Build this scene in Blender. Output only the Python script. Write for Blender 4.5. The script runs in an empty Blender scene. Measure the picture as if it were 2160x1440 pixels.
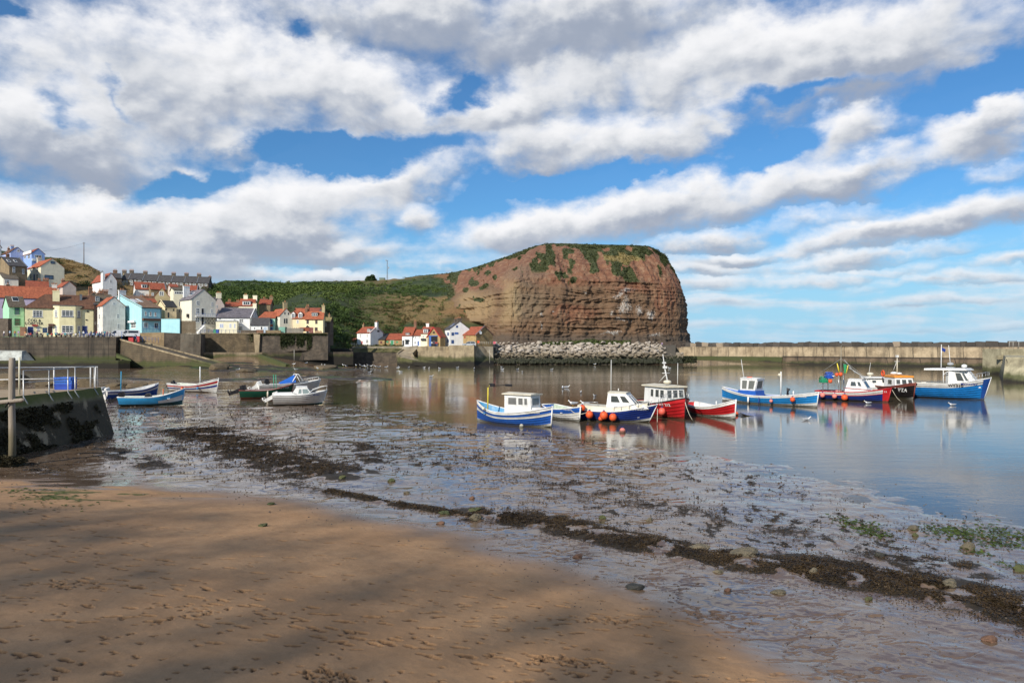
import bpy, bmesh, math, random
import numpy as np
from mathutils import Vector, Matrix, noise as mnoise
R = math.radians
random.seed(7); NR = np.random.default_rng(11)
SC = bpy.context.scene
COL = SC.collection
CH, CF, HZ = 6.0, 1500.0, 730.0          # eye height (m), focal length and horizon row on a 2160 x 1440 frame

def P(px, py, Y):                         # the point seen at a photo position, Y metres away
    return Vector(((px-1080)*Y/CF, Y, CH-(py-HZ)*Y/CF))
def G(px, py, z=0.0):                     # the point of the level z seen there
    Y = CF*(CH-z)/(py-HZ)
    return Vector(((px-1080)*Y/CF, Y, z))
def lerp(a, b, t): return a+(b-a)*t

# ------------------------------------------------------------------ node helper
class NT:
    def __init__(s, tree): s.t = tree; s.n = tree.nodes; s.l = tree.links
    def new(s, typ, **kw):
        n = s.n.new(typ)
        for k, v in kw.items(): setattr(n, k, v)
        return n
    def set(s, sock, v):
        if isinstance(v, bpy.types.NodeSocket): s.l.new(v, sock)
        elif v is not None:
            if hasattr(sock.default_value, '__len__') and not hasattr(v, '__len__'): v = [v]*len(sock.default_value)
            if hasattr(v, '__len__') and hasattr(sock.default_value, '__len__') and len(sock.default_value) == 4 and len(v) == 3: v = (*v, 1)
            sock.default_value = v
    def m(s, op, a, b=None, c=None, clamp=False):
        n = s.new('ShaderNodeMath', operation=op, use_clamp=clamp)
        for i, v in enumerate((a, b, c)):
            if v is not None: s.set(n.inputs[i], v)
        return n.outputs[0]
    def v(s, op, a, b=None, sc=None):
        n = s.new('ShaderNodeVectorMath', operation=op)
        s.set(n.inputs[0], a)
        if b is not None: s.set(n.inputs[1], b)
        if sc is not None: s.set(n.inputs['Scale'], sc)
        return n.outputs['Value'] if op in ('DOT_PRODUCT', 'LENGTH', 'DISTANCE') else n.outputs[0]
    def xyz(s, x=0.0, y=0.0, z=0.0):
        n = s.new('ShaderNodeCombineXYZ')
        for i, q in enumerate((x, y, z)): s.set(n.inputs[i], q)
        return n.outputs[0]
    def sep(s, v):
        n = s.new('ShaderNodeSeparateXYZ'); s.set(n.inputs[0], v); return n.outputs
    def mix(s, f, a, b, mode='MIX'):
        n = s.new('ShaderNodeMix', data_type='RGBA', blend_type=mode)
        s.set(n.inputs[0], f); s.set(n.inputs[6], a); s.set(n.inputs[7], b); return n.outputs[2]
    def mixf(s, f, a, b):
        n = s.new('ShaderNodeMix', data_type='FLOAT')
        s.set(n.inputs[0], f); s.set(n.inputs[2], a); s.set(n.inputs[3], b); return n.outputs[0]
    def noise(s, vec, scale=5, detail=4, rough=.5, dist=0, col=False):
        n = s.new('ShaderNodeTexNoise'); s.set(n.inputs['Vector'], vec)
        for k, q in (('Scale', scale), ('Detail', detail), ('Roughness', rough), ('Distortion', dist)): s.set(n.inputs[k], q)
        return n.outputs['Color' if col else 'Fac']
    def vor(s, vec, scale=5, feature='F1', rnd=1.0, out='Distance'):
        n = s.new('ShaderNodeTexVoronoi', feature=feature); s.set(n.inputs['Vector'], vec)
        s.set(n.inputs['Scale'], scale); s.set(n.inputs['Randomness'], rnd); return n.outputs[out]
    def ss(s, x, lo, hi, a=0.0, b=1.0):
        n = s.new('ShaderNodeMapRange', interpolation_type='SMOOTHSTEP')
        for i, q in enumerate((x, lo, hi, a, b)): s.set(n.inputs[i], q)
        return n.outputs[0]
    def attr(s, name, out='Fac'):
        n = s.new('ShaderNodeAttribute', attribute_name=name); return n.outputs[out]
    def obj(s): return s.new('ShaderNodeTexCoord').outputs['Object']
    def pos(s): return s.new('ShaderNodeNewGeometry').outputs['Position']
    def uv(s): return s.new('ShaderNodeTexCoord').outputs['UV']
    def bump(s, h, strength=.5, dist=.05, normal=None):
        n = s.new('ShaderNodeBump'); s.set(n.inputs['Height'], h); s.set(n.inputs['Strength'], strength)
        s.set(n.inputs['Distance'], dist)
        if normal is not None: s.set(n.inputs['Normal'], normal)
        return n.outputs[0]

def new_mat(name):
    m = bpy.data.materials.new(name); m.use_nodes = True
    t = NT(m.node_tree); b = t.n['Principled BSDF']
    return m, t, b
def hexc(r, g, b):                         # display colour 0..255 -> linear
    f = lambda c: ((c/255+.055)/1.055)**2.4 if c > 10 else c/255/12.92
    return (f(r), f(g), f(b))
_MC = {}
def paint(col, rough=.55, var=.18, scale=1.3, streak=.18, bump=.15, bscale=14, metal=0.0, name=None, spec=.4):
    """painted or rendered surface with uneven tone, rain streaks and slight relief"""
    key = (col, rough, var, scale, streak, bump, bscale, metal)
    if key in _MC: return _MC[key]
    m, t, b = new_mat(name or 'paint')
    o = t.obj(); n1 = t.noise(o, scale, 6, .6)
    s_ = t.noise(t.v('MULTIPLY', o, (1.6, 1.6, .16)), 2.2, 5, .65)
    f = t.ss(n1, .25, .75, 1-var, 1+var*.5)
    g = t.ss(s_, .25, .5, 1-streak, 1.0)
    c = t.mix(1.0, col, t.xyz(*(t.m('MULTIPLY', f, g),)*3), 'MULTIPLY')
    # thin warm grime where the streaks are strongest
    c = t.mix(t.ss(s_, .36, .22, 0, streak*.7), c, (col[0]*.45, col[1]*.38, col[2]*.28))
    t.set(b.inputs['Base Color'], c); b.inputs['Roughness'].default_value = rough
    b.inputs['Metallic'].default_value = metal; b.inputs['Specular IOR Level'].default_value = spec
    if bump: t.set(b.inputs['Normal'], t.bump(t.noise(o, bscale, 4, .6), bump, .03))
    _MC[key] = m
    return m
def masonry(c1, c2, mortar, w=.45, h=.2, rough=.85, weed=0.0, name='stone masonry', dark=.5, bump=.8):
    """coursed rubble: blocks of uneven tone, weathering, optional algae towards the foot"""
    key = ('mas', c1, c2, w, h, weed, dark)
    if key in _MC: return _MC[key]
    m, t, b = new_mat(name)
    o = t.obj(); x, y, z = t.sep(o)[:3]
    wob = t.v('SCALE', t.v('SUBTRACT', t.noise(o, 1.7, 3, .5, col=True), (.5, .5, .5)), sc=.14)
    ux = t.xyz(t.m('ADD', x, t.m('MULTIPLY', y, .93)), z, 0)
    vv = t.v('ADD', ux, wob)
    br = t.new('ShaderNodeTexBrick', offset=.5); t.set(br.inputs['Vector'], vv)
    t.set(br.inputs['Color1'], c1); t.set(br.inputs['Color2'], c2); t.set(br.inputs['Mortar'], mortar)
    for k, q in (('Scale', 1.0), ('Mortar Size', .018), ('Mortar Smooth', .5), ('Bias', -.1), ('Brick Width', w), ('Row Height', h)): br.inputs[k].default_value = q
    n = t.noise(o, .55, 6, .65); n2 = t.noise(o, 4, 5, .6)
    st = t.noise(t.v('MULTIPLY', o, (1, 1, .18)), 1.1, 5, .65)
    c = t.mix(t.ss(n, .35, .7, 0, dark), br.outputs['Color'], (c1[0]*.3, c1[1]*.28, c1[2]*.25))
    c = t.mix(t.ss(n2, .52, .75, 0, .35), c, (c2[0]*1.35, c2[1]*1.3, c2[2]*1.2))
    c = t.mix(t.ss(st, .5, .7, 0, .6*dark), c, (.03, .028, .022))
    if weed: c = t.mix(t.m('MULTIPLY', t.ss(z, weed*.9, weed*.15), t.ss(t.noise(o, .9, 5, .7), .35, .5)), c, (.02, .026, .01))
    t.set(b.inputs['Base Color'], c); b.inputs['Roughness'].default_value = rough
    hgt = t.m('ADD', t.m('MULTIPLY', br.outputs['Fac'], -1.0), t.m('MULTIPLY', n2, .8))
    t.set(b.inputs['Normal'], t.bump(hgt, bump, .05))
    _MC[key] = m
    return m
def tiles(col, name='clay pantile', dark=.55, pw=.33, ph=.36):
    """rows of tiles in roof space: UV is metres along the ridge and down the slope"""
    key = ('tile', col, dark, pw, ph)
    if key in _MC: return _MC[key]
    m, t, b = new_mat(name)
    uv = t.uv(); u, v = t.sep(uv)[:2]
    cu, cv = t.m('FLOOR', t.m('DIVIDE', u, pw)), t.m('FLOOR', t.m('DIVIDE', v, ph))
    wn = t.new('ShaderNodeTexWhiteNoise', noise_dimensions='2D'); t.set(wn.inputs['Vector'], t.xyz(cu, cv, 0))
    o = t.obj(); n = t.noise(o, .6, 5, .65); n2 = t.noise(o, 3, 4, .6)
    c = t.mix(wn.outputs['Value'], (col[0]*.72, col[1]*.68, col[2]*.66), (col[0]*1.15, col[1]*1.2, col[2]*1.2))
    c = t.mix(t.ss(n, .42, .72, 0, dark), c, (col[0]*.32, col[1]*.36, col[2]*.4))
    c = t.mix(t.ss(n2, .6, .75, 0, .3), c, (.2, .17, .1))
    fu = t.m('FRACT', t.m('DIVIDE', u, pw)); fv = t.m('FRACT', t.m('DIVIDE', v, ph))
    gro = t.ss(t.m('ABSOLUTE', t.m('SUBTRACT', fu, .5)), .32, .5, 0, .6)
    c = t.mix(gro, c, (col[0]*.22, col[1]*.2, col[2]*.2))
    t.set(b.inputs['Base Color'], c); b.inputs['Roughness'].default_value = .8
    hgt = t.m('ADD', t.m('SINE', t.m('MULTIPLY', fu, 6.283)), t.m('MULTIPLY', fv, .6))
    t.set(b.inputs['Normal'], t.bump(hgt, .7, .04))
    _MC[key] = m
    return m
def glass(col=(.02, .025, .03), name='window glass', rough=.08):
    key = ('glass', col)
    if key in _MC: return _MC[key]
    m, t, b = new_mat(name)
    n = t.noise(t.obj(), .8, 2)
    t.set(b.inputs['Base Color'], t.mix(n, (col[0]*.5, col[1]*.5, col[2]*.5), (col[0]*2.2, col[1]*2.2, col[2]*2.1)))
    b.inputs['Roughness'].default_value = rough; b.inputs['Specular IOR Level'].default_value = .6
    _MC[key] = m
    return m

# ------------------------------------------------------------------ mesh builder
class MB:
    def __init__(s): s.V = []; s.F = []; s.MI = []; s.UV = []; s.SM = []
    def add(s, vs, fs, mi=0, M=None, uvs=None, sm=False):
        k = len(s.V)
        s.V += [tuple(M @ Vector(v)) if M is not None else tuple(v) for v in vs]
        for j, f in enumerate(fs):
            s.F.append([k+i for i in f]); s.MI.append(mi if not hasattr(mi, '__len__') else mi[j])
            s.UV.append(uvs[j] if uvs else None); s.SM.append(sm)
        return s
    def box(s, x0, x1, y0, y1, z0, z1, mi=0, M=None):
        vs = [(x, y, z) for z in (z0, z1) for y in (y0, y1) for x in (x0, x1)]
        return s.add(vs, [(0, 2, 3, 1), (4, 5, 7, 6), (0, 1, 5, 4), (2, 6, 7, 3), (0, 4, 6, 2), (1, 3, 7, 5)], mi, M)
    def hexa(s, c, mi=0, M=None):          # 8 corners: bottom 4 counter-clockwise from above, then top 4
        return s.add(c, [(3, 2, 1, 0), (4, 5, 6, 7), (0, 1, 5, 4), (1, 2, 6, 5), (2, 3, 7, 6), (3, 0, 4, 7)], mi, M)
    def prism(s, poly, z0, z1, mi=0, M=None):
        n = len(poly)
        vs = [(x, y, z0) for x, y in poly]+[(x, y, z1) for x, y in poly]
        return s.add(vs, [tuple(range(n-1, -1, -1)), tuple(range(n, 2*n))]+[(i, (i+1) % n, n+(i+1) % n, n+i) for i in range(n)], mi, M)
    def extr(s, poly3, d, mi=0, M=None):   # any planar polygon pushed along d
        n = len(poly3); d = Vector(d)
        vs = [Vector(p) for p in poly3]+[Vector(p)+d for p in poly3]
        return s.add(vs, [tuple(range(n)), tuple(range(2*n-1, n-1, -1))]+[((i+1) % n, i, n+i, n+(i+1) % n) for i in range(n)], mi, M)
    def tube(s, pts, r, n=6, mi=0, M=None, caps=True):
        pts = [Vector(p) for p in pts]; rr = r if hasattr(r, '__len__') else [r]*len(pts)
        vs = []; fs = []
        up = Vector((0, 0, 1))
        for i, p in enumerate(pts):
            d = (pts[min(i+1, len(pts)-1)]-pts[max(i-1, 0)]).normalized()
            a = d.cross(up if abs(d.z) < .9 else Vector((1, 0, 0))).normalized(); b_ = d.cross(a)
            vs += [p+(a*math.cos(6.2832*k/n)+b_*math.sin(6.2832*k/n))*rr[i] for k in range(n)]
        for i in range(len(pts)-1):
            fs += [(i*n+k, (i+1)*n+k, (i+1)*n+(k+1) % n, i*n+(k+1) % n) for k in range(n)]
        if caps: fs += [tuple(range(n)), tuple(range(len(vs)-1, len(vs)-n-1, -1))]
        return s.add(vs, fs, mi, M, sm=True)
    def lathe(s, prof, n=12, mi=0, M=None):  # prof: (r, z)
        vs = [(r*math.cos(6.2832*k/n), r*math.sin(6.2832*k/n), z) for r, z in prof for k in range(n)]
        fs = [(i*n+k, i*n+(k+1) % n, (i+1)*n+(k+1) % n, (i+1)*n+k) for i in range(len(prof)-1) for k in range(n)]
        fs += [tuple(range(n-1, -1, -1)), tuple(range(len(vs)-n, len(vs)))]
        return s.add(vs, fs, mi, M, sm=True)
    def ball(s, c, r, n=10, mi=0, sq=1.0):
        prof = [(r*math.sin(math.pi*(i+.02)/(n-1+.04)), -r*sq*math.cos(math.pi*(i+.02)/(n-1+.04))) for i in range(n)]
        return s.lathe(prof, n+4, mi, Matrix.Translation(c))
    def grid(s, rows, mi=0, sm=True, close=False):
        w = len(rows[0]); vs = [p for r in rows for p in r]; fs = []; mis = []
        for i in range(len(rows)-1):
            for k in range(w-1):
                fs.append((i*w+k, i*w+k+1, (i+1)*w+k+1, (i+1)*w+k)); mis.append(mi[i] if hasattr(mi, '__len__') else mi)
        return s.add(vs, fs, mis, sm=sm)
    def build(s, name, mats, parent=None, loc=None, rz=0.0):
        me = bpy.data.meshes.new(name); me.from_pydata(s.V, [], s.F); me.update()
        for m in (mats if isinstance(mats, (list, tuple)) else [mats]): me.materials.append(m)
        me.polygons.foreach_set('material_index', s.MI); me.polygons.foreach_set('use_smooth', s.SM)
        if any(u is not None for u in s.UV):
            L = me.uv_layers.new(name='UVMap').data; k = 0
            for p, u in zip(s.F, s.UV):
                for j in range(len(p)):
                    if u is not None: L[k].uv = u[j]
                    k += 1
        return link(name, me, parent, loc, rz)
def link(name, me, parent=None, loc=None, rz=0.0):
    o = bpy.data.objects.new(name, me); COL.objects.link(o)
    if parent: o.parent = parent
    if loc is not None: o.location = loc
    o.rotation_euler = (0, 0, rz)
    return o
def tag(o, label, cat, group=None):
    o['label'] = label; o['category'] = cat
    if group: o['group'] = group
    return o
def kind(o, k, label=None):
    o['kind'] = k
    if label: o['label'] = label
    return o
def thing(name, label, cat, loc=(0, 0, 0), rz=0.0, group=None):
    o = bpy.data.objects.new(name, None); COL.objects.link(o); o.empty_display_size = .3
    o.location = loc; o.rotation_euler = (0, 0, rz)
    return tag(o, label, cat, group)
def dup(root, loc=None, rz=None, label=None, scale=None):
    r = root.copy(); COL.objects.link(r)
    if loc is not None: r.location = loc
    if rz is not None: r.rotation_euler = (0, 0, rz)
    if scale is not None: r.scale = scale
    if label: r['label'] = label
    for ch in list(root.children):
        c = ch.copy(); COL.objects.link(c); c.parent = r
        for g in list(ch.children):
            d = g.copy(); COL.objects.link(d); d.parent = c
    return r
def np_mesh(name, V, F, mats, smooth=True, attrs=None, mi=None):
    """mesh from numpy arrays; F is n x 3 or n x 4"""
    me = bpy.data.meshes.new(name); V = np.asarray(V, np.float32); F = np.asarray(F, np.int32)
    k = F.shape[1]
    me.vertices.add(len(V)); me.vertices.foreach_set('co', V.ravel())
    me.loops.add(F.size); me.loops.foreach_set('vertex_index', F.ravel())
    me.polygons.add(len(F)); me.polygons.foreach_set('loop_start', np.arange(0, F.size, k, dtype=np.int32))
    me.polygons.foreach_set('loop_total', np.full(len(F), k, np.int32))
    me.polygons.foreach_set('use_smooth', np.full(len(F), smooth))
    for m in (mats if isinstance(mats, (list, tuple)) else [mats]): me.materials.append(m)
    if mi is not None: me.polygons.foreach_set('material_index', np.asarray(mi, np.int32))
    me.update(calc_edges=True)
    for a, d in (attrs or {}).items():
        at = me.attributes.new(a, 'FLOAT', 'POINT'); at.data.foreach_set('value', np.asarray(d, np.float32))
    return me
def grid_faces(nr, nc):
    i = np.arange(nr-1)[:, None]*nc+np.arange(nc-1)[None, :]
    return np.stack([i, i+1, i+nc+1, i+nc], -1).reshape(-1, 4)
# value noise for numpy arrays
_PT = NR.random((256, 256)).astype(np.float32)
def vn(x, y):
    xi = np.floor(x).astype(int); yi = np.floor(y).astype(int); fx = x-xi; fy = y-yi
    fx = fx*fx*fx*(fx*(fx*6-15)+10); fy = fy*fy*fy*(fy*(fy*6-15)+10)
    a = _PT[xi & 255, yi & 255]; b = _PT[(xi+1) & 255, yi & 255]; c = _PT[xi & 255, (yi+1) & 255]; d = _PT[(xi+1) & 255, (yi+1) & 255]
    return (a*(1-fx)+b*fx)*(1-fy)+(c*(1-fx)+d*fx)*fy
def fbm(x, y, o=5, g=.5):
    s = 0; a = 1; t = 0
    for k in range(o):
        s = s+a*vn(x*2**k+17.3*k, y*2**k+9.1*k); t += a; a *= g
    return s/t
def sst(x, a, b):
    t = np.clip((x-a)/(b-a), 0, 1); return t*t*(3-2*t)
_txt = {}
def text_mesh(body, size=1.0, bold=.0, shear=0.0):
    """flat lettering as (verts, faces), centred on its width, baseline at 0"""
    cu = bpy.data.curves.new('lettering', 'FONT'); cu.body = body; cu.size = size; cu.align_x = 'CENTER'
    cu.offset = bold*size; cu.shear = shear; cu.resolution_u = 2
    o = bpy.data.objects.new('lettering', cu); COL.objects.link(o)
    dg = bpy.context.evaluated_depsgraph_get(); dg.update()
    me = o.evaluated_get(dg).to_mesh()
    V = [tuple(v.co) for v in me.vertices]; F = [tuple(p.vertices) for p in me.polygons]
    o.evaluated_get(dg).to_mesh_clear(); bpy.data.objects.remove(o); bpy.data.curves.remove(cu)
    return V, F

# ------------------------------------------------------------------ camera, sun, sky
cam = bpy.data.cameras.new('camera'); co = bpy.data.objects.new('camera', cam); COL.objects.link(co)
co.location = (0, 0, CH); co.rotation_euler = (R(90), 0, 0)
cam.sensor_width = 36; cam.lens = 36*CF/2160; cam.shift_y = (HZ-720)/2160; cam.clip_end = 20000; cam.clip_start = .1
SC.camera = co
SUN_EL = R(31); SH = Vector((-.56, -.83, 0)).normalized()
SUN = Vector((SH.x*math.cos(SUN_EL), SH.y*math.cos(SUN_EL), math.sin(SUN_EL)))
sl = bpy.data.lights.new('sun', 'SUN'); sl.energy = 4.6; sl.angle = R(.6); sl.color = (1, .93, .82)
so = bpy.data.objects.new('sun', sl); COL.objects.link(so); so.rotation_euler = SUN.to_track_quat('Z', 'Y').to_euler()
SC.view_settings.view_transform = 'Standard'; SC.view_settings.look = 'None'; SC.view_settings.gamma = 1; SC.view_settings.exposure = .18
SC.cycles.max_bounces = 6; SC.cycles.diffuse_bounces = 2; SC.cycles.glossy_bounces = 3; SC.cycles.transparent_max_bounces = 6
SC.cycles.use_denoising = True; SC.cycles.caustics_reflective = False

def make_sky():
    w = bpy.data.worlds.new('World'); SC.world = w; w.use_nodes = True
    w.cycles.sampling_method = 'MANUAL'; w.cycles.sample_map_resolution = 256
    t = NT(w.node_tree); t.n.clear()
    out = t.new('ShaderNodeOutputWorld'); 
    sky = t.new('ShaderNodeTexSky', sky_type='NISHITA', sun_disc=False, sun_elevation=SUN_EL, sun_rotation=math.atan2(SUN.x, SUN.y), altitude=10, air_density=1.0, dust_density=.6, ozone_density=2.5)
    d = t.new('ShaderNodeTexCoord').outputs['Generated']
    d = t.v('NORMALIZE', d)
    x, y, z = t.sep(d)[:3]
    az = t.m('ARCTAN2', x, y); el = t.m('ARCSINE', z)
    ae = t.xyz(az, el, 0)
    # edges torn at three scales before the cloud shapes are looked up
    zc = t.m('ADD', t.m('MAXIMUM', z, 0), .16)
    pl = t.xyz(t.m('DIVIDE', x, zc), t.m('DIVIDE', y, zc), 0)      # a level cloud deck in perspective
    aes = t.v('MULTIPLY', ae, (1, 1.5, 1))
    w1 = t.v('SUBTRACT', t.noise(aes, 6, 3, .55, col=True), (.5, .5, .5))
    w2 = t.v('SUBTRACT', t.noise(aes, 26, 4, .6, col=True), (.5, .5, .5))
    amp = t.ss(el, 0, .3, .35, 1)
    wv = t.v('SCALE', t.v('ADD', t.v('SCALE', w1, sc=.12), t.v('SCALE', w2, sc=.05)), sc=amp)
    wv = t.v('MULTIPLY', wv, (1, .8, 0))
    q0 = t.v('ADD', ae, wv)
    clouds = SKY_CLOUDS
    cov = None; sh = None; hole = None
    for (cx, cy, rx, ry, rot, wt, dk) in clouds:
        a = math.atan((cx-1080)/CF); e = math.atan((HZ-cy)/CF*math.cos(a))
        k = math.cos(a)**1.5/CF
        mp = t.new('ShaderNodeMapping', vector_type='TEXTURE')
        mp.inputs['Location'].default_value = (a, e, 0); mp.inputs['Rotation'].default_value = (0, 0, R(rot)); mp.inputs['Scale'].default_value = (rx*k, ry*k, 1)
        t.set(mp.inputs['Vector'], q0)
        q = mp.outputs[0]
        f = t.m('MAXIMUM', t.m('SUBTRACT', 1.47, t.v('LENGTH', q)), 0)
        if wt < 0:
            hole = t.m('MULTIPLY', f, -wt) if hole is None else t.m('ADD', hole, t.m('MULTIPLY', f, -wt)); continue
        f3 = t.m('POWER', t.m('MULTIPLY', f, wt), 3.0)
        g = t.m('MULTIPLY', f3, t.m('SUBTRACT', t.sep(q)[1], dk))
        sh = g if sh is None else t.m('ADD', sh, g)
        cov = f3 if cov is None else t.m('ADD', cov, f3)
    cpos = t.m('MAXIMUM', cov, .03)
    cov = t.m('SUBTRACT', t.m('POWER', cov, .3333), t.m('MULTIPLY', hole, 1.15))
    cov = t.m('SUBTRACT', cov, .1)
    shade = t.m('DIVIDE', sh, cpos)                    # -1 base .. +1 top of the heap
    n1 = t.noise(aes, 8, 8, .52, .2); n2 = t.noise(aes, 34, 6, .62)
    off = t.v('ADD', aes, (-.012, .016, 0))
    n1b = t.noise(off, 8, 8, .52, .2)
    bil = t.vor(t.v('ADD', aes, t.v('SCALE', w2, sc=.05)), 30, 'SMOOTH_F1')
    # elsewhere round the horizon, and low down in front, thin streaks of the same deck
    deck = t.noise(t.v('MULTIPLY', pl, (.55, 1.0, 1)), 1.6, 7, .6, .4)
    back = t.ss(y, .35, -.1)
    low = t.ss(el, .2, .05)
    den = t.m('ADD', cov, t.m('MULTIPLY', t.m('SUBTRACT', n1, .5), 2.7))
    den = t.m('ADD', den, t.m('MULTIPLY', t.m('SUBTRACT', n2, .5), .7))
    den = t.m('ADD', den, t.m('MULTIPLY', t.m('SUBTRACT', .45, bil), .45))
    streak = t.m('MULTIPLY', t.m('SUBTRACT', deck, .39), 3.6)
    den = t.m('ADD', den, t.m('MULTIPLY', low, streak))
    den = t.m('MAXIMUM', den, t.m('MULTIPLY', back, t.m('MULTIPLY', t.m('SUBTRACT', deck, .42), 4.0)))
    alpha = t.ss(den, -.08, 1.2)
    alpha = t.m('MULTIPLY', alpha, t.ss(el, -.02, .07, .55, 1))
    relief = t.m('MULTIPLY', t.m('SUBTRACT', n1, n1b), 2.4)
    lum = t.m('ADD', t.m('MULTIPLY', shade, .95), relief)
    lum = t.m('ADD', lum, t.m('MULTIPLY', t.m('SUBTRACT', .5, bil), .35))
    lum = t.m('ADD', lum, t.m('MULTIPLY', t.m('SUBTRACT', n2, .5), .3))
    thin = t.ss(den, 1.5, .4, -.1, .25)
    lum = t.m('ADD', lum, thin)
    lf = t.ss(lum, -.75, .7)
    cc = t.mix(lf, hexc(156, 166, 184), hexc(232, 234, 240))
    cc = t.mix(t.ss(lf, .0, .5), cc, t.mix(lf, hexc(180, 187, 197), hexc(244, 244, 246)))
    cc = t.mix(t.ss(el, .16, .0, 0, .65), cc, hexc(186, 208, 226))
    ns = t.mix(1.0, sky.outputs[0], (.42, .80, 1.08), 'MULTIPLY')
    ns = t.mix(t.ss(el, .2, .0, 0, .85), ns, tuple(q*10 for q in hexc(158, 202, 230)))
    bg1 = t.new('ShaderNodeBackground'); t.set(bg1.inputs[0], ns); bg1.inputs[1].default_value = .1
    bg2 = t.new('ShaderNodeBackground'); t.set(bg2.inputs[0], cc); bg2.inputs[1].default_value = .93
    mx = t.new('ShaderNodeMixShader'); t.set(mx.inputs[0], alpha); t.l.new(bg1.outputs[0], mx.inputs[1]); t.l.new(bg2.outputs[0], mx.inputs[2])
    t.l.new(mx.outputs[0], out.inputs[0])
# heaps of cloud: place on the photo's frame, radii, tilt, density, how low the bright part starts
SKY_CLOUDS = [
 (430, 150, 330, 130, 4, 1.2, .0), (760, 175, 260, 85, -14, 1.1, -.1), (150, 290, 300, 120, -4, 1.2, .25), (420, 260, 200, 70, 0, .8, .2), (80, 120, 120, 90, 0, .8, 0),
 (850, 30, 330, 80, 0, 1.1, .35), (1230, 60, 330, 100, 6, 1.2, .4), (1100, 215, 330, 75, 12, 1.1, 0), (1770, 110, 420, 115, 4, 1.25, .1), (1480, 130, 220, 80, 8, .9, -.1),
 (1170, 300, 200, 58, 6, 1.2, -.05), (1490, 245, 190, 55, 14, 1.15, -.1), (1770, 280, 115, 50, 12, 1.0, -.1), (2090, 275, 150, 55, 20, 1.1, 0), (1850, 300, 120, 30, 8, .5, .2),
 (130, 460, 240, 75, -2, 1.3, -.1), (420, 490, 280, 65, 6, 1.25, -.05), (640, 430, 210, 80, 10, 1.25, -.2), (820, 385, 190, 45, 14, .8, 0), (870, 465, 50, 34, 0, .9, 0), (560, 510, 250, 45, 3, .8, .3),
 (1120, 485, 210, 45, 12, 1.3, -.05), (1420, 430, 330, 58, 11, 1.3, -.05), (1780, 385, 270, 40, 6, 1.1, .1), (1950, 480, 330, 34, 7, 1.2, 0), (2160, 450, 150, 30, 8, .8, 0),
 (420, 362, 45, 16, 5, .8, 0), (490, 290, 80, 24, 8, .8, 0), (885, 320, 30, 18, 0, .6, 0), (260, 550, 320, 40, 0, .9, .2), (740, 540, 190, 24, 4, .7, .1), (930, 560, 140, 20, 2, .7, 0), (560, 575, 120, 16, 0, .5, 0),
 (1620, 540, 190, 16, 4, .6, 0), (1720, 590, 280, 14, 3, .5, 0), (1480, 572, 80, 14, 0, .6, 0), (2120, 555, 90, 16, 6, .7, 0), (1600, 650, 260, 12, 1, .4, 0), (1950, 630, 250, 12, 1, .4, 0),
 (1560, 500, 300, 26, 6, .7, .1), (1480, 600, 220, 16, 2, .6, 0), (1850, 545, 260, 20, 4, .7, 0), (2000, 590, 220, 14, 2, .55, 0), (1700, 680, 320, 14, 0, .5, 0), (2050, 690, 220, 12, 0, .5, 0), (1500, 640, 160, 14, 0, .55, 0), (600, 580, 260, 16, 0, .6, 0), (150, 520, 260, 40, 0, .8, .2), (2100, 380, 140, 30, 10, .6, 0),
 (135, 240, 55, 50, -30, -.9, 0), (700, 322, 150, 34, 0, -1.15, 0), (880, 300, 140, 22, 0, -.6, 0), (960, 190, 60, 30, 30, -.9, 0), (400, 400, 120, 22, 20, -.8, 0), (1700, 190, 170, 20, 4, -.8, 0), (2080, 170, 90, 50, 20, -.8, 0), (1230, 375, 190, 18, 10, -.8, 0), (1640, 310, 80, 22, 10, -.7, 0), (660, 40, 40, 25, 0, -.6, 0), (20, 25, 40, 18, 0, -.6, 0), (240, 205, 60, 16, -30, -.5, 0)]
make_sky()
# ------------------------------------------------------------------ ground: one sheet of sand and mud, shaped by the two shorelines
W_PX = [((2500, 1180), 0), ((2160, 1100), 0), ((1700, 1000), 0), ((1200, 920), 0), ((1000, 905), 0), ((850, 872), 0), ((690, 846), 0)]
WL = [(34, 10)]+[tuple(G(*p, 0)[:2]) for p, _ in W_PX]+[(-27.5, 106), (-25, 132), (-27, 150), (-39, 180), (-50, 214), (-64, 250), (-70, 330)]
SL = [(-60, 47), (-38, 39.5)]+[tuple(G(px, py, .25)[:2]) for px, py in ((0, 1000), (300, 1008), (700, 1056), (1000, 1112), (1250, 1180), (1500, 1275), (1700, 1365), (1850, 1440))]+[(7.5, 8), (9, 2)]
def sdist(X, Y, poly):
    best = np.full(X.shape, 1e9); sg = np.ones(X.shape)
    for (ax, ay), (bx, by) in zip(poly[:-1], poly[1:]):
        dx, dy = bx-ax, by-ay; L2 = dx*dx+dy*dy
        t = np.clip(((X-ax)*dx+(Y-ay)*dy)/L2, 0, 1)
        ex, ey = X-ax-t*dx, Y-ay-t*dy; d = ex*ex+ey*ey
        cr = dx*(Y-ay)-dy*(X-ax)
        q = d < best; best = np.where(q, d, best); sg = np.where(q, np.sign(cr), sg)
    return np.sqrt(best)*sg
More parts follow.
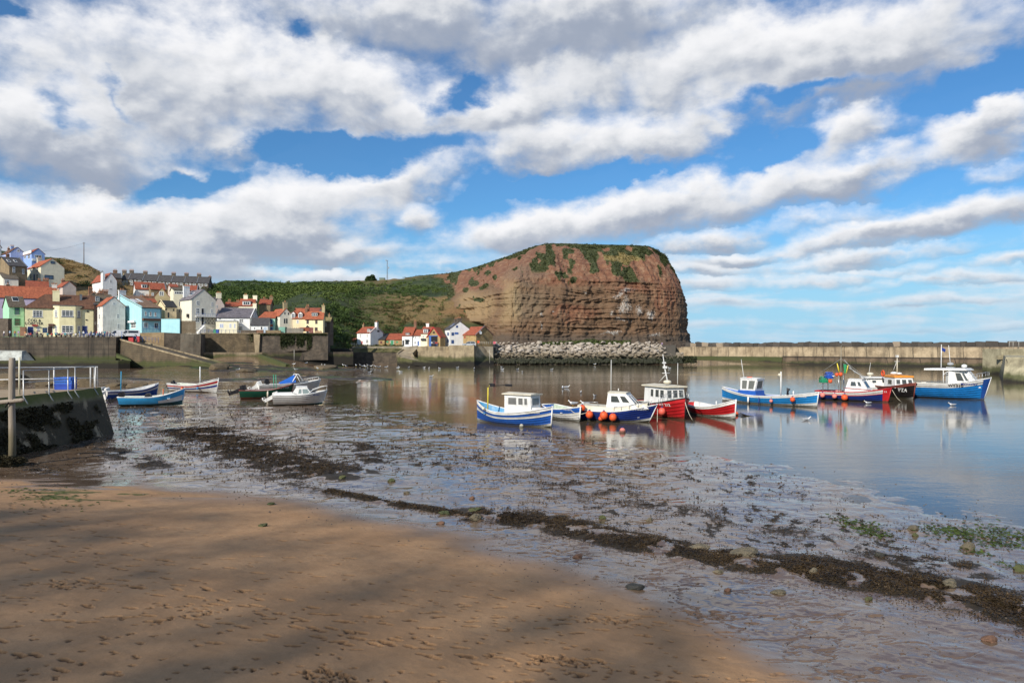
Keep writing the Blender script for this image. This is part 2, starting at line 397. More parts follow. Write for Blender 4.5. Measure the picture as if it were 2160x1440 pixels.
WRACK = [  # lines of stranded weed: centre line on the photo's frame, half width in metres, strength
    ([(400, 905), (470, 930), (560, 962), (640, 985), (705, 1000)], 1.7, 1.15), ([(330, 930), (480, 975), (600, 1020), (700, 1042)], .8, .35),
    ([(690, 1035), (850, 1066), (1000, 1088)], .35, .9), ([(990, 1082), (1150, 1095), (1250, 1125), (1400, 1150), (1560, 1178), (1700, 1198)], .85, 1.25), ([(1680, 1190), (1850, 1215), (2000, 1240), (2160, 1285), (2300, 1320)], 1.0, 1.3),
    ([(150, 925), (230, 950), (330, 985)], 1.2, .5), ([(40, 985), (110, 1000)], .6, .5), ([(770, 930), (785, 975)], .7, .7), ([(1200, 1010), (1500, 1090), (1700, 1120), (1900, 1180)], 1.6, .33), ([(1000, 960), (1150, 1020), (1300, 1070)], 2.2, .25), ([(1850, 1160), (2050, 1190)], .5, .5)]
WRACKW = [([tuple(G(px, py, .16)[:2]) for px, py in pl], hw, st) for pl, hw, st in WRACK]
REEF = [([(500, 800), (640, 790), (800, 797)], 5, 1), ([(480, 778), (600, 782), (720, 777)], 8, 1), ([(560, 768), (700, 772)], 6, .9), ([(230, 798), (330, 800)], 4, .6), ([(380, 775), (470, 782)], 5, .8)]
REEFW = [([tuple(G(px, py, .3)[:2]) for px, py in pl], hw, st) for pl, hw, st in REEF]
def band(X, Y, L):
    m = np.zeros(X.shape)
    for pl, hw, st in L:
        d = np.abs(sdist(X, Y, pl))/hw
        m = np.maximum(m, st*np.exp(-d*d*.9))
    return m
def shore2(X): return 231+2.5*np.sin(X*.06)+1.5*np.sin(X*.19+1)
def terrain(X, Y, fine=True):
    dl = -sdist(X, Y, WL); dl = -dl                      # + on the land side
    ds = sdist(X, Y, SL); ds = -ds                       # + on the sand side
    z = np.where(dl < 0, np.maximum(.028*dl, -1.6), .30*(1-np.exp(-np.maximum(dl, 0)/28)))
    s = np.log1p(np.exp(np.clip(ds*1.6, -30, 30)))/1.6
    z = z+.085*s
    far = np.clip((Y-158)/46, 0, 1)*(X < -28)*(.15+.85*sst(X, -96, -80))
    z = z+np.where(dl > 0, 3.4*far**1.5*sst(dl, 0, 30), 0)
    z2 = np.where((X > -62) & (X < 100), np.clip((Y-shore2(X))*.09, -1.5, 1.2), -1.5)
    z = np.maximum(z, z2)
    wet = np.exp(-np.maximum(ds, 0)*.9)*sst(Y, 175, 130)
    near = np.exp(-np.abs(dl)/14)
    lum = fbm(X*.9, Y*.9, 5, .6)-.5
    z = z+wet*(.05+.075*near)*lum*np.where(dl < -6, .4, 1)
    z = z+wet*.05*(fbm(X*.16+5, Y*.3, 4)-.5)*2
    wk = band(X, Y, WRACKW); z = z+.10*np.clip(wk, 0, 1)*(.4+fbm(X*2.5, Y*2.5, 4))*sst(fbm(X*1.1+3, Y*1.1, 4), .3, .55)
    rf = band(X, Y, REEFW); z = z+.55*rf*(fbm(X*.25, Y*.25, 5)-.22)
    return z, dl, ds, wk, rf
def make_ground():
    nc, r0 = 960, 5.5
    u = np.linspace(-1.2, 1.3, nc)
    ys = [r0]
    while ys[-1] < 262: ys.append(ys[-1]+min(max(ys[-1]**2/CF/CH*.62*1.6, .022), 1.3))
    ys = np.array(ys); Yg = np.repeat(ys[:, None], nc, 1); Xg = u[None, :]*np.maximum(Yg, 0)+0
    X, Y = Xg.ravel(), Yg.ravel()
    z, dl, ds, wk, rf = terrain(X, Y)
    # ripples and drainage rills, then trodden sand
    sand = sst(ds, .2, 2.2)
    z += (1-sand)*.004*np.sin((X*.5+Y*.9)*15+14*fbm(X*.6, Y*.6, 4))*sst(Y, 40, 14)*sst(fbm(X*.3+9, Y*.3, 3), .45, .65)
    rl = np.abs(fbm(X*.35+Y*.2+3, Y*.9-X*.3, 5, .6)-.5); z -= (1-sand)*.03*np.exp(-(rl/.012)**2)*sst(ds, -6, 0)*sst(Y, 30, 22)
    z += sand*.018*(fbm(X*.8, Y*1.3, 4)-.5)
    z += sand*.008*(fbm(X*5, Y*5, 3)-.5)
    foot = np.zeros(X.shape)
    def stamp(cx, cy, a, L, wd, dep, paw=False):
        nonlocal z
        if paw: parts = [(0, 0, .5*L, wd*.5)]+[(L*.62*math.cos(k), wd*.55*math.sin(k)*1.3, L*.2, wd*.2) for k in (-.9, -.3, .3, .9)]
        else: parts = [(.18*L, 0, .36*L, wd*.5), (-.3*L, 0, .24*L, wd*.4)]
        sel = np.nonzero((np.abs(X-cx) < L*1.6) & (np.abs(Y-cy) < L*1.6))[0]
        if not len(sel): return
        dx, dy = X[sel]-cx, Y[sel]-cy; c, s_ = math.cos(a), math.sin(a)
        lx, ly = dx*c+dy*s_, -dx*s_+dy*c
        for ox, oy, ra, rb in parts:
            q = np.sqrt(((lx-ox)/ra)**2+((ly-oy)/rb)**2)
            dq = 1-sst(q, .75, 1.1); z[sel] -= dep*dq
            z[sel] += dep*.16*np.exp(-((q-1.3)/.22)**2)
            foot[sel] = np.maximum(foot[sel], dq)
    rr = random.Random(5)
    trails = []
    for k in range(62):                                 # walkers along the beach, dogs criss-crossing
        if k < 44:
            y0 = 9.3+5.4*rr.random()**1.6; x0 = rr.uniform(-9, 6); a = rr.choice([0, math.pi])+rr.uniform(-.35, .35)
        else:
            y0 = rr.uniform(12, 21); x0 = -y0*.7+rr.uniform(0, 10); a = rr.uniform(-.6, .3)+rr.choice([0, math.pi])
        trails.append((x0, y0, a, rr.randint(4, 13), k % 3 == 2))
    for x0, y0, a, n, dog in trails:
        x, y = x0, y0
        for i in range(n):
            a += rr.uniform(-.12, .12); st = (.42 if dog else .68)*rr.uniform(.8, 1.15)
            x += math.cos(a)*st; y += math.sin(a)*st; off = (.07 if dog else .11)*(1 if i % 2 else -1)
            d = rr.uniform(.5, 1)
            if dog: stamp(x-math.sin(a)*off, y+math.cos(a)*off, a, .075, .07, .035*d, True)
            else: stamp(x-math.sin(a)*off, y+math.cos(a)*off, a+rr.uniform(-.2, .2), rr.uniform(.26, .31), .12, .055*d)
    for k in range(420):                                # scuffed patches
        y = 9.5+9*rr.random()**1.6; x = rr.uniform(-.7, .35)*y
        stamp(x, y, rr.uniform(0, 6), rr.uniform(.05, .12), rr.uniform(.05, .1), rr.uniform(.02, .045), rr.random() < .4)
    for k in range(40):
        cx, cy = rr.choice([(-3, 11), (1, 12.3), (-6, 13.5), (-1, 9.9), (2, 14.6), (-9, 14.5), (.6, 10.6), (4, 15.5)])
        for j in range(9):
            stamp(cx+rr.gauss(0, .5), cy+rr.gauss(0, .16), rr.uniform(0, 6), rr.uniform(.05, .15), rr.uniform(.05, .08), rr.uniform(.03, .055), rr.random() < .3)
    wet = 1-sst(ds+1.1*(fbm(X*.35, Y*.35, 4)-.5)*2, -.1, 2.6)
    # the sheen runs further up the beach towards the pier
    wet = np.maximum(wet, sst(fbm(X*.12+2, Y*.35+1, 4), .47, .58)*sst(Y, 24, 29)*sst(ds, 9, 4))
    PW = .6; patches = sst(fbm(X*2.6+7, Y*1.7, 5, .68), .56, .63)*sst(fbm(X*.2+1, Y*.2+8, 3), .38, .6)
    weed = np.clip(wk*1.5*sst(fbm(X*1.4, Y*1.4, 4, .6), .33, .55), 0, 1)
    weed = np.maximum(weed, np.clip(rf*1.3, 0, 1)*sst(fbm(X*.2, Y*.35, 5), .34, .5))
    weed = np.maximum(weed, PW*patches*wet*sst(dl, -1.5, 2.5)*sst(Y, 150, 70)*sst(ds, -1.5, -4))
    green = sst(fbm(X*.3+31, Y*.5+3, 4), .5, .66)*rf
    gx, gy = G(60, 1050, .45)[:2]
    green = np.maximum(green, .8*sst(fbm(X*1.2, Y*1.8, 4), .56, .64)*np.exp(-(((X-gx-2)/4)**2+((Y-gy)/2.2)**2)))
    me = np_mesh('ground', np.stack([X, Y, z], 1), grid_faces(len(ys), nc), ground_mat(), True, {'wet': wet, 'weed': weed, 'green': green, 'foot': foot, 'sandy': sst(Y, 150, 190)*(X < -20)})
    kind(link('ground', me), 'structure')
def ground_mat():
    m, t, b = new_mat('beach sand and mud')
    p = t.pos(); wet = t.attr('wet'); weed = t.attr('weed'); green = t.attr('green')
    n0 = t.noise(p, .35, 5, .6); n1 = t.noise(p, 2.2, 6, .65); n2 = t.noise(p, 40, 4, .7); n3 = t.noise(t.v('MULTIPLY', p, (.35, 1.1, 1)), .9, 6, .6)
    sand = t.mix(t.ss(n0, .3, .7), (.37, .212, .105), (.45, .27, .14))
    sand = t.mix(t.ss(n1, .35, .7, 0, .5), sand, (.27, .155, .075))
    sand = t.mix(t.ss(n2, .45, .75, 0, .3), sand, (.14, .08, .045))
    sand = t.mix(t.ss(n2, .4, .25, 0, .25), sand, (.45, .31, .18))
    sand = t.mix(t.m('MULTIPLY', t.attr('foot'), .85), sand, (.10, .055, .028)); sand = t.mix(t.ss(t.noise(p, 14, 5, .8), .63, .7, 0, .6), sand, (.09, .05, .03))  # prints take a dark wet-sand colour that also paints in their shade
    mud = t.mix(t.ss(n3, .3, .7), (.115, .074, .048), (.17, .118, .078))
    mud = t.mix(t.ss(n1, .55, .75, 0, .5), mud, (.075, .053, .042)); spk = t.ss(t.noise(p, 7, 3, .75), .6, .66); mud = t.mix(t.m('MULTIPLY', spk, .55), mud, (.04, .03, .02))
    mud = t.mix(t.attr('sandy'), mud, (.2, .125, .075))
    c = t.mix(wet, sand, mud)
    wd = t.mix(t.noise(p, 9, 4, .7), (.012, .009, .006), (.05, .036, .018))
    wf = t.ss(t.m('ADD', weed, t.m('MULTIPLY', t.m('SUBTRACT', t.noise(p, 5, 5, .7), .5), .7)), .35, .6)
    c = t.mix(wf, c, wd)
    c = t.mix(t.ss(t.m('ADD', green, t.m('SUBTRACT', n2, .5)), .35, .6, 0, .8), c, (.05, .075, .015))
    t.set(b.inputs['Base Color'], c)
    film = t.m('MULTIPLY', wet, t.ss(t.noise(t.v('MULTIPLY', p, (.6, 1.4, 1)), 1.1, 6, .6), .3, .5, .7, 1))
    film = t.m('MULTIPLY', film, t.m('SUBTRACT', 1.0, t.m('MULTIPLY', wf, .75)))
    t.set(b.inputs['Roughness'], t.mixf(film, .85, .07))
    t.set(b.inputs['Specular IOR Level'], t.mixf(film, .25, .85))
    h = t.m('ADD', t.m('MULTIPLY', n2, .25), t.m('MULTIPLY', n1, .7))
    h = t.m('ADD', h, t.m('MULTIPLY', wf, t.noise(p, 18, 4, .7)))
    h = t.m('ADD', h, t.m('MULTIPLY', t.vor(p, 7), .25))
    t.set(b.inputs['Normal'], t.bump(h, t.mixf(film, .5, .045), .05))
    return m
make_ground()

def water_mat():
    m, t, b = new_mat('harbour water')
    p = t.pos()
    n = t.noise(t.v('MULTIPLY', p, (1, 1, 1)), 3.2, 4, .55); n2 = t.noise(t.v('MULTIPLY', p, (.28, .8, 1)), 1.1, 5, .6)
    big = t.noise(t.v('MULTIPLY', p, (.02, .06, 1)), 1.2, 4, .6)
    calm = t.ss(big, .4, .62, .35, 1)
    c = t.mix(t.noise(p, .05, 4), (.065, .05, .03), (.10, .076, .048))
    t.set(b.inputs['Base Color'], c); b.inputs['Roughness'].default_value = .05; b.inputs['IOR'].default_value = 1.33
    h = t.m('ADD', t.m('MULTIPLY', n, .35), n2)
    t.set(b.inputs['Normal'], t.bump(h, t.m('MULTIPLY', calm, .24), .09))
    return m
# the sea and the harbour are one level sheet out to the horizon
X0 = 9000
mb = MB(); mb.add([(-X0, 4, 0), (X0, 4, 0), (X0, 2*X0, 0), (-X0, 2*X0, 0)], [(0, 1, 2, 3)])
kind(mb.build('water', water_mat()), 'structure')

# ------------------------------------------------------------------ hills
RID = [(-500, 470, 300), (-200, 500, 300), (0, 528, 292), (95, 541, 290), (150, 548, 288), (190, 560, 286), (215, 576, 284), (240, 592, 282), (262, 603, 296), (350, 609, 305), (440, 611, 312), (452, 600, 330), (475, 593, 340), (540, 592, 345), (600, 597, 350), (700, 593, 355), (790, 591, 360), (850, 587, 362), (900, 580, 358), (945, 577, 352), (1000, 566, 348), (1060, 548, 345), (1120, 530, 345), (1180, 540, 350), (1300, 600, 360), (1450, 735, 370)]
FOOT = [(-500, 205, 8.2), (0, 205, 8.2), (300, 206, 8.8), (440, 214, 9.3), (600, 222, 9.3), (680, 224, 9), (705, 218, 2.5), (730, 226, 3), (760, 246, 6), (900, 252, 6.2), (1000, 256, 6.2), (1060, 262, 6.4), (1200, 266, 7), (1450, 300, 5)]
def hill_z(px, Y):
    rp = np.interp(px, [r[0] for r in RID], [r[1] for r in RID]); ry = np.interp(px, [r[0] for r in RID], [r[2] for r in RID])
    rz = CH-(rp-HZ)*ry/CF
    fy = np.interp(px, [r[0] for r in FOOT], [r[1] for r in FOOT]); fz = np.interp(px, [r[0] for r in FOOT], [r[2] for r in FOOT])
    t = np.clip((Y-fy)/(ry-fy), 0, 1.6)
    bulge = np.interp(px, [0, 250, 480, 700, 900, 1100], [.0, .0, .1, .12, .04, -.05])
    z = fz+(rz-fz)*(np.minimum(t, 1)+bulge*np.sin(np.pi*np.minimum(t, 1)))
    return z-np.maximum(t-1, 0)*6, t
def make_hill():
    pxs = np.arange(-420, 1300, 4.0); ys = np.concatenate([np.arange(204, 380, 1.5), np.arange(380, 700, 20)])
    PX, Y = np.meshgrid(pxs, ys); PX, Y = PX.ravel(), Y.ravel(); X = (PX-1080)*Y/CF
    z, t = hill_z(PX, Y)
    amp = sst(t, 0, .15)*np.where(PX > 445, 1, .45)
    z += amp*(fbm(X*.05, Y*.05, 5)-.5)*4*np.where(t > .97, .25, 1)+amp*(fbm(X*.4, Y*.4, 4)-.5)*.8
    fy_ = np.interp(PX, [r[0] for r in FOOT], [r[1] for r in FOOT]); z = np.where(t <= 0, np.maximum(np.minimum(z, 8.6)-.6-(fy_-Y)*2.5, -3), z)
    dry = sst(PX, 100, 140)*sst(PX, 445, 420)
    dry = np.maximum(dry, sst(fbm(X*.03+4, Y*.03, 4), .48, .62)*sst(PX, 700, 900)*.9)
    dry = np.maximum(dry, sst(t, .95, 1.0)*sst(PX, 540, 600)*sst(PX, 900, 830))
    soil = sst(PX+30*(fbm(X*.06, Y*.06, 4)-.5)*4, 925, 985)*sst(t, .2, .3)
    m, n, b = new_mat('hillside turf')
    p = n.pos(); n1 = n.noise(p, .16, 6, .62); n2 = n.noise(p, 1.2, 6, .7)
    g = n.mix(n.ss(n1, .35, .65), (.022, .04, .012), (.065, .085, .022))
    d = n.mix(n.ss(n2, .3, .7), (.17, .1, .038), (.33, .225, .085))
    d = n.mix(n.ss(n1, .5, .7, 0, .7), d, (.08, .075, .025))
    c = n.mix(n.attr('dry'), g, d)
    c = n.mix(n.attr('soil'), c, n.mix(n2, (.2, .085, .035), (.32, .16, .07)))
    n.set(b.inputs['Base Color'], c); b.inputs['Roughness'].default_value = .95
    n.set(b.inputs['Normal'], n.bump(n.m('ADD', n2, n.noise(p, 4, 5, .7)), 1.0, .5))
    me = np_mesh('hills', np.stack([X, Y, z], 1), grid_faces(len(ys), len(pxs)), m, True, {'dry': dry, 'soil': soil})
    kind(link('hills', me), 'structure')
make_hill()
def leaf_quads(C, S, up=.35, rng=NR, asp=.6):
    """one small tilted leaf-clump face per centre"""
    n = len(C); N = rng.normal(size=(n, 3)); N[:, 2] = np.abs(N[:, 2])+up; N /= np.linalg.norm(N, axis=1)[:, None]
    A = np.cross(N, rng.normal(size=(n, 3))); A /= np.linalg.norm(A, axis=1)[:, None]; B = np.cross(N, A)
    S = np.asarray(S)[:, None]; A = A*S; B = B*S*asp
    V = np.stack([C-A-B*.5, C+A*.2-B, C+A+B*.4, C-A*.3+B], 1).reshape(-1, 3)
    return V, np.arange(4*n).reshape(-1, 4)
def foliage_mat(name, a, b_, c_, sc=.35, fine=3.0):
    m, t, b = new_mat(name)
    p = t.pos(); n1 = t.noise(p, sc, 4, .6); n2 = t.noise(p, fine, 3, .7)
    c = t.mix(t.ss(n1, .3, .7), a, b_); c = t.mix(t.ss(n2, .45, .8, 0, .7), c, c_)
    t.set(b.inputs['Base Color'], c); b.inputs['Roughness'].default_value = .75; b.inputs['Specular IOR Level'].default_value = .25
    return m
def scatter_bush(spots, per, name, mat, label, leaf=.36, flat=.75):
    C = []; S = []
    for x, y, z, r in spots:
        k = int(per*r*r/4)+14
        d = NR.normal(size=(k, 3)); d /= np.linalg.norm(d, axis=1)[:, None]; d[:, 2] = np.abs(d[:, 2])*1.0-.15
        lob = 1+.28*np.sin(d[:, 0]*4+x)+.25*np.sin(d[:, 1]*5+y)+.18*np.sin(d[:, 2]*7)
        rad = r*lob*NR.uniform(.55, 1.0, k)**.6
        C.append(np.array([x, y, z])+d*rad[:, None]*np.array([1, 1, flat])); S.append(NR.uniform(.5, 1.2, k)*leaf*(.7+.12*r))
    V, F = leaf_quads(np.concatenate(C), np.concatenate(S))
    return kind(link(name, np_mesh(name, V, F, mat, False)), 'stuff', label)
def make_scrub():
    rr = random.Random(3); g = []; b = []; d = []; top = []
    for k in range(3600):
        px = rr.uniform(440, 1075); ry = np.interp(px, [r[0] for r in RID], [r[2] for r in RID]); fy = np.interp(px, [r[0] for r in FOOT], [r[1] for r in FOOT])
        t = rr.uniform(.02, .99)
        if px < 560 and t < .22: continue
        Y = fy+t*(ry-fy); X = (px-1080)*Y/CF; z = float(hill_z(np.array([px]), np.array([Y]))[0][0])
        cl = float(fbm(np.array([X*.035]), np.array([Y*.035+9]), 3)[0])
        if px > 940 and (t > .25+.2*cl or px > 975): continue
        if px > 760 and cl > .60 and rr.random() < .75: continue
        if t > .93 and px > 540 and rr.random() < .9: continue
        r = rr.uniform(.8, 2.3)*(1.1 if px < 760 else .8)*(.75 if t > .9 else 1)
        rust = sst(px, 700, 850)*sst(1-t, .35, .75)
        tgt = b if rr.random() < rust*.72 else (g if cl < .58 else d)
        tgt.append((X, Y, z-.2, r))
    scatter_bush(g, 110, 'hillside_scrub', foliage_mat('dark scrub leaves', (.02, .046, .011), (.085, .13, .028), (.13, .16, .045), .09), 'dense dark green scrub covering the slope behind the harbour', .27, .6)
    scatter_bush(b, 85, 'bracken', foliage_mat('browning bracken', (.055, .05, .016), (.115, .085, .032), (.16, .13, .045), .1), 'rust brown bracken and thin bushes on the lower slope above the red roofed cottages', .28)
    scatter_bush(d, 80, 'gorse', foliage_mat('light scrub leaves', (.05, .085, .016), (.115, .15, .034), (.19, .21, .06)), 'lighter yellowish green bushes between the dark scrub on the slope')
    for k in range(700):                                # knoll above the village, dry grass and a few bushes
        px = rr.uniform(95, 445); Y0 = np.interp(px, [r[0] for r in RID], [r[2] for r in RID])
        Y = Y0-abs(rr.gauss(0, 16))+1; z = float(hill_z(np.array([px]), np.array([Y]))[0][0])
        top.append(((px-1080)*Y/CF, Y, z-.15, rr.uniform(.5, 1.3)))
    scatter_bush(top, 130, 'dry_grass', foliage_mat('dry grass', (.2, .125, .045), (.34, .24, .1), (.12, .1, .035), .12), 'tawny dry grass on the knoll above the village roofs', .22, .6)
    gb = []
    for px, py, n, sp in ((108, 560, 26, 14), (125, 552, 18, 10), (178, 600, 20, 14), (190, 603, 16, 10), (293, 622, 20, 8), (300, 628, 12, 8), (175, 575, 12, 20), (215, 590, 8, 8), (445, 622, 40, 22), (420, 630, 30, 22), (470, 640, 30, 20), (480, 655, 20, 20), (130, 570, 12, 10)):
        for k in range(n):
            x = px+rr.gauss(0, sp*.6); yy = py+rr.gauss(0, sp*.35); Ya = 225
            for Y in np.arange(222, 330, 2.0):
                if float(hill_z(np.array([x]), np.array([Y]))[0][0]) >= CH-(yy-HZ)*Y/CF: Ya = Y; break
            p = P(x, yy, Ya); gb.append((p.x, p.y, p.z-.3, rr.uniform(.8, 1.9)))
    scatter_bush(gb, 80, 'knoll_bushes', foliage_mat('knoll leaves', (.02, .035, .01), (.05, .075, .02), (.09, .1, .03)), 'low green bushes growing among the houses and over the dry knoll', .3)
make_scrub()

# ------------------------------------------------------------------ the headland
CL = [  # base px, base Y, top px, top py, top Y, how far the upper slope leans back
 (870, 300, 850, 586, 366, .9), (925, 292, 905, 579, 360, .9), (965, 284, 950, 576, 352, .85), (1000, 272, 1000, 564, 340, .8), (1030, 262, 1045, 549, 330, .7), (1052, 253, 1085, 535, 320, .6), (1075, 250, 1118, 522, 312, .5), (1105, 253, 1150, 514, 306, .42),
 (1160, 257, 1185, 513, 303, .38), (1230, 262, 1240, 515, 302, .36), (1300, 267, 1290, 516, 303, .36), (1360, 272, 1335, 517, 305, .36), (1405, 277, 1368, 519, 307, .34), (1432, 282, 1386, 527, 311, .3), (1447, 288, 1398, 536, 316, .24), (1449, 296, 1404, 541, 324, .2), (1442, 312, 1400, 540, 340, .2), (1425, 350, 1380, 533, 370, .2)]
def make_cliff():
    ns, nt = 620, 300
    k = np.linspace(0, len(CL)-1, ns)
    A = np.array(CL, float); A[:, 0] = A[:, 0]
    I = lambda j: np.interp(k, np.arange(len(CL)), A[:, j])
    def sm(a):
        return np.convolve(np.pad(a, 9, 'edge'), np.ones(19)/19, 'valid')
    bx, bY, tx, ty, tY, lean = [sm(I(j)) for j in range(6)]
    B = np.stack([(bx-1080)*bY/CF, bY, np.full(ns, 3.2)], 1); T = np.stack([(tx-1080)*tY/CF, tY, CH-(ty-HZ)*tY/CF], 1)
    tt = np.linspace(0, 1, nt)
    t = tt[None, :]; s = np.arange(ns)[:, None]/ns
    # plan position: steep rock below, till slope above
    brk = .60-.12*np.clip(lean[:, None]-.4, 0, 1)
    low = .16*np.clip(t/brk, 0, 1); up = np.clip((t-brk)/(1-brk), 0, 1)
    w = low+(1-.16)*(.72*up+.28*up**2.2)
    Pn = B[:, None, :]*(1-w[..., None])+T[:, None, :]*w[..., None]
    Pn[..., 2] = B[:, None, 2]+(T[:, None, 2]-B[:, None, 2])*(t-.06*np.sin(np.pi*t)*(lean[:, None] > .5))
    Nn = np.stack([np.gradient(B[:, 1]), -np.gradient(B[:, 0]), np.zeros(ns)], 1)
    Nn /= np.linalg.norm(Nn, axis=1)[:, None]+1e-9
    arc = np.concatenate([[0], np.cumsum(np.linalg.norm(np.diff(B, axis=0), axis=1))])[:, None]
    z = Pn[..., 2]; zd = z+1.1*(fbm(arc*.03+0*z, z*.02, 3)-.5)*2+arc*.006
    lf = sst(lean[:, None], .5, .75); rock = 1-sst(t+0*z+.2*(fbm(arc*.06+0*z, z*.05, 4)-.5)-.1*lf, .52, .66)
    beds = 0
    for f, a in ((.42, .75), (1.05, .45), (2.3, .3), (4.6, .14)):
        q = vn(zd*f+3.3*f, arc*.012*f+0*z); q = sst(q, .3, .7); beds = beds+a*(q-.5)*(.5+fbm(arc*.05*f+0*z, z*.3, 3))
    ch = (fbm(arc*.11+0*z, z*.05+40, 5, .55)-.5)
    butt = (fbm(arc*.045+0*z, z*.012+11, 4)-.5)*5.5
    gul = -np.abs(fbm(arc*.10+.03*z, z*.03, 4)-.5)*2
    joint = (np.abs(((arc*.21+3*vn(zd*.35, arc*.04+0*z)) % 1)-.5)-.25)*1.0*sst(vn(zd*.8, arc*.1+0*z), .4, .6)
    fine = (fbm(arc*.9+0*z, z*.9, 4)-.5)*.7
    brkn = sst(fbm(arc*.05+0*z, z*.06+70, 4), .38, .62); disp = rock*(beds*(.45+.75*brkn)+ch*4.2+butt*.7+joint*1.3+fine*1.3)+(1-rock)*((fbm(arc*.08+0*z, z*.06, 5)-.5)*4.2+gul*3.4+beds*.35+fine*1.6)
    disp = disp*(1-.45*sst(bx[:, None], 1395, 1440)); disp = disp+lf*(-2.6*np.exp(-((zd-13.5)/1.1)**2)+1.5*np.exp(-((zd-16)/1.0)**2)-1.6*np.exp(-((zd-20.5)/.7)**2)-1.2*np.exp(-((zd-25)/.6)**2))*sst(fbm(arc*.08+0*z, z*.2, 3), .35, .55)
    disp *= sst(1-t+0*z, 0, .05)
    talus = sst(z, 9.5, 4)*2.2
    Pn = Pn+Nn[:, None, :]*(disp+talus)[..., None]
    X, Y, Z = Pn[..., 0], Pn[..., 1], Pn[..., 2]
    px = 1080+X/Y*CF; py = HZ-(Z-CH)/Y*CF
    wob = 14*(fbm(X*.15, Z*.15, 4)-.5)*2; wob2 = 14*(fbm(X*.15+40, Z*.15+7, 4)-.5)*2
    def blob(cx, cy, rx, ry, rot=0):
        a = R(rot); dx, dy = px+wob-cx, py+wob2-cy
        return np.exp(-(((dx*math.cos(a)+dy*math.sin(a))/rx)**2+((-dx*math.sin(a)+dy*math.cos(a))/ry)**2)*1.2)
    grass = np.zeros(X.shape)
    for a in ((1165, 540, 17, 28, 0), (1245, 532, 26, 24, 35), (1180, 580, 26, 18, 35), (1310, 540, 72, 26, 10), (1330, 585, 36, 24, 25), (1400, 548, 22, 20, 50), (1215, 590, 14, 7, 0), (1085, 570, 12, 10, -30), (1250, 720, 60, 7, 0), (1020, 600, 16, 14, 0), (985, 610, 14, 16, 0), (1050, 585, 10, 12, 0), (1390, 568, 10, 12, 45), (1000, 590, 10, 9, 0), (1030, 575, 14, 8, -25), (1010, 632, 14, 9, 0), (975, 655, 14, 14, 0), (1095, 545, 8, 12, 0), (1130, 560, 9, 8, 0), (1200, 530, 12, 10, 0), (1360, 535, 30, 14, 10), (1280, 530, 20, 12, 0)): grass = np.maximum(grass, blob(*a))
    gn = fbm(X*.22+9, Z*.10+3, 5, .6); grass = sst(grass+(gn-.5)*1.5, .38, .8)*sst(grass, .05, .3)
    grass = np.maximum(grass, .9*sst(gn, .56, .66)*sst(t+0*z, .56, .74))
    grass = np.maximum(grass, sst(t+.06*(gn-.5)*4+0*z, .93, .975))
    grass = np.maximum(grass, sst(px+20*(fbm(X*.1, Z*.1, 4)-.5)*4, 985, 935)*.9)
    straw = np.maximum(blob(1310, 548, 55, 12, 12), blob(1340, 556, 40, 12, 20))
    guano = np.zeros(X.shape)
    for a in ((1318, 642, 26, 36, 10), (1300, 620, 28, 10, 0), (1345, 655, 14, 20, 0), (1290, 660, 14, 14, 0), (1370, 660, 20, 20, 0), (1225, 621, 10, 6, 0), (1170, 657, 8, 5, 0), (1140, 690, 6, 20, 0), (1145, 665, 6, 12, 0), (1320, 615, 44, 8, 5), (1310, 675, 30, 10, 0), (1290, 700, 40, 5, 0), (1385, 705, 30, 8, 0)): guano = np.maximum(guano, blob(*a))
    red = np.maximum(np.maximum(blob(1405, 620, 36, 70), blob(1210, 660, 60, 22)), np.maximum(blob(1250, 570, 90, 40), blob(1040, 575, 60, 25, -30)))
    red = np.maximum(red, 1-rock); red = np.maximum(red, .8*blob(1340, 610, 90, 20))
    ochre = np.maximum(blob(1005, 650, 50, 45), blob(1075, 640, 26, 60)); grey = np.maximum(blob(1110, 580, 50, 30), blob(1110, 640, 60, 40))
    m, n, b = new_mat('bedded cliff rock')
    p = n.pos(); zz = n.sep(p)[2]
    wob_ = n.noise(p, .12, 4, .5)
    zb = n.m('ADD', zz, n.m('MULTIPLY', wob_, 3.0))
    bed = n.noise(n.xyz(0, 0, zb), 1.9, 8, .8); bed2 = n.noise(n.v('MULTIPLY', p, (.12, .12, 2.2)), 1.0, 6, .7)
    n1 = n.noise(p, .35, 6, .65); n2 = n.noise(p, 2.0, 6, .7)
    rk = n.mix(n.ss(bed, .32, .68), (.12, .066, .036), (.215, .125, .066))
    rk = n.mix(n.ss(bed2, .45, .7, 0, .6), rk, (.13, .082, .05)); rk = n.mix(n.ss(n1, .45, .7, 0, .5), rk, (.165, .11, .065))
    rr_ = n.mix(n.ss(n1, .35, .65), (.155, .06, .031), (.235, .108, .056)); rr_ = n.mix(n.ss(n.noise(n.v('MULTIPLY', p, (1, 1, .25)), .5, 6, .7), .48, .66, 0, .65), rr_, (.34, .22, .13)); rr_ = n.mix(n.ss(bed2, .5, .7, 0, .5), rr_, (.12, .06, .04))
    c = n.mix(n.ss(n.attr('red'), .25, .75, 0, .95), rk, rr_)
    c = n.mix(n.ss(n.attr('ochre'), .2, .8, 0, .75), c, n.mix(bed2, (.25, .16, .075), (.38, .27, .14)))
    c = n.mix(n.ss(n.attr('grey'), .2, .8, 0, .35), c, n.mix(bed2, (.14, .115, .075), (.25, .21, .14)))
    c = n.mix(n.m('MULTIPLY', n.ss(bed, .36, .27), n.ss(n1, .4, .62, 0, .6)), c, (.05, .036, .026))
    c = n.mix(n.ss(n.m('ADD', n.attr('base'), n.m('MULTIPLY', n1, .4)), .5, .95, 0, .8), c, (.08, .062, .045))
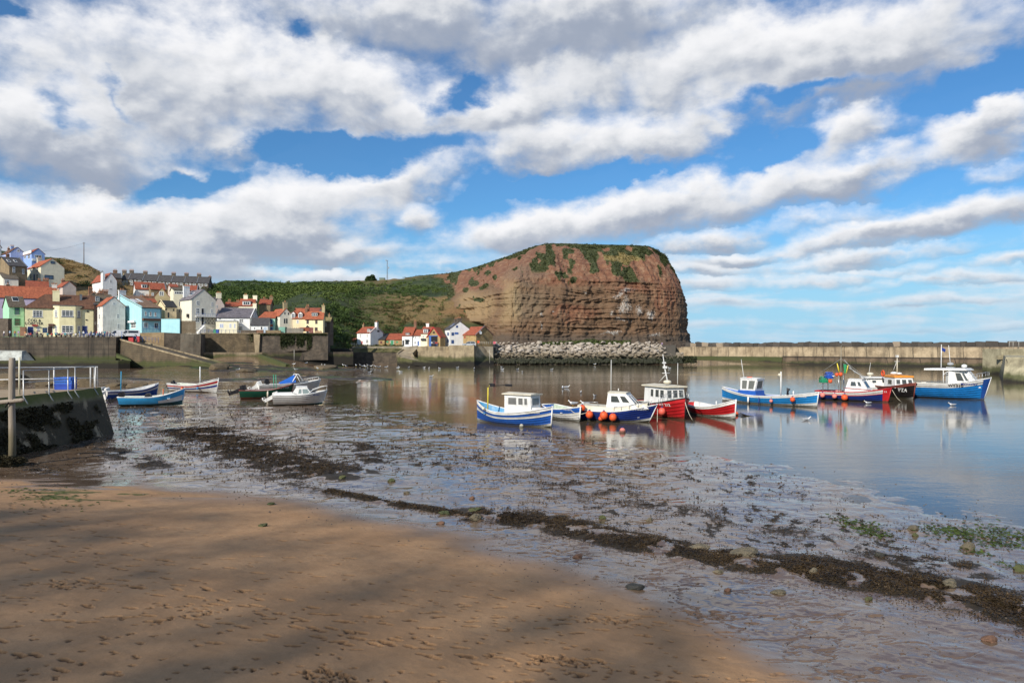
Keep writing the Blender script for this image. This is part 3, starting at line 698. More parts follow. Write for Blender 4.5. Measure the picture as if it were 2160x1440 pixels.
    gu = n.m('ADD', n.attr('guano'), n.m('MULTIPLY', n.m('SUBTRACT', n.noise(n.v('MULTIPLY', p, (1.6, 1.6, .9)), 1.5, 6, .8), .5), 2.6))
    c = n.mix(n.ss(gu, .8, 1.1, 0, .75), c, (.62, .6, .55))
    gr = n.mix(n.ss(n2, .3, .7), (.025, .04, .012), (.085, .088, .026)); gr = n.mix(n.ss(n.attr('straw'), .3, .7), gr, n.mix(n2, (.2, .145, .05), (.3, .23, .09)))
    c = n.mix(n.ss(n.m('ADD', n.attr('grass'), n.m('MULTIPLY', n.m('SUBTRACT', n2, .5), .8)), .38, .62), c, gr)
    n.set(b.inputs['Base Color'], c); b.inputs['Roughness'].default_value = .92
    h = n.m('ADD', n.m('MULTIPLY', bed, 1.0), n.m('ADD', n.m('MULTIPLY', bed2, .9), n2))
    n.set(b.inputs['Normal'], n.bump(h, .9, .4))
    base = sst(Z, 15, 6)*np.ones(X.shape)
    # carry the top back over the plateau so that the headland is solid
    ext = []
    for dd, dz in ((6, .3), (25, 0), (70, -6)):
        q = Pn[:, -1, :].copy(); q[:, 1] += dd; q[:, 2] += dz; ext.append(q)
    V = np.concatenate([Pn]+[e[:, None, :] for e in ext], 1); nt2 = nt+len(ext)
    pad = lambda a, v: np.concatenate([a, np.full((ns, len(ext)), v)], 1).ravel()
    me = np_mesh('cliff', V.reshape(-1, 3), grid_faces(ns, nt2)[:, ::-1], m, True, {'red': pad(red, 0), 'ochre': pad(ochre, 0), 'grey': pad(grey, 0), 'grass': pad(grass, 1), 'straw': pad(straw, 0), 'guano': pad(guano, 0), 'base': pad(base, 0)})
    kind(link('cliff', me), 'structure')
    # turf and bushes where the grass mask says so
    sp = []; st = []
    rr = random.Random(9)
    idx = np.argwhere((grass > .55) & (t+0*z > .12)); NR.shuffle(idx)
    for i, j in idx[:8000]:
        if px[i, j] > 1449: continue
        q = Pn[i, j]; r = rr.uniform(.22, .5)*(1.0 if t[0, j] < .93 else rr.choice([.7, .8, 1.0, 1.9]))
        (st if straw[i, j] > .4 and rr.random() < .8 else sp).append((q[0], q[1], q[2]-.1, r))
    scatter_bush(sp, 150, 'cliff_turf', foliage_mat('cliff turf', (.022, .032, .01), (.06, .07, .02), (.11, .1, .035)), 'green turf and low bushes along the top and ledges of the headland', .24, .7)
    if st: scatter_bush(st, 240, 'straw_grass', foliage_mat('straw grass', (.2, .15, .05), (.32, .24, .09), (.12, .11, .03)), 'straw coloured grass in a band under the rim of the headland', .22, .7)
make_cliff()

# unseen hill and leaf belt added behind the camera to shade the near sand
def make_shade_hill():
    edge = [G(-260, 1040, .6), G(0, 1066, .55), G(250, 1082, .5), G(500, 1108, .5), G(800, 1155, .5), G(1050, 1195, .5), G(1300, 1248, .45), G(1460, 1310, .5), G(1420, 1352, .5), G(1250, 1385, .6), G(1150, 1440, .6)]
    D = 95.0; tz = math.tan(SUN_EL)
    off = Vector((SH.x*D, SH.y*D, D*tz))
    top = [p+off for p in edge[:8]]
    side = Vector((-SH.y, SH.x, 0))
    top = [top[0]+(top[0]-top[2])*1.5+Vector((0, 0, -30))]+[top[0]+(top[0]-top[1])*.8+Vector((0, 0, -9))]+top
    last = top[-1]; d2 = (edge[8]-edge[7]); d3 = (edge[10]-edge[7])
    top += [last+d2*.6+Vector((0, 0, -.9)), last+Vector((1.0, -1, -3.2)), last+Vector((4, -3, -9)), last+Vector((14, -9, -24)), last+Vector((40, -25, -44))]
    fine = []
    for a, b_ in zip(top[:-1], top[1:]):
        k = max(2, int((b_-a).length/.7))
        for i in range(k):
            q = a.lerp(b_, i/k); w_ = float(fbm(np.array([q.x*.5]), np.array([q.y*.5]), 4)[0])-.5
            q = q+Vector((0, 0, w_*1.6)); fine.append(q)
    low = [q-Vector((0, 0, 17)) for q in fine]; rows = []
    for f, dz in ((0, 0), (.12, -3), (.4, -12), (.8, -26), (1.3, -40)):
        rows.append([Vector((q.x+SH.x*f*60, q.y+SH.y*f*60, max(-2, q.z+dz*1.0))) for q in low])
    front = [[Vector((q.x-SH.x*g, q.y-SH.y*g, max(-2, q.z-h))) for q in low] for g, h in ((30, 50), (22, 36), (12, 18), (3, 3))]
    mb = MB(); mb.grid(front+rows)
    kind(mb.build('hillside', foliage_mat('shade hill turf', (.03, .045, .015), (.07, .085, .025), (.12, .11, .04))), 'structure')  # unseen hill, added to carry the shading leaf belt
    C = []; rr = random.Random(17)
    for i in range(len(fine)-1):
        a, b_ = fine[i], fine[i+1]; k = int(240*(b_-a).length)
        for j in range(k):
            q = a.lerp(b_, rr.random()); h = 19*rr.random()**1.0; dpt = rr.uniform(-5, 5)
            q = q+Vector((SH.x*dpt, SH.y*dpt, -h+dpt*tz*.0))
            if mnoise.fractal(Vector((q.x*.22, q.y*.22, q.z*.22)), 1, 2, 3) < -.5: continue
            if h < 4 and rr.random() > .25+.75*h/4: continue
            C.append(tuple(q))
    V, F = leaf_quads(np.array(C), NR.uniform(.3, .55, len(C)))
    kind(link('shade_belt', np_mesh('shade_belt', V, F, foliage_mat('shade screen leaves', (.02, .04, .01), (.05, .08, .02), (.09, .11, .03)), False)), 'stuff', 'unseen leaf belt added on a hill behind the camera to shade the near sand')
make_shade_hill()
# ------------------------------------------------------------------ houses
K1, K2, K3, K6 = (0, 500, 6.26), (180, 540, 7.2), (430, 600, 7.448), (680, 640, 5.4)
WHITE = paint((.80, .79, .76), .6, .1, .8, .2); CREAM = paint((.84, .77, .56), .6, .12, .8, .2); YEL = paint((.84, .76, .46), .6, .12, .8, .18)
BEIGE = paint((.74, .69, .57), .7, .12, .8, .22); LILAC = paint((.52, .44, .58), .7); MINT = paint((.40, .70, .46), .6, .12, .8, .2); AQUA = paint((.40, .70, .74), .6, .12, .8, .15)
SKYB = paint((.30, .42, .72), .6, .1, .8, .15); LAV = paint((.38, .44, .68), .6, .1, .8, .15); GREYW = paint((.74, .70, .63), .75, .2, .6, .5); PEACH = paint((.80, .64, .40), .65, .14, .8, .2)
TAN = paint((.42, .34, .19), .8, .2, .8, .3); PINKW = paint((.62, .52, .45), .7, .12, .8, .2); STONE = masonry((.30, .215, .12), (.40, .29, .16), (.2, .16, .11)); OCHRE = masonry((.44, .29, .12), (.52, .37, .17), (.3, .22, .13))
DSTONE = masonry((.13, .10, .075), (.2, .155, .11), (.1, .08, .06)); BRICK = masonry((.36, .13, .06), (.42, .17, .08), (.3, .22, .16), .24, .08, name='brick')
PAN = tiles((.36, .09, .042), dark=.45); PANO = tiles((.44, .12, .052), dark=.4); PAND = tiles((.17, .075, .04), dark=.7); TANT = tiles((.27, .16, .095), 'weathered tile'); BRT = tiles((.16, .125, .085), 'brown tile')
SLATE = tiles((.085, .078, .078), 'slate', .4, .3, .25); PSLATE = tiles((.20, .175, .19), 'mossy slate', .6, .3, .25); BSLATE = tiles((.04, .04, .045), 'black slate', .4, .3, .25)
WHT = paint((.8, .79, .76), .45, .05, 1, .08, 0); NAVY = paint((.02, .035, .14), .4, .1, 1, .1, 0); BLKP = paint((.02, .02, .022), .5, .1, 1, .1, 0); GLS = glass(); REDP = paint((.42, .03, .03), .45, .1, 1, .1, 0); GRNP = paint((.05, .25, .12), .5, .1, 1, .1, 0); BLUP = paint((.05, .13, .38), .5, .1, 1, .1, 0)
POT = paint((.45, .2, .1), .8, .15, 2, .2, 0); LEAD = paint((.15, .16, .175), .6, .15, 1.5, .3)

class House:
    def __init__(s, name, label, cat, K, xa, xb, xc, Y, th, base, eave, ridge, wall, roof, rd='x', D=8.0, xd=None, group=None, hip=0, rf=.5, over=.22, dig=3.0, coping=None, box=False):
        s.K = K; px = lambda x: K[0]+x/K[2]; py = lambda y: K[1]+y/K[2]
        a = R(th); s.f = Vector((math.cos(a), math.sin(a), 0)); s.g = Vector((-math.sin(a), math.cos(a), 0))
        B = P(px(xb), py(base), Y); s.B = B
        kc = (px(xc)-1080)/CF; s.w = (kc*B.y-B.x)/(s.f.x-kc*s.f.y)
        if xa is not None:
            ka = (px(xa)-1080)/CF; D = (ka*B.y-B.x)/(s.g.x-ka*s.g.y)
        if xd is not None:
            C = B+s.f*s.w; kd = (px(xd)-1080)/CF; D = (kd*C.y-C.x)/(s.g.x-kd*s.g.y)
        s.D = D; s.th = a; s.rd = rd
        he = (base-eave)/K[2]*Y/CF; s.he = he
        mid = B+(s.g*D*rf if rd == 'x' else s.f*s.w*.5)
        s.hr = max(he+.25, CH-(py(ridge)-HZ)*mid.y/CF-B.z)
        s.o = thing(name, label, cat, B, a, group); s.mats = (wall, roof)
        w, d, hr = s.w, D, s.hr
        m = MB(); b0 = -dig
        if rd == 'x': prof = [(0, b0), (d, b0), (d, he), (d*rf, hr), (0, he)]; m.extr([(0, y, z) for y, z in prof], (w, 0, 0))
        else: prof = [(0, b0), (w, b0), (w, he), (w*.5, hr), (0, he)]; m.extr([(x, 0, z) for x, z in prof][::-1], (0, d, 0))
        if hip and rd == 'x':
            m = MB(); m.box(0, w, 0, d, b0, he)
        s.wall = m.build('wall', wall, s.o)
        # roof: two pitched slabs with their own thickness
        r = MB(); th_ = .14; e = over
        def slab(p0, p1, q1, q0):                      # eave start, eave end, ridge end, ridge start
            p0, p1, q1, q0 = [Vector(v) for v in (p0, p1, q1, q0)]
            n = (p1-p0).cross(q0-p0).normalized(); n = n if n.z > 0 else -n
            L = (p1-p0).length; H = (q0-p0).length; H1 = (q1-p1).length
            lo = [v+n*.03 for v in (p0, p1, q1, q0)]; hi = [v+n*(th_+.03) for v in (p0, p1, q1, q0)]
            c = lo+hi
            i0 = (q0-p0).dot((p1-p0).normalized()); i1 = (q1-p0).dot((p1-p0).normalized())
            uv = [(0, 0)]*4
            r.add(c, [(3, 2, 1, 0), (4, 5, 6, 7), (0, 1, 5, 4), (1, 2, 6, 5), (2, 3, 7, 6), (3, 0, 4, 7)], 0, None, [uv, [(0, H), (L, H), (i1, 0), (i0, 0)], [(0, 0), (L, 0), (L, .1), (0, .1)], uv, uv, uv])
        if rd == 'x':
            k = e*(hr-he)/(d*rf); h0 = hip*w if hip else -e
            slab((-e, -e, he-k), (w+e, -e, he-k), (w+e, d*rf, hr), (h0, d*rf, hr))
            k2 = e*(hr-he)/(d*(1-rf)); slab((w+e, d+e, he-k2), (-e, d+e, he-k2), (h0, d*rf, hr), (w+e, d*rf, hr))
            if hip: slab((-e, d+e, he-k2), (-e, -e, he-k), (h0, d*rf, hr), (h0, d*rf+.01, hr))
            s.rp = lambda t: Vector((w*t, d*rf, hr))
        else:
            k = e*(hr-he)/(w*.5)
            slab((-e, d+e, he-k), (-e, -e*.3, he-k), (w*.5, -e*.3, hr), (w*.5, d+e, hr))
            slab((w+e, -e*.3, he-k), (w+e, d+e, he-k), (w*.5, d+e, hr), (w*.5, -e*.3, hr))
            s.rp = lambda t: Vector((w*.5, d*t, hr))
        s.roof = None if box else r.build('roof', roof, s.o)
        if box:
            r2 = MB(); r2.box(-.15, w+.15, -.15, d+.15, he, he+.16); s.roof = r2.build('roof', roof, s.o)
        if coping is not None and rd == 'x':
            for x in ([0] if coping == 'L' else [w] if coping == 'R' else [0, w]):
                cm = MB()
                for ya, za, yb, zb in ((-.25, he-.25*(hr-he)/(d*rf), d*rf, hr), (d+.25, he-.25*(hr-he)/(d*(1-rf)), d*rf, hr)):
                    cm.hexa([(x-.14, ya, za+.02), (x+.14, ya, za+.02), (x+.14, yb, zb+.02), (x-.14, yb, zb+.02), (x-.14, ya, za+.34), (x+.14, ya, za+.34), (x+.14, yb, zb+.34), (x-.14, yb, zb+.34)])
                cm.build('coping', wall if wall not in (STONE, OCHRE, DSTONE) else LEAD, s.o)
    # photo position -> (u, z) on a wall face
    def uz(s, face, x, y):
        px = s.K[0]+x/s.K[2]; py = s.K[1]+y/s.K[2]
        ray = Vector(((px-1080)/CF, 1, -(py-HZ)/CF)); O = Vector((0, 0, CH))
        if face == 'F': q, n, u = s.B, s.g, s.f
        elif face == 'L': q, n, u = s.B, s.f, s.g
        else: q, n, u = s.B+s.f*s.w, s.f, s.g
        t = (q-O).dot(n)/ray.dot(n); p = O+ray*t
        return (p-q).dot(u), p.z-s.B.z
    def M(s, face):                                     # local frame of a face: x along, y outward (towards the viewer), z up
        if face == 'F': return Matrix(((1, 0, 0, 0), (0, -1, 0, 0), (0, 0, 1, 0), (0, 0, 0, 1)))
        if face == 'L': return Matrix(((0, -1, 0, 0), (1, 0, 0, 0), (0, 0, 1, 0), (0, 0, 0, 1)))
        return Matrix(((0, 1, 0, s.w), (1, 0, 0, 0), (0, 0, 1, 0), (0, 0, 0, 1)))
    def win(s, face, rect, nx=2, ny=2, fr=WHT, gl=GLS, sill=None, name='window', off=0.0, fw=.15):
        u0, z1 = s.uz(face, rect[0], rect[1]); u1, z0 = s.uz(face, rect[2], rect[3])
        if u0 > u1: u0, u1 = u1, u0
        return s.win_uz(face, u0, u1, z0, z1, nx, ny, fr, gl, sill, name, off, fw)
    def win_uz(s, face, u0, u1, z0, z1, nx=2, ny=2, fr=WHT, gl=GLS, sill=None, name='window', off=0.0, fw=.15, M=None):
        M = M or s.M(face); m = MB(); o = off; fw = min(fw, (u1-u0)*.2)
        m.box(u0, u1, o-.05, o+.035, z1-fw, z1, 0, M); m.box(u0, u1, o-.05, o+.035, z0, z0+fw, 0, M)
        m.box(u0, u0+fw, o-.05, o+.035, z0+fw, z1-fw, 0, M); m.box(u1-fw, u1, o-.05, o+.035, z0+fw, z1-fw, 0, M)
        bw = fw*.7
        for i in range(1, nx):
            x = lerp(u0, u1, i/nx); m.box(x-bw/2, x+bw/2, o-.05, o+.028, z0+fw, z1-fw, 0, M)
        for i in range(1, ny):
            z = lerp(z0, z1, i/ny); m.box(u0+fw, u1-fw, o-.05, o+.022, z-bw/2, z+bw/2, 0, M)
        w = m.build(name, fr, s.o)
        g = MB(); g.box(u0+fw, u1-fw, o-.05, o+.012, z0+fw, z1-fw, 0, M); g.build('pane', gl, w)
        if sill is not None:
            q = MB(); q.box(u0-.08, u1+.08, o-.05, o+.12, z0-.12, z0, 0, M); q.build('sill', sill, w)
        return w
    def door(s, face, rect, mat, panel=True, name='door', fr=WHT):
        u0, z1 = s.uz(face, rect[0], rect[1]); u1, z0 = s.uz(face, rect[2], rect[3])
        if u0 > u1: u0, u1 = u1, u0
        M = s.M(face); m = MB(); m.box(u0, u1, -.05, .03, z0, z1, 0, M)
        if panel:
            for a, b in ((.12, .45), (.55, .88)):
                for c, d in ((.08, .48), (.56, .92)): m.box(lerp(u0, u1, a), lerp(u0, u1, b), -.02, .045, lerp(z0, z1, c), lerp(z0, z1, d), 0, M)
        o = m.build(name, mat, s.o)
        f = MB(); f.box(u0-.09, u0, -.05, .06, z0, z1+.09, 0, M); f.box(u1, u1+.09, -.05, .06, z0, z1+.09, 0, M); f.box(u0, u1, -.05, .06, z1, z1+.09, 0, M); f.build('door_frame', fr, o)
        return o
    def bits(s, face, rect, mat, d0=-.05, d1=.1, name='panel', parent=None):
        u0, z1 = s.uz(face, rect[0], rect[1]); u1, z0 = s.uz(face, rect[2], rect[3])
        if u0 > u1: u0, u1 = u1, u0
        m = MB(); m.box(u0, u1, d0, d1, z0, z1, 0, s.M(face)); return m.build(name, mat, parent or s.o)
    def chim(s, t, w=.9, h=1.6, mat=BRICK, pots=2, dx=0.0, dz=.8, dd=0.0):
        p = s.rp(t); m = MB(); x, y, z = p.x+dx, p.y+dd, p.z; b = .32
        m.box(x-w/2, x+w/2, y-b, y+b, z-dz, z+h-.25); m.box(x-w/2-.07, x+w/2+.07, y-b-.07, y+b+.07, z+h-.25, z+h)
        for i in range(pots):
            q = x+(i-(pots-1)/2)*.42; m.lathe([(.15, 0), (.12, .1), (.11, .5), (.14, .55)], 8, 1, Matrix.Translation((q, y, z+h)))
        m.build('chimney', [mat, POT], s.roof)
    def skylight(s, t0, t1, v0, v1, mat=GLS, fr=WHT):
        """a light set in the front pitch: t along the ridge, v down the slope"""
        def pt(t, v, h):
            a = Vector((s.w*t, 0, s.he)) if s.rd == 'x' else Vector((0, s.D*(1-t), s.he)); b = Vector((s.w*t, s.D*.5, s.hr)) if s.rd == 'x' else Vector((s.w*.5, s.D*(1-t), s.hr))
            n = Vector((0, -(s.hr-s.he), s.D*.5)).normalized() if s.rd == 'x' else Vector((-(s.hr-s.he), 0, s.w*.5)).normalized()
            return b.lerp(a, v)+n*h
        for mt, nm, g, h0, h1 in ((fr, 'skylight', 0, .1, .24), (mat, 'pane', .07, .12, .26)):
            k = g/max(.3, abs(t1-t0))
            c = [pt(t0+.02*bool(g), v1-.03*bool(g), h0), pt(t1-.02*bool(g), v1-.03*bool(g), h0), pt(t1-.02*bool(g), v0+.03*bool(g), h0), pt(t0+.02*bool(g), v0+.03*bool(g), h0)]
            c += [pt(t0+.02*bool(g), v1-.03*bool(g), h1), pt(t1-.02*bool(g), v1-.03*bool(g), h1), pt(t1-.02*bool(g), v0+.03*bool(g), h1), pt(t0+.02*bool(g), v0+.03*bool(g), h1)]
            m = MB().hexa(c); o = m.build(nm, mt, s.o if not g else last); last = o
    def dormer(s, rect, roof=None, gabled=False, nx=2, ny=2, mat=WHT, back=2.2, flat=True):
        """a dormer standing out of the front pitch at a photo rectangle"""
        roof = roof or s.mats[1]
        u0, z1 = s.uz('F', rect[0], rect[1]); u1, z0 = s.uz('F', rect[2], rect[3])
        # move the face back to where the roof is at sill height
        k = (s.D*.5)/(s.hr-s.he); yb = max(.15, (z0-s.he)*k)
        sc = (s.B.y+yb*s.g.y)/s.B.y; zc = CH-s.B.z
        z0, z1 = zc+(z0-zc)*sc, zc+(z1-zc)*sc; c = (u0+u1)/2; hw = (u1-u0)/2*sc; c = c+yb*(-s.B.x/s.B.y)*-.0
        m = MB(); y0 = max(.05, (z0-s.he)*k-.25)
        if gabled: m.extr([(c-hw, y0, z0), (c+hw, y0, z0), (c+hw, y0, z1-.45*hw*2), (c, y0, z1), (c-hw, y0, z1-.45*hw*2)][::-1], (0, back, 0))
        else: m.box(c-hw, c+hw, y0, y0+back, z0, z1)
        d = m.build('dormer', mat, s.o)
        M2 = Matrix(((1, 0, 0, 0), (0, -1, 0, y0), (0, 0, 1, 0), (0, 0, 0, 1))); zt = z1-(.5*hw*2 if gabled else .15)
        f = MB(); g = MB(); uu0, uu1, zz0 = c-hw*.8, c+hw*.8, z0+.15
        g.box(uu0, uu1, -.02, .03, zz0, zt, 0, M2)
        for i in range(nx+1): x = lerp(uu0, uu1, i/nx); f.box(x-.05, x+.05, -.02, .06, zz0, zt, 0, M2)
        for i in range(ny+1): z = lerp(zz0, zt, i/ny); f.box(uu0, uu1, -.02, .055, z-.04, z+.04, 0, M2)
        f.build('window', WHT, d); g.build('pane', GLS, d)
        q = MB()
        if gabled:
            for sg in (-1, 1):
                q.hexa([(c, y0-.12, z1+.02), (c+sg*(hw+.12), y0-.12, z1-.45*hw*2-.1), (c+sg*(hw+.12), y0+back, z1-.45*hw*2-.1), (c, y0+back, z1+.02), (c, y0-.12, z1+.14), (c+sg*(hw+.12), y0-.12, z1-.45*hw*2+.04), (c+sg*(hw+.12), y0+back, z1-.45*hw*2+.04), (c, y0+back, z1+.14)])
        else: q.box(c-hw-.1, c+hw+.1, y0-.15, y0+back, z1, z1+.14)
        q.build('roof', roof if gabled else LEAD, d)
    def gutter(s, face='F'):
        m = MB(); M = s.M(face); L = s.w if face == 'F' else s.D
        m.box(-.1, L+.1, .1, .2, s.he-.14, s.he-.03, 0, M); m.box(L-.22, L-.14, .0, .09, -2.4, s.he-.14, 0, M)
        m.build('gutter', BLKP, s.o)

def village():
    W = dict(nx=2, ny=2)
    h = House('white_house', 'white hilltop house cut off by the photo edge beside the lavender house', 'house', K1, -80, -40, 18, 272, 50, 250, 130, 95, WHITE, PAND, 'y'); h.chim(.2)
    h.win('F', (-15, 150, 5, 185))
    h = House('blue_house', 'lavender blue house with a small twin window high in its gable, on the hilltop', 'house', K1, 20, 140, 320, 262, 48, 335, 196, 135, LAV, PAND, 'y')
    h.win('F', (225, 160, 262, 200), 2, 1); h.chim(.55, .9, 1.0, SKYB, 3); h.chim(.95, .7, .8, BRICK, 1)
    h = House('blue_house', 'brighter sky blue hilltop house with a red roof, white windows and a balcony', 'house', K1, 300, 418, 590, 258, 48, 335, 212, 152, SKYB, PAN, 'y')
    h.win('L', (318, 232, 345, 280)); h.win('L', (368, 232, 398, 280)); h.win('F', (460, 232, 550, 278), 4, 1); h.bits('F', (420, 282, 465, 318), WHT, 0, .6, 'balcony'); h.bits('L', (300, 208, 418, 222), WHT, 0, .15, 'fascia')
    h = House('stone_house', 'brown stone house with a dark slate roof and two white skylights below the blue houses', 'house', K1, -80, 122, 358, 232, 52, 640, 378, 262, STONE, SLATE, 'x', coping='R')
    h.win('F', (165, 392, 200, 470), 2, 2); h.win('F', (292, 420, 322, 490), 2, 2); h.skylight(.1, .28, .35, .6, GLS); h.skylight(.5, .66, .3, .55, GLS); h.chim(.35, .9, 1.1)
    h = House('cream_house', 'large cream house with red roof, blue door and wide gable windows below the knoll', 'house', K1, 362, 538, 850, 240, 50, 582, 385, 287, CREAM, PANO, 'y')
    for r in ((395, 400, 420, 458), (480, 395, 508, 455), (392, 488, 418, 550), (478, 488, 508, 548)): h.win('L', r, 2, 2, WHT)
    h.door('L', (443, 493, 465, 575), NAVY); h.win('F', (668, 316, 728, 356), 1, 1, BLKP, glass((.06, .09, .14))); h.win('F', (588, 498, 706, 560), 2, 1, BLKP, glass((.06, .1, .17))); h.chim(.97, 1.5, 1.3, CREAM, 2)
    h = House('bungalow', 'low cream house with brown roof and three pane window above the long red roof', 'house', K1, -60, 48, 243, 224, 40, 660, 545, 470, BEIGE, BRT, 'x'); h.win('F', (62, 560, 128, 620), 3, 1); h.chim(1.0, .9, .7)
    h = House('lilac_building', 'long building with a broad bright red pantile roof and lilac wall behind the green house', 'house', K1, None, -70, 735, 212, 33, 1130, 792, 640, LILAC, PANO, 'x', D=9); h.chim(.2, .8, .5, DSTONE, 1); h.chim(.98, 1.4, 1.0, GREYW, 4)
    h = House('green_house', 'mint green house with a brown tiled roof and wide skylight beside the yellow pub', 'house', K1, 38, 120, 332, 201, 47, 1225, 918, 782, MINT, BRT, 'x')
    h.win('F', (190, 930, 262, 1027), 1, 2, GRNP, glass((.03, .08, .12)), WHT); h.win('F', (190, 1072, 270, 1170), 1, 2, GRNP, glass((.03, .05, .04)), WHT); h.skylight(.32, .72, .1, .5); h.gutter()
    h = House('red_roofed_house', 'house with two red roof pitches showing behind the pub roof, brick stacks on its end', 'house', K1, None, 345, 640, 226, 35, 830, 655, 578, PINKW, PAN, 'x', D=8); h.chim(.9, 1.6, .7, BRICK, 4); h.chim(.6, .8, .5, BRICK, 2)
    h = House('gabled_cottage', 'pinkish cottage with a plain blank gable and red roof behind the pub', 'house', K1, 735, 828, 1005, 228, 48, 830, 655, 588, PINKW, PAN, 'y'); h.chim(.9, .9, .9, BRICK, 2); h.win('L', (780, 660, 800, 700), 1, 2)
    # the pub
    h = House('pub', 'pale yellow harbour pub with a dark red tiled roof and black lettering on its wall', 'pub', K1, None, 330, 1245, 199, 31, 1282, 925, 752, YEL, PAND, 'x', D=9, hip=.27, over=.3)
    pub = h
    h.win('F', (432, 965, 562, 1055), 3, 3, WHT, GLS, NAVY); h.door('F', (366, 1182, 438, 1280), NAVY); h.win('F', (487, 1182, 523, 1235), 2, 3, WHT, GLS, NAVY); h.win('F', (562, 1195, 622, 1262), 1, 1, NAVY, glass((.03, .05, .09))); h.door('F', (632, 1180, 692, 1282), paint((.05, .025, .02), .6)); h.door('F', (1085, 1172, 1150, 1280), NAVY)
    for r in ((1142, 972, 1168, 990), (1128, 1085, 1152, 1098)): h.bits('F', r, BLKP, 0, .15, 'lamp')
    h.bits('F', (425, 1158, 500, 1175), REDP, 0, .5, 'awning'); h.bits('F', (640, 1145, 715, 1175), paint((.12, .06, .04), .7), 0, .8, 'porch_roof')
    bay = MB(); u = [h.uz('F', x, 1100)[0] for x in (700, 790, 1005, 1085)]; z1 = h.uz('F', 800, 907)[1]
    sc = [u[0], u[1]-.0, u[2]+.0, u[3]]; bay.prism([(sc[0], -.02), (sc[0], -.03), (sc[1]-.1, -1.1), (sc[2]-.15, -1.1), (sc[3], -.03), (sc[3], -.02)], -3, z1)
    bo = bay.build('bay', YEL, h.o); pl = MB(); pl.prism([(sc[0]-.1, .3), (sc[0]-.1, -.1), (sc[1]-.15, -1.25), (sc[2]-.1, -1.25), (sc[3]+.1, -.1), (sc[3]+.1, .3)], z1, z1+.14); pl.build('bay_roof', LEAD, h.o)
    for r in ((815, 965, 970, 1052), (815, 1168, 970, 1262)): h.win('F', r, 3, 3, WHT, GLS, NAVY if r[1] < 1000 else WHT, off=1.1)
    for (ua, ub) in ((sc[0], sc[1]-.1), (sc[3], sc[2]-.15)):
        ya, yb = .03, 1.1; e = Vector((ub-ua, -(yb-ya), 0)); L = e.length; e.normalize(); nrm = Vector((e.y, -e.x, 0)); nrm = nrm if nrm.y < 0 else -nrm
        M2 = Matrix(((e.x, nrm.x, 0, ua), (e.y, nrm.y, 0, -ya), (0, 0, 1, 0), (0, 0, 0, 1)))
        for za, zb in ((965, 1058), (1168, 1262)):
            h.win_uz('F', L*.28, L*.72, h.uz('F', 745, zb)[1], h.uz('F', 745, za)[1], 2, 4, WHT, GLS, NAVY, M=M2)
    h.chim(.435, 1.7, 1.1, YEL, 4, dd=-2.2, dz=3.0); h.chim(.8, .6, .3, LEAD, 0, dd=-1.6, dz=2.4); h.chim(.995, .7, 1.0, DSTONE, 2); h.gutter()
    for txt, cx, by, wd, sz in (('COD &', 452, 1115, 132, 1.0), ('LOBSTER', 452, 1157, 178, 1.0)):
        V, F = text_mesh(txt, 1.0, .012); wv = max(v[0] for v in V)-min(v[0] for v in V); u0, z0 = h.uz('F', cx, by); ww = wd/K1[2]*h.B.y/CF*1.12; k = ww/wv
        m = MB(); m.extr([(0, 0, 0)]*3, (0, 0, 0)) if False else None
        m.add([(u0+v[0]*k, -.05, z0+v[1]*k*1.05) for v in V], F); m.build('lettering', BLKP, h.o)
    # between pub and white house
    h = House('grey_house', 'tall off-white house with damp stains across its gable, next to the parked vans', 'house', K2, 170, 265, 605, 201, 46, 1175, 752, 622, GREYW, PANO, 'y')
    for r in ((203, 768, 226, 810), (206, 880, 224, 960), (186, 1030, 204, 1090)): h.win('L', r, 2, 2, WHT)
    for r in ((415, 702, 460, 745), (478, 876, 515, 945), (485, 1028, 522, 1100)): h.win('F', r, 2, 2, WHT)
    h = House('gap_house', 'narrow dark block with one window in the gap between the pub and the stained off-white house', 'house', K2, None, 138, 172, 204, 31, 1170, 740, 720, paint((.05, .03, .025), .8), SLATE, 'x', D=6); h.win('F', (142, 1000, 166, 1040), 1, 2, paint((.3, .25, .2)))  # narrow dark block filling the gap beside the pub
    h = House('white_house', 'narrow tall white house with a red roof and outside chimney stack below the dry knoll', 'house', K2, 105, 300, 480, 233, 46, 590, 368, 258, WHITE, PAN, 'y')
    h.win('F', (372, 357, 402, 410)); h.win('F', (360, 485, 405, 520), 2, 1, WHT); c = MB(); uu = h.uz('L', 285, 400)[0]; c.box(-.7, 0, uu-1, uu+1.0, -3, h.he+2.4); c.build('chimney', WHITE, h.roof)
    h = House('peach_house', 'peach walled house half hidden by chimneys above the pub end wall', 'house', K2, -30, 15, 275, 222, 44, 760, 640, 552, PEACH, TANT, 'y'); h.win('F', (150, 575, 185, 610)); h.chim(.3, 1.0, 1.3, BRICK, 3, dx=-1); h.chim(.6, 1.0, .8, BRICK, 3, dx=2.2, dz=2)
    h = House('peach_house', 'small house with a lead grey dormer under brick chimneys behind the stained gable', 'house', K2, None, 140, 420, 214, 40, 800, 700, 580, PEACH, BRT, 'x', D=7); h.dormer((150, 615, 215, 690)); h.chim(.4, 1.4, .5, BRICK, 3); h.chim(.72, 1.2, 1.1, BRICK, 4)
    h = House('blue_gabled_house', 'pale turquoise house with a long brown roof, peach blinds and a railed balcony', 'house', K2, 225, 855, 1155, 201, 50, 1142, 782, 600, AQUA, TANT, 'x', coping='L')
    h.win('L', (695, 1015, 768, 1092), 2, 2, WHT, glass((.1, .1, .11)), WHT); h.bits('L', (682, 985, 775, 1008), WHT, 0, .7, 'awning')
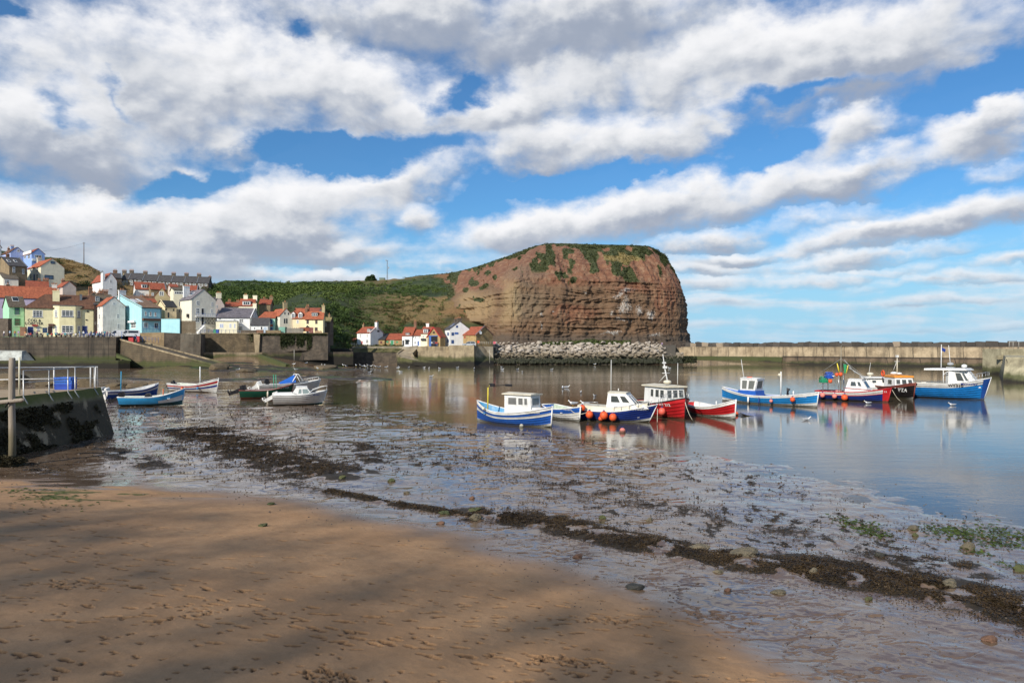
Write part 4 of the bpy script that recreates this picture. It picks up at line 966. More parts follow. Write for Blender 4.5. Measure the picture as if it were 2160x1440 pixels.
    for r in ((905, 840, 930, 900), (978, 845, 1005, 908), (1050, 852, 1078, 914)): h.win('F', r, 1, 2, WHT, paint((.5, .28, .18)), WHT)
    for r in ((888, 1005, 952, 1088), (1045, 1010, 1108, 1100)): h.win('F', r, 2, 1, WHT)
    h.bits('F', (862, 945, 1150, 985), paint((.14, .07, .045), .7), 0, .9, 'porch_roof'); h.skylight(.12, .32, .35, .6, paint((.5, .55, .6))); h.skylight(.45, .6, .3, .55, paint((.5, .55, .6))); h.chim(.0, 2.0, 1.6, WHITE, 3, dx=.6, dz=2.5); h.gutter()
    rl = MB(); M = h.M('F')
    u0 = h.uz('F', 850, 1100)[0]; u1 = h.uz('F', 1195, 1100)[0]; zr = h.uz('F', 1000, 1070)[1]; zb = h.uz('F', 1000, 1145)[1]
    for z in (zr, (zr+zb)/2): rl.box(u0, u1, 1.2, 1.25, z-.03, z+.03, 0, M)
    for i in range(8): x = lerp(u0, u1, i/7); rl.box(x-.03, x+.03, 1.2, 1.25, zb, zr, 0, M)
    rl.build('balcony_rail', BLUP, h.o)
    h = House('slate_cottage', 'small slate roofed cottage just behind the long brown roof of the turquoise house', 'house', K2, None, 860, 1045, 212, 45, 900, 748, 672, PEACH, SLATE, 'x', D=7); h.chim(.5, .8, .5, BRICK, 2)
    h = House('brick_stack_house', 'house carrying a massive orange brick chimney block in the middle of the village', 'house', K2, None, 870, 1080, 216, 40, 800, 700, 645, PEACH, PAN, 'x', D=6); h.chim(.6, 3.4, .9, BRICK, 4, dz=2); h.chim(.1, .9, .6, BRICK, 2)
    h = House('peach_cottage', 'peach cottage with a black slate roof and small dark windows right of the turquoise house', 'house', K2, 1080, 1210, 1385, 210, 48, 985, 772, 676, PEACH, BSLATE, 'x', coping='L')
    for r in ((1215, 790, 1238, 825), (1333, 800, 1352, 835), (1250, 855, 1274, 935)): h.win('F', r, 2, 2, BLKP)
    h = House('tan_house', 'tan rendered house with a broad gable and white framed attic window amid the red roofs', 'house', K2, None, 1030, 1295, 224, 24, 780, 640, 488, TAN, PANO, 'y', D=11); h.win('F', (1120, 535, 1190, 602), 2, 2, WHT); h.gutter('R')
    h = House('yellow_tower_house', 'tall pale yellow house with a strip of five top floor windows under a brown roof', 'house', K2, None, 1338, 1545, 217, 33, 970, 512, 482, CREAM, BRT, 'x', D=7); h.win('F', (1352, 535, 1525, 582), 5, 1, WHT); h.win('F', (1420, 690, 1440, 760), 1, 2); h.win('F', (1420, 800, 1440, 860), 1, 2)
    # big white house with the balcony
    h = House('balcony_house', 'big white gabled house with a lattice railed balcony and outside stair above the sea wall', 'house', K2, 1440, 1615, 1980, 209, 47, 1172, 655, 508, BEIGE, PSLATE, 'y')
    for r in ((1685, 680, 1728, 745), (1910, 700, 1938, 765), (1680, 790, 1735, 870), (1905, 805, 1935, 865), (1668, 935, 1735, 1000)): h.win('F', r, 2, 2, WHT, GLS, None)
    h.door('F', (1762, 795, 1800, 885), BLKP); h.door('F', (1762, 925, 1797, 1045), BLKP); h.skylight(.35, .6, .3, .6); h.chim(.75, 1.8, 1.2, WHITE, 2, dx=-2.6, dz=2.2); h.bits('L', (1560, 880, 1580, 930), BLKP, 0, .5, 'lamp')
    M = h.M('F'); u0 = h.uz('F', 1662, 900)[0]; u1 = h.w; zt = h.uz('F', 1800, 872)[1]; zf = h.uz('F', 1800, 918)[1]
    d = MB(); d.box(u0, u1, .02, 1.3, zf-.15, zf, 0, M); dk = d.build('balcony', WHT, h.o)
    rl = MB(); rl.box(u0, u1, 1.22, 1.28, zt-.05, zt, 0, M); rl.box(u0, u1, 1.22, 1.28, zf+.1, zf+.15, 0, M)
    for i in range(13): x = lerp(u0, u1, i/12); rl.box(x-.03, x+.03, 1.22, 1.28, zf, zt, 0, M)
    rl.build('balcony_rail', BLUP, dk)
    lt = MB(); a0 = h.uz('F', 1800, 900)[0]; a1 = h.uz('F', 1945, 900)[0]; za = h.uz('F', 1800, 940)[1]; zb = h.uz('F', 1800, 1028)[1]
    for i in range(3):
        x0, x1 = lerp(a0, a1, i/3), lerp(a0, a1, (i+1)/3)
        lt.tube([M @ Vector((x0, 1.25, za)), M @ Vector((x1, 1.25, zb))], .05, 5); lt.tube([M @ Vector((x0, 1.25, zb)), M @ Vector((x1, 1.25, za))], .05, 5); lt.tube([M @ Vector((x0, 1.25, za)), M @ Vector((x0, 1.25, zb))], .05, 5)
    for z in (za, zb): lt.tube([M @ Vector((a0, 1.25, z)), M @ Vector((a1, 1.25, z))], .06, 5)
    lt.tube([M @ Vector((u1-.2, 1.25, -.5)), M @ Vector((u1-.2, 1.25, zf))], .08, 6); lt.tube([M @ Vector((u1-.2, 1.25, h.uz('F', 1960, 1110)[1])), M @ Vector((a1, 1.25, zb))], .05, 5)
    lt.build('lattice', BLKP, h.o)
    st = MB(); p0 = h.uz('F', 1690, 1160); p1 = h.uz('F', 1800, 1048)
    for i in range(10): st.box(lerp(p0[0], p1[0], i/10), lerp(p0[0], p1[0], (i+1)/10), .05, 1.2, p0[1]-.5, lerp(p0[1], p1[1], (i+1)/10), 0, M)
    so_ = st.build('stair', WHITE, h.o); hr = MB(); hr.tube([M @ Vector((p0[0], 1.2, p0[1]+.9)), M @ Vector((p1[0], 1.2, p1[1]+.9))], .05, 5); hr.build('handrail', BLUP, so_)
    h = House('pink_gabled_house', 'pinkish cottage gable with a cream chimney rising behind the big white balcony house', 'house', K2, None, 1945, 2112, 224, 33, 900, 745, 605, PINKW, SLATE, 'y', D=8); h.chim(.03, 1.5, .9, CREAM, 3); h.win('F', (1990, 740, 2010, 790), 1, 2)
    # terrace on the skyline
    cx = [545, 655, 866, 1090, 1302, 1500, 1695, 1868]; rg = [262, 258, 278, 290, 300, 307, 315, 322]
    def terr(i, x0, x1, ridge):
        h = House('terrace_house', ['end house of the skyline terrace with a bare tan gable and square white window', 'skyline terrace house next to the tan gable end, with a white bay', 'third house along the skyline slate terrace above the two red dormer roofs', 'skyline terrace house in the middle of the row above the stone walled red roof', 'skyline terrace house above the tan gable, white bay windows', 'skyline terrace house second from the far end of the slate roofed row', 'far end house of the skyline terrace nearest the green scrub hill'][i],
                  'house', K2, None, x0, x1, 300, 14, ridge+185, ridge+95, ridge+3, TAN if i == 0 else DSTONE, SLATE, 'x', D=9, group='slate roofed terrace on the skyline', coping='L')
        for a, b in ((.1, .3), (.4, .55), (.68, .9)):
            xa, xb_ = lerp(x0, x1, a), lerp(x0, x1, b); h.win('F', (xa, ridge+105, xb_, ridge+140), 2, 1)
        h.win('F', (lerp(x0, x1, .15), ridge+150, lerp(x0, x1, .4), ridge+180), 2, 1); h.chim(.02, 1.6, 1.2, DSTONE, 4)
        if i == 6: h.chim(.98, 1.2, .3, DSTONE, 2)
    for i in range(7): terr(i, cx[i], cx[i+1], rg[i])
    h = House('dormer_cottage', 'slate cottage with white verge standing before the end of the skyline terrace', 'house', K2, None, 435, 552, 296, 35, 420, 330, 262, DSTONE, SLATE, 'x', D=8, coping='R'); h.chim(.3, 1.6, 1.3, BRICK, 3)
    h = House('white_dormer_house', 'white cottage with a red roof and one white twin dormer above the dry slope', 'house', K2, None, 765, 990, 242, 33, 640, 500, 395, WHITE, PAN, 'x', D=8); h.dormer((858, 432, 942, 490), nx=2, ny=1); h.win('F', (860, 550, 895, 592))
    h = House('stone_cottage', 'stone cottage with a red roof and a white arched doorway beside the white dormer cottage', 'house', K2, None, 992, 1228, 240, 33, 640, 505, 408, STONE, PAN, 'x', D=8, coping='R'); h.win('F', (1005, 555, 1040, 602), 2, 2)
    h = House('red_roofed_cottage', 'little cottage with a red roof low beneath the middle of the skyline terrace', 'house', K2, None, 1290, 1405, 256, 33, 520, 468, 428, PINKW, PAN, 'x', D=6); h.win('F', (1310, 472, 1330, 500)); h.win('F', (1360, 472, 1380, 500))
    h = House('red_roofed_cottage', 'cottage with a red roof and brown stone gable above the big white balcony house', 'house', K2, None, 1500, 1700, 238, 20, 620, 522, 448, DSTONE, PAN, 'x', D=8, coping='R')
    h = House('bungalow', 'small white bungalow with a grey roof on the skyline where the green hill begins', 'house', K2, None, 1872, 1990, 322, 33, 470, 435, 410, WHITE, SLATE, 'x', D=8); h.win('F', (1890, 438, 1920, 455), 3, 1); h.win('F', (1940, 438, 1970, 455), 3, 1)
    # lower row over the stone sea wall
    h = House('white_cottage', 'long white cottage with a mottled purple slate roof over the stone sea wall', 'house', K3, None, 205, 737, 212, 12, 745, 520, 372, WHITE, PSLATE, 'x', xd=868, coping='R')
    h.win('F', (553, 538, 622, 600), 2, 2); h.win('F', (460, 540, 510, 572), 3, 1); h.win('F', (225, 525, 280, 556), 2, 1); h.win('F', (538, 655, 612, 722), 3, 2); h.chim(.99, 1.1, 1.6, CREAM, 2); h.gutter()
    h = House('flat_roofed_house', 'flat roofed cream annexe with pale blue shutters in front of the long white cottage', 'house', K3, None, 188, 520, 208.5, 12, 748, 577, 570, CREAM, LEAD, 'x', D=3, box=True)
    for r in ((245, 612, 310, 682), (398, 612, 434, 682), (468, 612, 496, 686)): h.win('F', r, 2, 1, WHT, paint((.42, .47, .62), .5))
    h = House('white_lean_to', 'white outbuilding with dark sloping roof and pale blue door beside the long white cottage', 'house', K3, None, 740, 1005, 208.5, 10, 760, 640, 528, WHITE, SLATE, 'x', D=7); h.win('F', (785, 672, 806, 704), 1, 1); h.win('F', (888, 655, 926, 712), 1, 1); h.door('F', (938, 668, 988, 760), paint((.5, .58, .66), .5))
    h = House('aqua_house', 'sea green house with a hipped orange roof and tall blue framed windows', 'house', K3, None, 862, 1118, 213, 8, 745, 525, 432, paint((.33, .58, .46), .6), PANO, 'x', D=7, hip=.25); h.win('F', (1028, 545, 1078, 616), 2, 2, BLUP); h.win('F', (1022, 672, 1082, 718), 3, 1, BLUP); h.bits('F', (1022, 625, 1085, 660), paint((.25, .05, .04), .7), 0, .08, 'panel')
    h = House('dormer_house', 'cream house with a wide white dormer and two cream chimneys behind the long white cottage', 'house', K3, None, 548, 778, 228, 8, 480, 332, 228, CREAM, PAN, 'x', xd=842); h.dormer((608, 265, 730, 324), nx=3, ny=1); h.chim(.33, 1.3, 1.3, CREAM, 2); h.chim(.98, 1.3, 1.2, CREAM, 0)
    h = House('tile_roofed_cottage', 'cottage showing only a long rusty red roof next to the pinkish gable', 'house', K3, None, 325, 565, 230, 12, 430, 345, 282, BEIGE, PAN, 'x', D=7); h.chim(.2, .9, .6, BRICK, 2); h.chim(.75, .9, .5, BRICK, 2)
    h = House('tile_roofed_cottage', 'second cottage with an overlapping red roof beneath the bushes, left of the wide dormer', 'house', K3, None, 400, 600, 236, 12, 400, 310, 262, BEIGE, PAN, 'x', D=7) if False else None
    h = House('stone_cottage', 'stone cottage with a broad brick chimney and faded red roof under the green hillside', 'house', K3, None, 868, 1045, 234, 12, 440, 310, 238, STONE, PAN, 'x', D=8); h.chim(.32, 2.2, .4, BRICK, 2); h.chim(.95, 1.2, 1.0, STONE, 2)
    h = House('cream_gabled_house', 'cream house whose plain gable has two pairs of narrow dark windows and a tall chimney', 'house', K3, 1040, 1195, 1395, 213, 40, 740, 490, 380, BEIGE, PANO, 'y'); 
    for r in ((1265, 435, 1281, 472), (1321, 440, 1338, 477), (1257, 535, 1278, 610), (1291, 535, 1312, 610)): h.win('F', r, 1, 2, BLKP)
    h.chim(.12, 1.2, 2.0, TAN, 1, dz=1.5)
    h = House('dormered_house', 'peach house with an orange roof and two little white gabled dormers', 'house', K3, None, 1395, 1592, 214.5, 4, 760, 532, 378, PEACH, PANO, 'x', D=8); h.dormer((1372, 428, 1432, 528), None, True); h.dormer((1482, 428, 1546, 528), None, True); h.win('F', (1455, 555, 1491, 613)); h.chim(.98, .9, .8, BRICK, 2)
    h = House('yellow_house', 'pale yellow end house with a black porch gable and one wide roof window', 'house', K3, None, 1592, 1872, 213, 2, 778, 532, 425, YEL, PANO, 'x', xd=1898, coping='R')
    for r in ((1612, 550, 1651, 619), (1748, 552, 1786, 619), (1742, 672, 1789, 742)): h.win('F', r, 1, 2, paint((.2, .12, .09)))
    h.dormer((1690, 447, 1790, 498), nx=3, ny=1, mat=BRT); h.chim(.98, .9, 1.9, TAN, 1); h.chim(.02, .7, .9, BRICK, 2); h.door('F', (1612, 692, 1650, 770), BLKP)
    m = MB(); uu = h.uz('F', 1600, 690); vv = h.uz('F', 1662, 640); m.extr([(uu[0], -.02, uu[1]), (vv[0], -.02, uu[1]), ((uu[0]+vv[0])/2, -.02, vv[1])], (0, -.7, 0)); m.build('porch', BLKP, h.o)
    h = House('red_roofed_house', 'house seen only as a faded red roof behind the pale yellow end house', 'house', K3, None, 1600, 1795, 224, 4, 600, 428, 372, BEIGE, PAN, 'x', D=8)
    h = House('dark_stone_house', 'narrow dark stone house at the gorge end of the row, with a mossy yellow roof', 'house', K3, None, 1888, 1978, 218, 4, 800, 590, 520, DSTONE, tiles((.3, .24, .1), 'mossy tile'), 'x', D=6); h.win('F', (1906, 600, 1924, 656), 1, 2); h.chim(.6, .6, .9, STONE, 1)
    # cottages under the headland
    h = House('white_house', 'detached white house with a red door and red roof across the water, nearest the gorge', 'house', K6, None, 395, 547, 243, -34, 478, 336, 270, WHITE, PAN, 'x', xd=692, coping='R')
    for r in ((425, 345, 441, 388), (503, 348, 519, 386), (425, 413, 443, 447), (497, 410, 526, 453)): h.win('F', r, 2, 2)
    h.door('F', (445, 428, 459, 476), REDP); h.dormer((508, 292, 536, 326)); h.win('R', (625, 305, 650, 325), 2, 1, BLKP); h.chim(.98, 1.0, 1.6, WHITE, 2); h.chim(.02, .8, 1.0, STONE, 1)
    h = House('brick_hut', 'tiny brick hut with a red roof beside the detached white house under the headland', 'hut', K6, None, 300, 362, 244, -10, 470, 425, 400, BRICK, PAN, 'x', D=4); h.door('F', (325, 432, 340, 468), BLKP)
    h = House('stone_cottage', 'low ochre stone cottage with a black slate roof across the water', 'cottage', K6, None, 556, 708, 243, -8, 490, 412, 348, OCHRE, BSLATE, 'x', D=8)
    for r in ((575, 430, 590, 455), (612, 428, 632, 478), (660, 430, 680, 455)): h.win('F', r, 1, 2, paint((.2, .05, .05)))
    h = House('stone_cottage', 'low ochre stone cottage with a red roof and green door and shutters', 'cottage', K6, None, 708, 905, 243, -8, 488, 412, 345, OCHRE, PAN, 'x', D=8); h.win('F', (728, 425, 752, 448), 2, 1, GRNP, GRNP); h.win('F', (840, 430, 862, 448), 2, 1, GRNP, GRNP); h.door('F', (776, 420, 812, 480), GRNP)
    h = House('white_cottage', 'white cottage with a black bay window and dark door by the curved slip', 'cottage', K6, None, 908, 1022, 241, -8, 487, 366, 272, WHITE, PAN, 'x', D=8); h.dormer((948, 338, 992, 370), mat=BLKP); h.bits('F', (943, 412, 987, 420), BLKP, 0, .6, 'canopy'); h.win('F', (945, 422, 985, 466), 3, 2, BLKP); h.door('F', (913, 420, 932, 486), BLKP); h.chim(1.0, .9, 2.0, BRICK, 2)
    h = House('white_cottage', 'white cottage with a blue door between the black bay cottage and the cream cottage', 'cottage', K6, None, 1024, 1120, 241, -8, 487, 366, 300, WHITE, PAN, 'x', D=7); h.win('F', (1054, 372, 1069, 403)); h.win('F', (1095, 372, 1110, 403)); h.win('F', (1044, 430, 1071, 463)); h.door('F', (1084, 428, 1101, 480), BLUP)
    h = House('cream_cottage', 'cream cottage with a white dormer and dark garage tight against the lifeboat house', 'cottage', K6, None, 1122, 1218, 240, -8, 490, 342, 268, CREAM, PAN, 'x', D=8); h.dormer((1150, 294, 1200, 336)); h.win('F', (1140, 360, 1156, 396)); h.bits('F', (1126, 398, 1178, 420), BLKP, 0, .5, 'garage_door'); h.chim(.45, 1.0, 1.2, WHITE, 2)
    h = House('lifeboat_house', 'ochre stone lifeboat station with red gable boards and open blue doors', 'lifeboat station', K6, None, 1196, 1342, 236, -28, 488, 378, 272, OCHRE, PAN, 'y', xd=1400)
    dk = MB(); u0, z1 = h.uz('F', 1214, 372); u1, z0 = h.uz('F', 1313, 487); M = h.M('F'); dk.box(u0, u1, -.05, .02, z0, z1, 0, M); dr = dk.build('doorway', paint((.012, .012, .014), .8), h.o)
    h.bits('F', (1216, 376, 1240, 487), BLUP, .021, .09, 'door_leaf', h.o); h.bits('F', (1212, 366, 1315, 373), BLUP, .0, .12, 'lintel'); ub, zb = h.uz('F', 1272, 330); rd_ = MB(); rd_.lathe([(.34, 0), (.34, .1)], 16, 0, Matrix.Translation((ub, -.05, zb)) @ Matrix.Rotation(R(90), 4, 'X')); rd_.build('round_window', GLS, h.o)
    bb = MB()
    for sg in (0, 1):
        p0 = Vector((-.35 if not sg else h.w+.35, -.32, h.he-.3)); p1 = Vector((h.w/2, -.32, h.hr+.12)); bb.hexa([p0+Vector((0, 0, -.3)), p1+Vector((0, 0, -.3)), p1+Vector((0, .2, -.3)), p0+Vector((0, .2, -.3)), p0+Vector((0, 0, .1)), p1+Vector((0, 0, .1)), p1+Vector((0, .2, .1)), p0+Vector((0, .2, .1))])
    bb.build('barge_board', REDP, h.o)
    h = House('white_house', 'white three storey house with blue windows and a blue sign, next to the lifeboat house', 'house', K6, 1393, 1450, 1682, 236, 28, 482, 294, 208, WHITE, SLATE, 'y')
    for r in ((1522, 250, 1546, 276), (1470, 330, 1501, 366), (1468, 415, 1499, 456)): h.win('F', r, 1, 1, NAVY, glass((.03, .06, .16)))
    for r in ((1424, 330, 1441, 366), (1424, 410, 1441, 446)): h.win('L', r, 1, 2, BLUP)
    h.bits('F', (1507, 328, 1548, 350), BLUP, 0, .08, 'sign'); h.chim(.12, 1.6, 1.2, DSTONE, 3); h.chim(.7, 1.4, 1.0, DSTONE, 3); h.skylight(.4, .75, .35, .7, GLS, BLUP); h.gutter('L')
    h = House('stone_cottage', 'ochre stone cottage with a red roof and white dish at the foot of the cliff', 'cottage', K6, None, 1605, 1752, 238, -42, 474, 360, 268, OCHRE, PAN, 'x', xd=1940, coping='R'); h.win('F', (1614, 374, 1631, 394), 1, 1, REDP)
    ub, zb = h.uz('R', 1790, 332); ds = MB(); ds.lathe([(.05, -.1), (.55, .1), (.62, .22), (.5, .14)], 14, 0, Matrix.Translation((h.w+.3, ub, zb)) @ Matrix.Rotation(R(80), 4, 'Y')); ds.build('dish', WHT, h.o)
village()
# ------------------------------------------------------------------ sea walls, slips, breakwater, rocks
def stone_mat(name, a, b_, c_, rnd=.5, algae=None):
    # algae: the height below which the stone is dark with weed
    m, t, b = new_mat(name)
    r = t.new('ShaderNodeObjectInfo').outputs['Random']; p = t.pos(); n1 = t.noise(p, .9, 6, .65); n2 = t.noise(p, 5, 5, .7)
    c = t.mix(t.m('ADD', t.m('MULTIPLY', r, rnd), t.m('MULTIPLY', n1, 1-rnd)), a, b_); c = t.mix(t.ss(n2, .48, .72, 0, .8), c, c_)
    if algae: z = t.sep(p)[2]; c = t.mix(t.ss(t.m('ADD', z, t.m('MULTIPLY', n1, 2.0)), algae+3.2, algae+1.4, 0, .75), c, (.17, .13, .075)); c = t.mix(t.ss(t.m('ADD', z, t.m('MULTIPLY', t.m('SUBTRACT', n1, .5), 2.4)), algae+.5, algae-.5), c, t.mix(n2, (.012, .012, .008), (.04, .042, .018)))
    t.set(b.inputs['Base Color'], c); b.inputs['Roughness'].default_value = .9
    t.set(b.inputs['Normal'], t.bump(t.m('ADD', n1, t.m('MULTIPLY', n2, .6)), .9, .2)); return m
def concrete(name, col, dark=.6, algae=None, streak=1.0, plank=0, rust=.4, joint=0):
    """weathered cast concrete in world space: lifts, run-down stains, weed towards the water"""
    m, t, b = new_mat(name); p = t.pos(); x, y, z = t.sep(p)[:3]
    n = t.noise(p, .35, 6, .65); n2 = t.noise(p, 3, 5, .7); st = t.noise(t.v('MULTIPLY', p, (.8, .8, .1)), 1.0, 6, .65)
    c = t.mix(t.ss(n, .3, .7), (col[0]*.6, col[1]*.58, col[2]*.55), (col[0]*1.25, col[1]*1.25, col[2]*1.22))
    c = t.mix(t.ss(st, .45, .68, 0, dark*streak), c, (.022, .018, .013)); c = t.mix(t.ss(n2, .55, .75, 0, .5), c, (col[0]*1.9, col[1]*1.9, col[2]*1.8))
    c = t.mix(t.ss(t.noise(p, 1.1, 5, .7), .58, .7, 0, .4), c, (.13, .06, .025))
    h = t.m('ADD', n2, n)
    if plank:
        fz = t.m('FRACT', t.m('DIVIDE', z, plank)); g = t.ss(fz, .86, .97); c = t.mix(g, c, (.015, .012, .009)); h = t.m('SUBTRACT', h, g)
    if joint:
        fx = t.m('FRACT', t.m('DIVIDE', t.m('ADD', x, t.m('MULTIPLY', y, .4)), joint)); g = t.ss(fx, .965, .985); c = t.mix(t.m('MULTIPLY', g, .8), c, (.02, .016, .012)); h = t.m('SUBTRACT', h, g)
    if algae:
        zz = t.m('ADD', z, t.m('MULTIPLY', t.m('SUBTRACT', n, .5), 2.2)); 
        c = t.mix(t.ss(zz, algae[1]+.6, algae[1]-.5, 0, .85), c, t.mix(n2, (.022, .032, .006), (.07, .08, .015)))
        c = t.mix(t.ss(zz, algae[0]+.5, algae[0]-.5), c, t.mix(n2, (.008, .007, .005), (.025, .02, .012)))
    t.set(b.inputs['Base Color'], c); b.inputs['Roughness'].default_value = .88; t.set(b.inputs['Normal'], t.bump(h, .8, .06)); return m
SEAW = concrete('stained sea wall concrete', (.085, .066, .047), .85, (.4, 3.2), 1, 1.3, .4, 5.2); APR = concrete('weedy apron', (.045, .034, .022), .8, (1.9, 2.5)); PALEC = concrete('pale concrete', (.42, .43, .40), .3)
QUAYC = concrete('quay concrete', (.33, .26, .165), .6, (1.3, 2.6)); RAMPM = concrete('planked slip wall', (.105, .078, .046), .7, (.6, 2.0), .6, .55); BWU = concrete('breakwater upper wall', (.36, .28, .185), .6, None, .9, 0, .75, 3.1); BWL = concrete('breakwater lower wall', (.13, .092, .06), .7, (.7, 1.0), .8, 1.2, .5, 4.3)
PIER = concrete('pier head concrete', (.40, .355, .235), .35, (.5, 1.6)); DECK = concrete('quay surface', (.30, .26, .20), .2)
RUB = masonry((.125, .09, .048), (.19, .135, .072), (.10, .08, .055), .8, .32, dark=.75); RUBD = masonry((.085, .066, .048), (.14, .105, .072), (.07, .06, .045), .9, .36, dark=.8, name='dark rubble masonry'); RUBP = masonry((.36, .25, .13), (.43, .31, .17), (.2, .15, .1), .7, .3, dark=.5)
def wall(name, label, pxs, Ya, Yb, pyt, z0, mat, thick=1.6, batter=.35, cat='sea wall', ztop=None):
    """a battered wall between two photo columns"""
    m = MB(); a = P(pxs[0], pyt[0], Ya); b = P(pxs[1], pyt[1], Yb)
    if ztop: a.z = ztop[0]; b.z = ztop[1]
    d = (b-a); d.z = 0; d.normalize(); n = Vector((-d.y, d.x, 0)); n = n if n.y > 0 else -n
    k = max(2, int((b-a).length/1.2)); rows = []
    A0 = Vector((a.x, a.y, 0)); B0 = Vector((b.x, b.y, 0))
    m.hexa([A0-n*batter+Vector((0, 0, z0)), B0-n*batter+Vector((0, 0, z0)), B0+n*thick+Vector((0, 0, z0)), A0+n*thick+Vector((0, 0, z0)), a, b, b+n*thick, a+n*thick])
    o = m.build(name, mat); tag(o, label, cat); return o, a, b, n
def coping_on(o, a, b, n, mat, w=.7, h=.22):
    m = MB(); m.hexa([a-n*.08+Vector((0, 0, .004)), b-n*.08+Vector((0, 0, .004)), b+n*w+Vector((0, 0, .004)), a+n*w+Vector((0, 0, .004)), a-n*.08+Vector((0, 0, h)), b-n*.08+Vector((0, 0, h)), b+n*w+Vector((0, 0, h)), a+n*w+Vector((0, 0, h))]); m.build('coping', mat, o)
def walls():
    o, a, b, n = wall('sea_wall', 'long dark stained concrete sea wall below the pub terrace', (-330, 245), 186, 187, (710, 712), 1.2, SEAW, 3); coping_on(o, a, b, n, SEAW, 1.0, .12)
    m = MB(); A = P(-330, 740, 186); B = P(262, 740, 186); C = P(278, 740, 181)
    m.prism([(A.x, 186.2), (A.x, 179), (P(180, 0, 178.5).x, 178.2), (P(250, 0, 178.5).x, 178.4), (C.x, 180.2), (B.x+1, 186.2)], -1, 2.35); tag(m.build('apron', APR), 'broad dark weedy apron along the foot of the long stained sea wall', 'sea wall')
    m = MB(); a = P(-60, 740, 185.2); b = P(52, 740, 185.2); m.hexa([(a.x, 181.8, 2.35), (b.x+1.5, 181.8, 2.35), (b.x+2.2, 185.7, 2.35), (a.x, 185.7, 2.35), (a.x, 184.2, 4.7), (b.x, 184.2, 4.7), (b.x, 185.7, 4.9), (a.x, 185.7, 4.9)]); tag(m.build('concrete_slope', PALEC), 'pale grey concrete slope laid against the stained sea wall', 'sea wall')
    m = MB(); m.hexa([P(245, 755, 183.5), P(277, 762, 180.5), P(270, 757, 186), P(245, 752, 186.2), P(245, 748, 184), P(276, 759, 181), P(268, 752, 186), P(245, 744, 186.2)]); tag(m.build('green_ledge', concrete('algae ledge', (.1, .12, .03), .3, (.2, 4))), 'bright green algae covered ledge at the corner of the stained sea wall', 'ledge')
    # slipway: a wedge with planked side, surface falling to the sand
    t0, t1 = P(244, 714.5, 189), P(505, 786, 168); m = MB(); s0, s1 = Vector((t0.x, t0.y+7, t0.z)), Vector((t1.x+1, t1.y+7, t1.z)); k = 24; rows = []
    for i in range(k+1):
        f = i/k; a = t0.lerp(t1, f); b = s0.lerp(s1, f); rows.append([Vector((a.x, a.y-.5, -1)), a, b, Vector((b.x, b.y, -1))])
    m.grid(rows, sm=False); m.add([rows[0][0], rows[0][1], rows[0][2], rows[0][3]], [(0, 1, 2, 3)]); sw = m.build('slipway', RAMPM); tag(sw, 'timber faced slipway falling from the pub terrace to the sand', 'slipway')
    for nm, A_, B_, dz in (('kerb', t0, t1, .35), ('kerb', s0, s1, .35)):
        q = MB(); q.hexa([A_+Vector((0, -.2, -.05)), B_+Vector((0, -.2, -.05)), B_+Vector((0, .35, -.05)), A_+Vector((0, .35, -.05)), A_+Vector((0, -.2, dz)), B_+Vector((0, -.2, dz)), B_+Vector((0, .35, dz)), A_+Vector((0, .35, dz))]); q.build(nm, QUAYC, sw)
    wall('stone_wall', 'honey coloured stone retaining wall behind the parked vans', (288, 346), 198, 199, (702, 701), 2.2, RUBP, 2, .2, 'stone wall')
    wall('stone_wall', 'darker stretch of stone retaining wall between the honey coloured part and the concrete bastion', (346, 384), 199, 200, (701, 703), 2.0, RUBD, 2, .25, 'stone wall')
    wall('bastion', 'grey battered concrete bastion standing out of the stone sea wall', (381, 424), 196, 197, (703, 704), 1.6, concrete('bastion concrete', (.12, .10, .075), .7, (2.0, 3.2)), 5, .9)
    o, a, b, n = wall('stone_sea_wall', 'long coursed stone sea wall beneath the big white balcony house', (422, 545), 203, 205, (704, 704), 2.0, RUB, 2.5, .5, 'sea wall'); coping_on(o, a, b, n, QUAYC)
    j = MB(); p = P(544, 705, 204.6); j.hexa([(p.x-.5, p.y-.75, 3.4), (p.x+.5, p.y-.75, 3.4), (p.x+.5, p.y+.2, 3.4), (p.x-.5, p.y+.2, 3.4), (p.x-1.1, p.y-.3, p.z), (p.x+.7, p.y-.3, p.z), (p.x+.7, p.y+.2, p.z), (p.x-1.1, p.y+.2, p.z)]); j.build('pilaster', QUAYC, o)
    o, a, b, n = wall('rubble_sea_wall', 'dark patched rubble sea wall hung with ivy below the yellow houses', (545, 692), 205, 207, (704, 704), 2.0, RUBD, 4, .55, 'sea wall'); coping_on(o, a, b, n, RUB, .6, .3)
    m = MB(); m.prism([(P(425, 0, 200).x, 206), (P(425, 0, 199).x, 199.5), (P(548, 0, 199).x, 201), (P(548, 0, 206).x, 206)], 1.0, 4.25); tag(m.build('ledge', concrete('ledge stone', (.22, .17, .11), .5, (2.6, 3.6))), 'low green stained ledge at the foot of the long coursed sea wall', 'ledge')
    m = MB(); m.prism([(P(548, 0, 206).x, 206.5), (P(560, 0, 203).x, 203), (P(745, 0, 210).x, 210), (P(745, 0, 216).x, 216)], .5, 4.3); m.add([P(600, 742, 204.5), P(632, 739, 205), P(668, 740, 207), P(690, 743.5, 209)], [(0, 1, 2, 3)]); tag(m.build('wharf', concrete('shadow dark wharf', (.08, .06, .04), .7, (3.2, 3.6))), 'weedy wharf edge, shadow put into its dark colour, running to the mouth of the stream', 'quay')  # base colour darkened for the shadow under the edge as well as weed
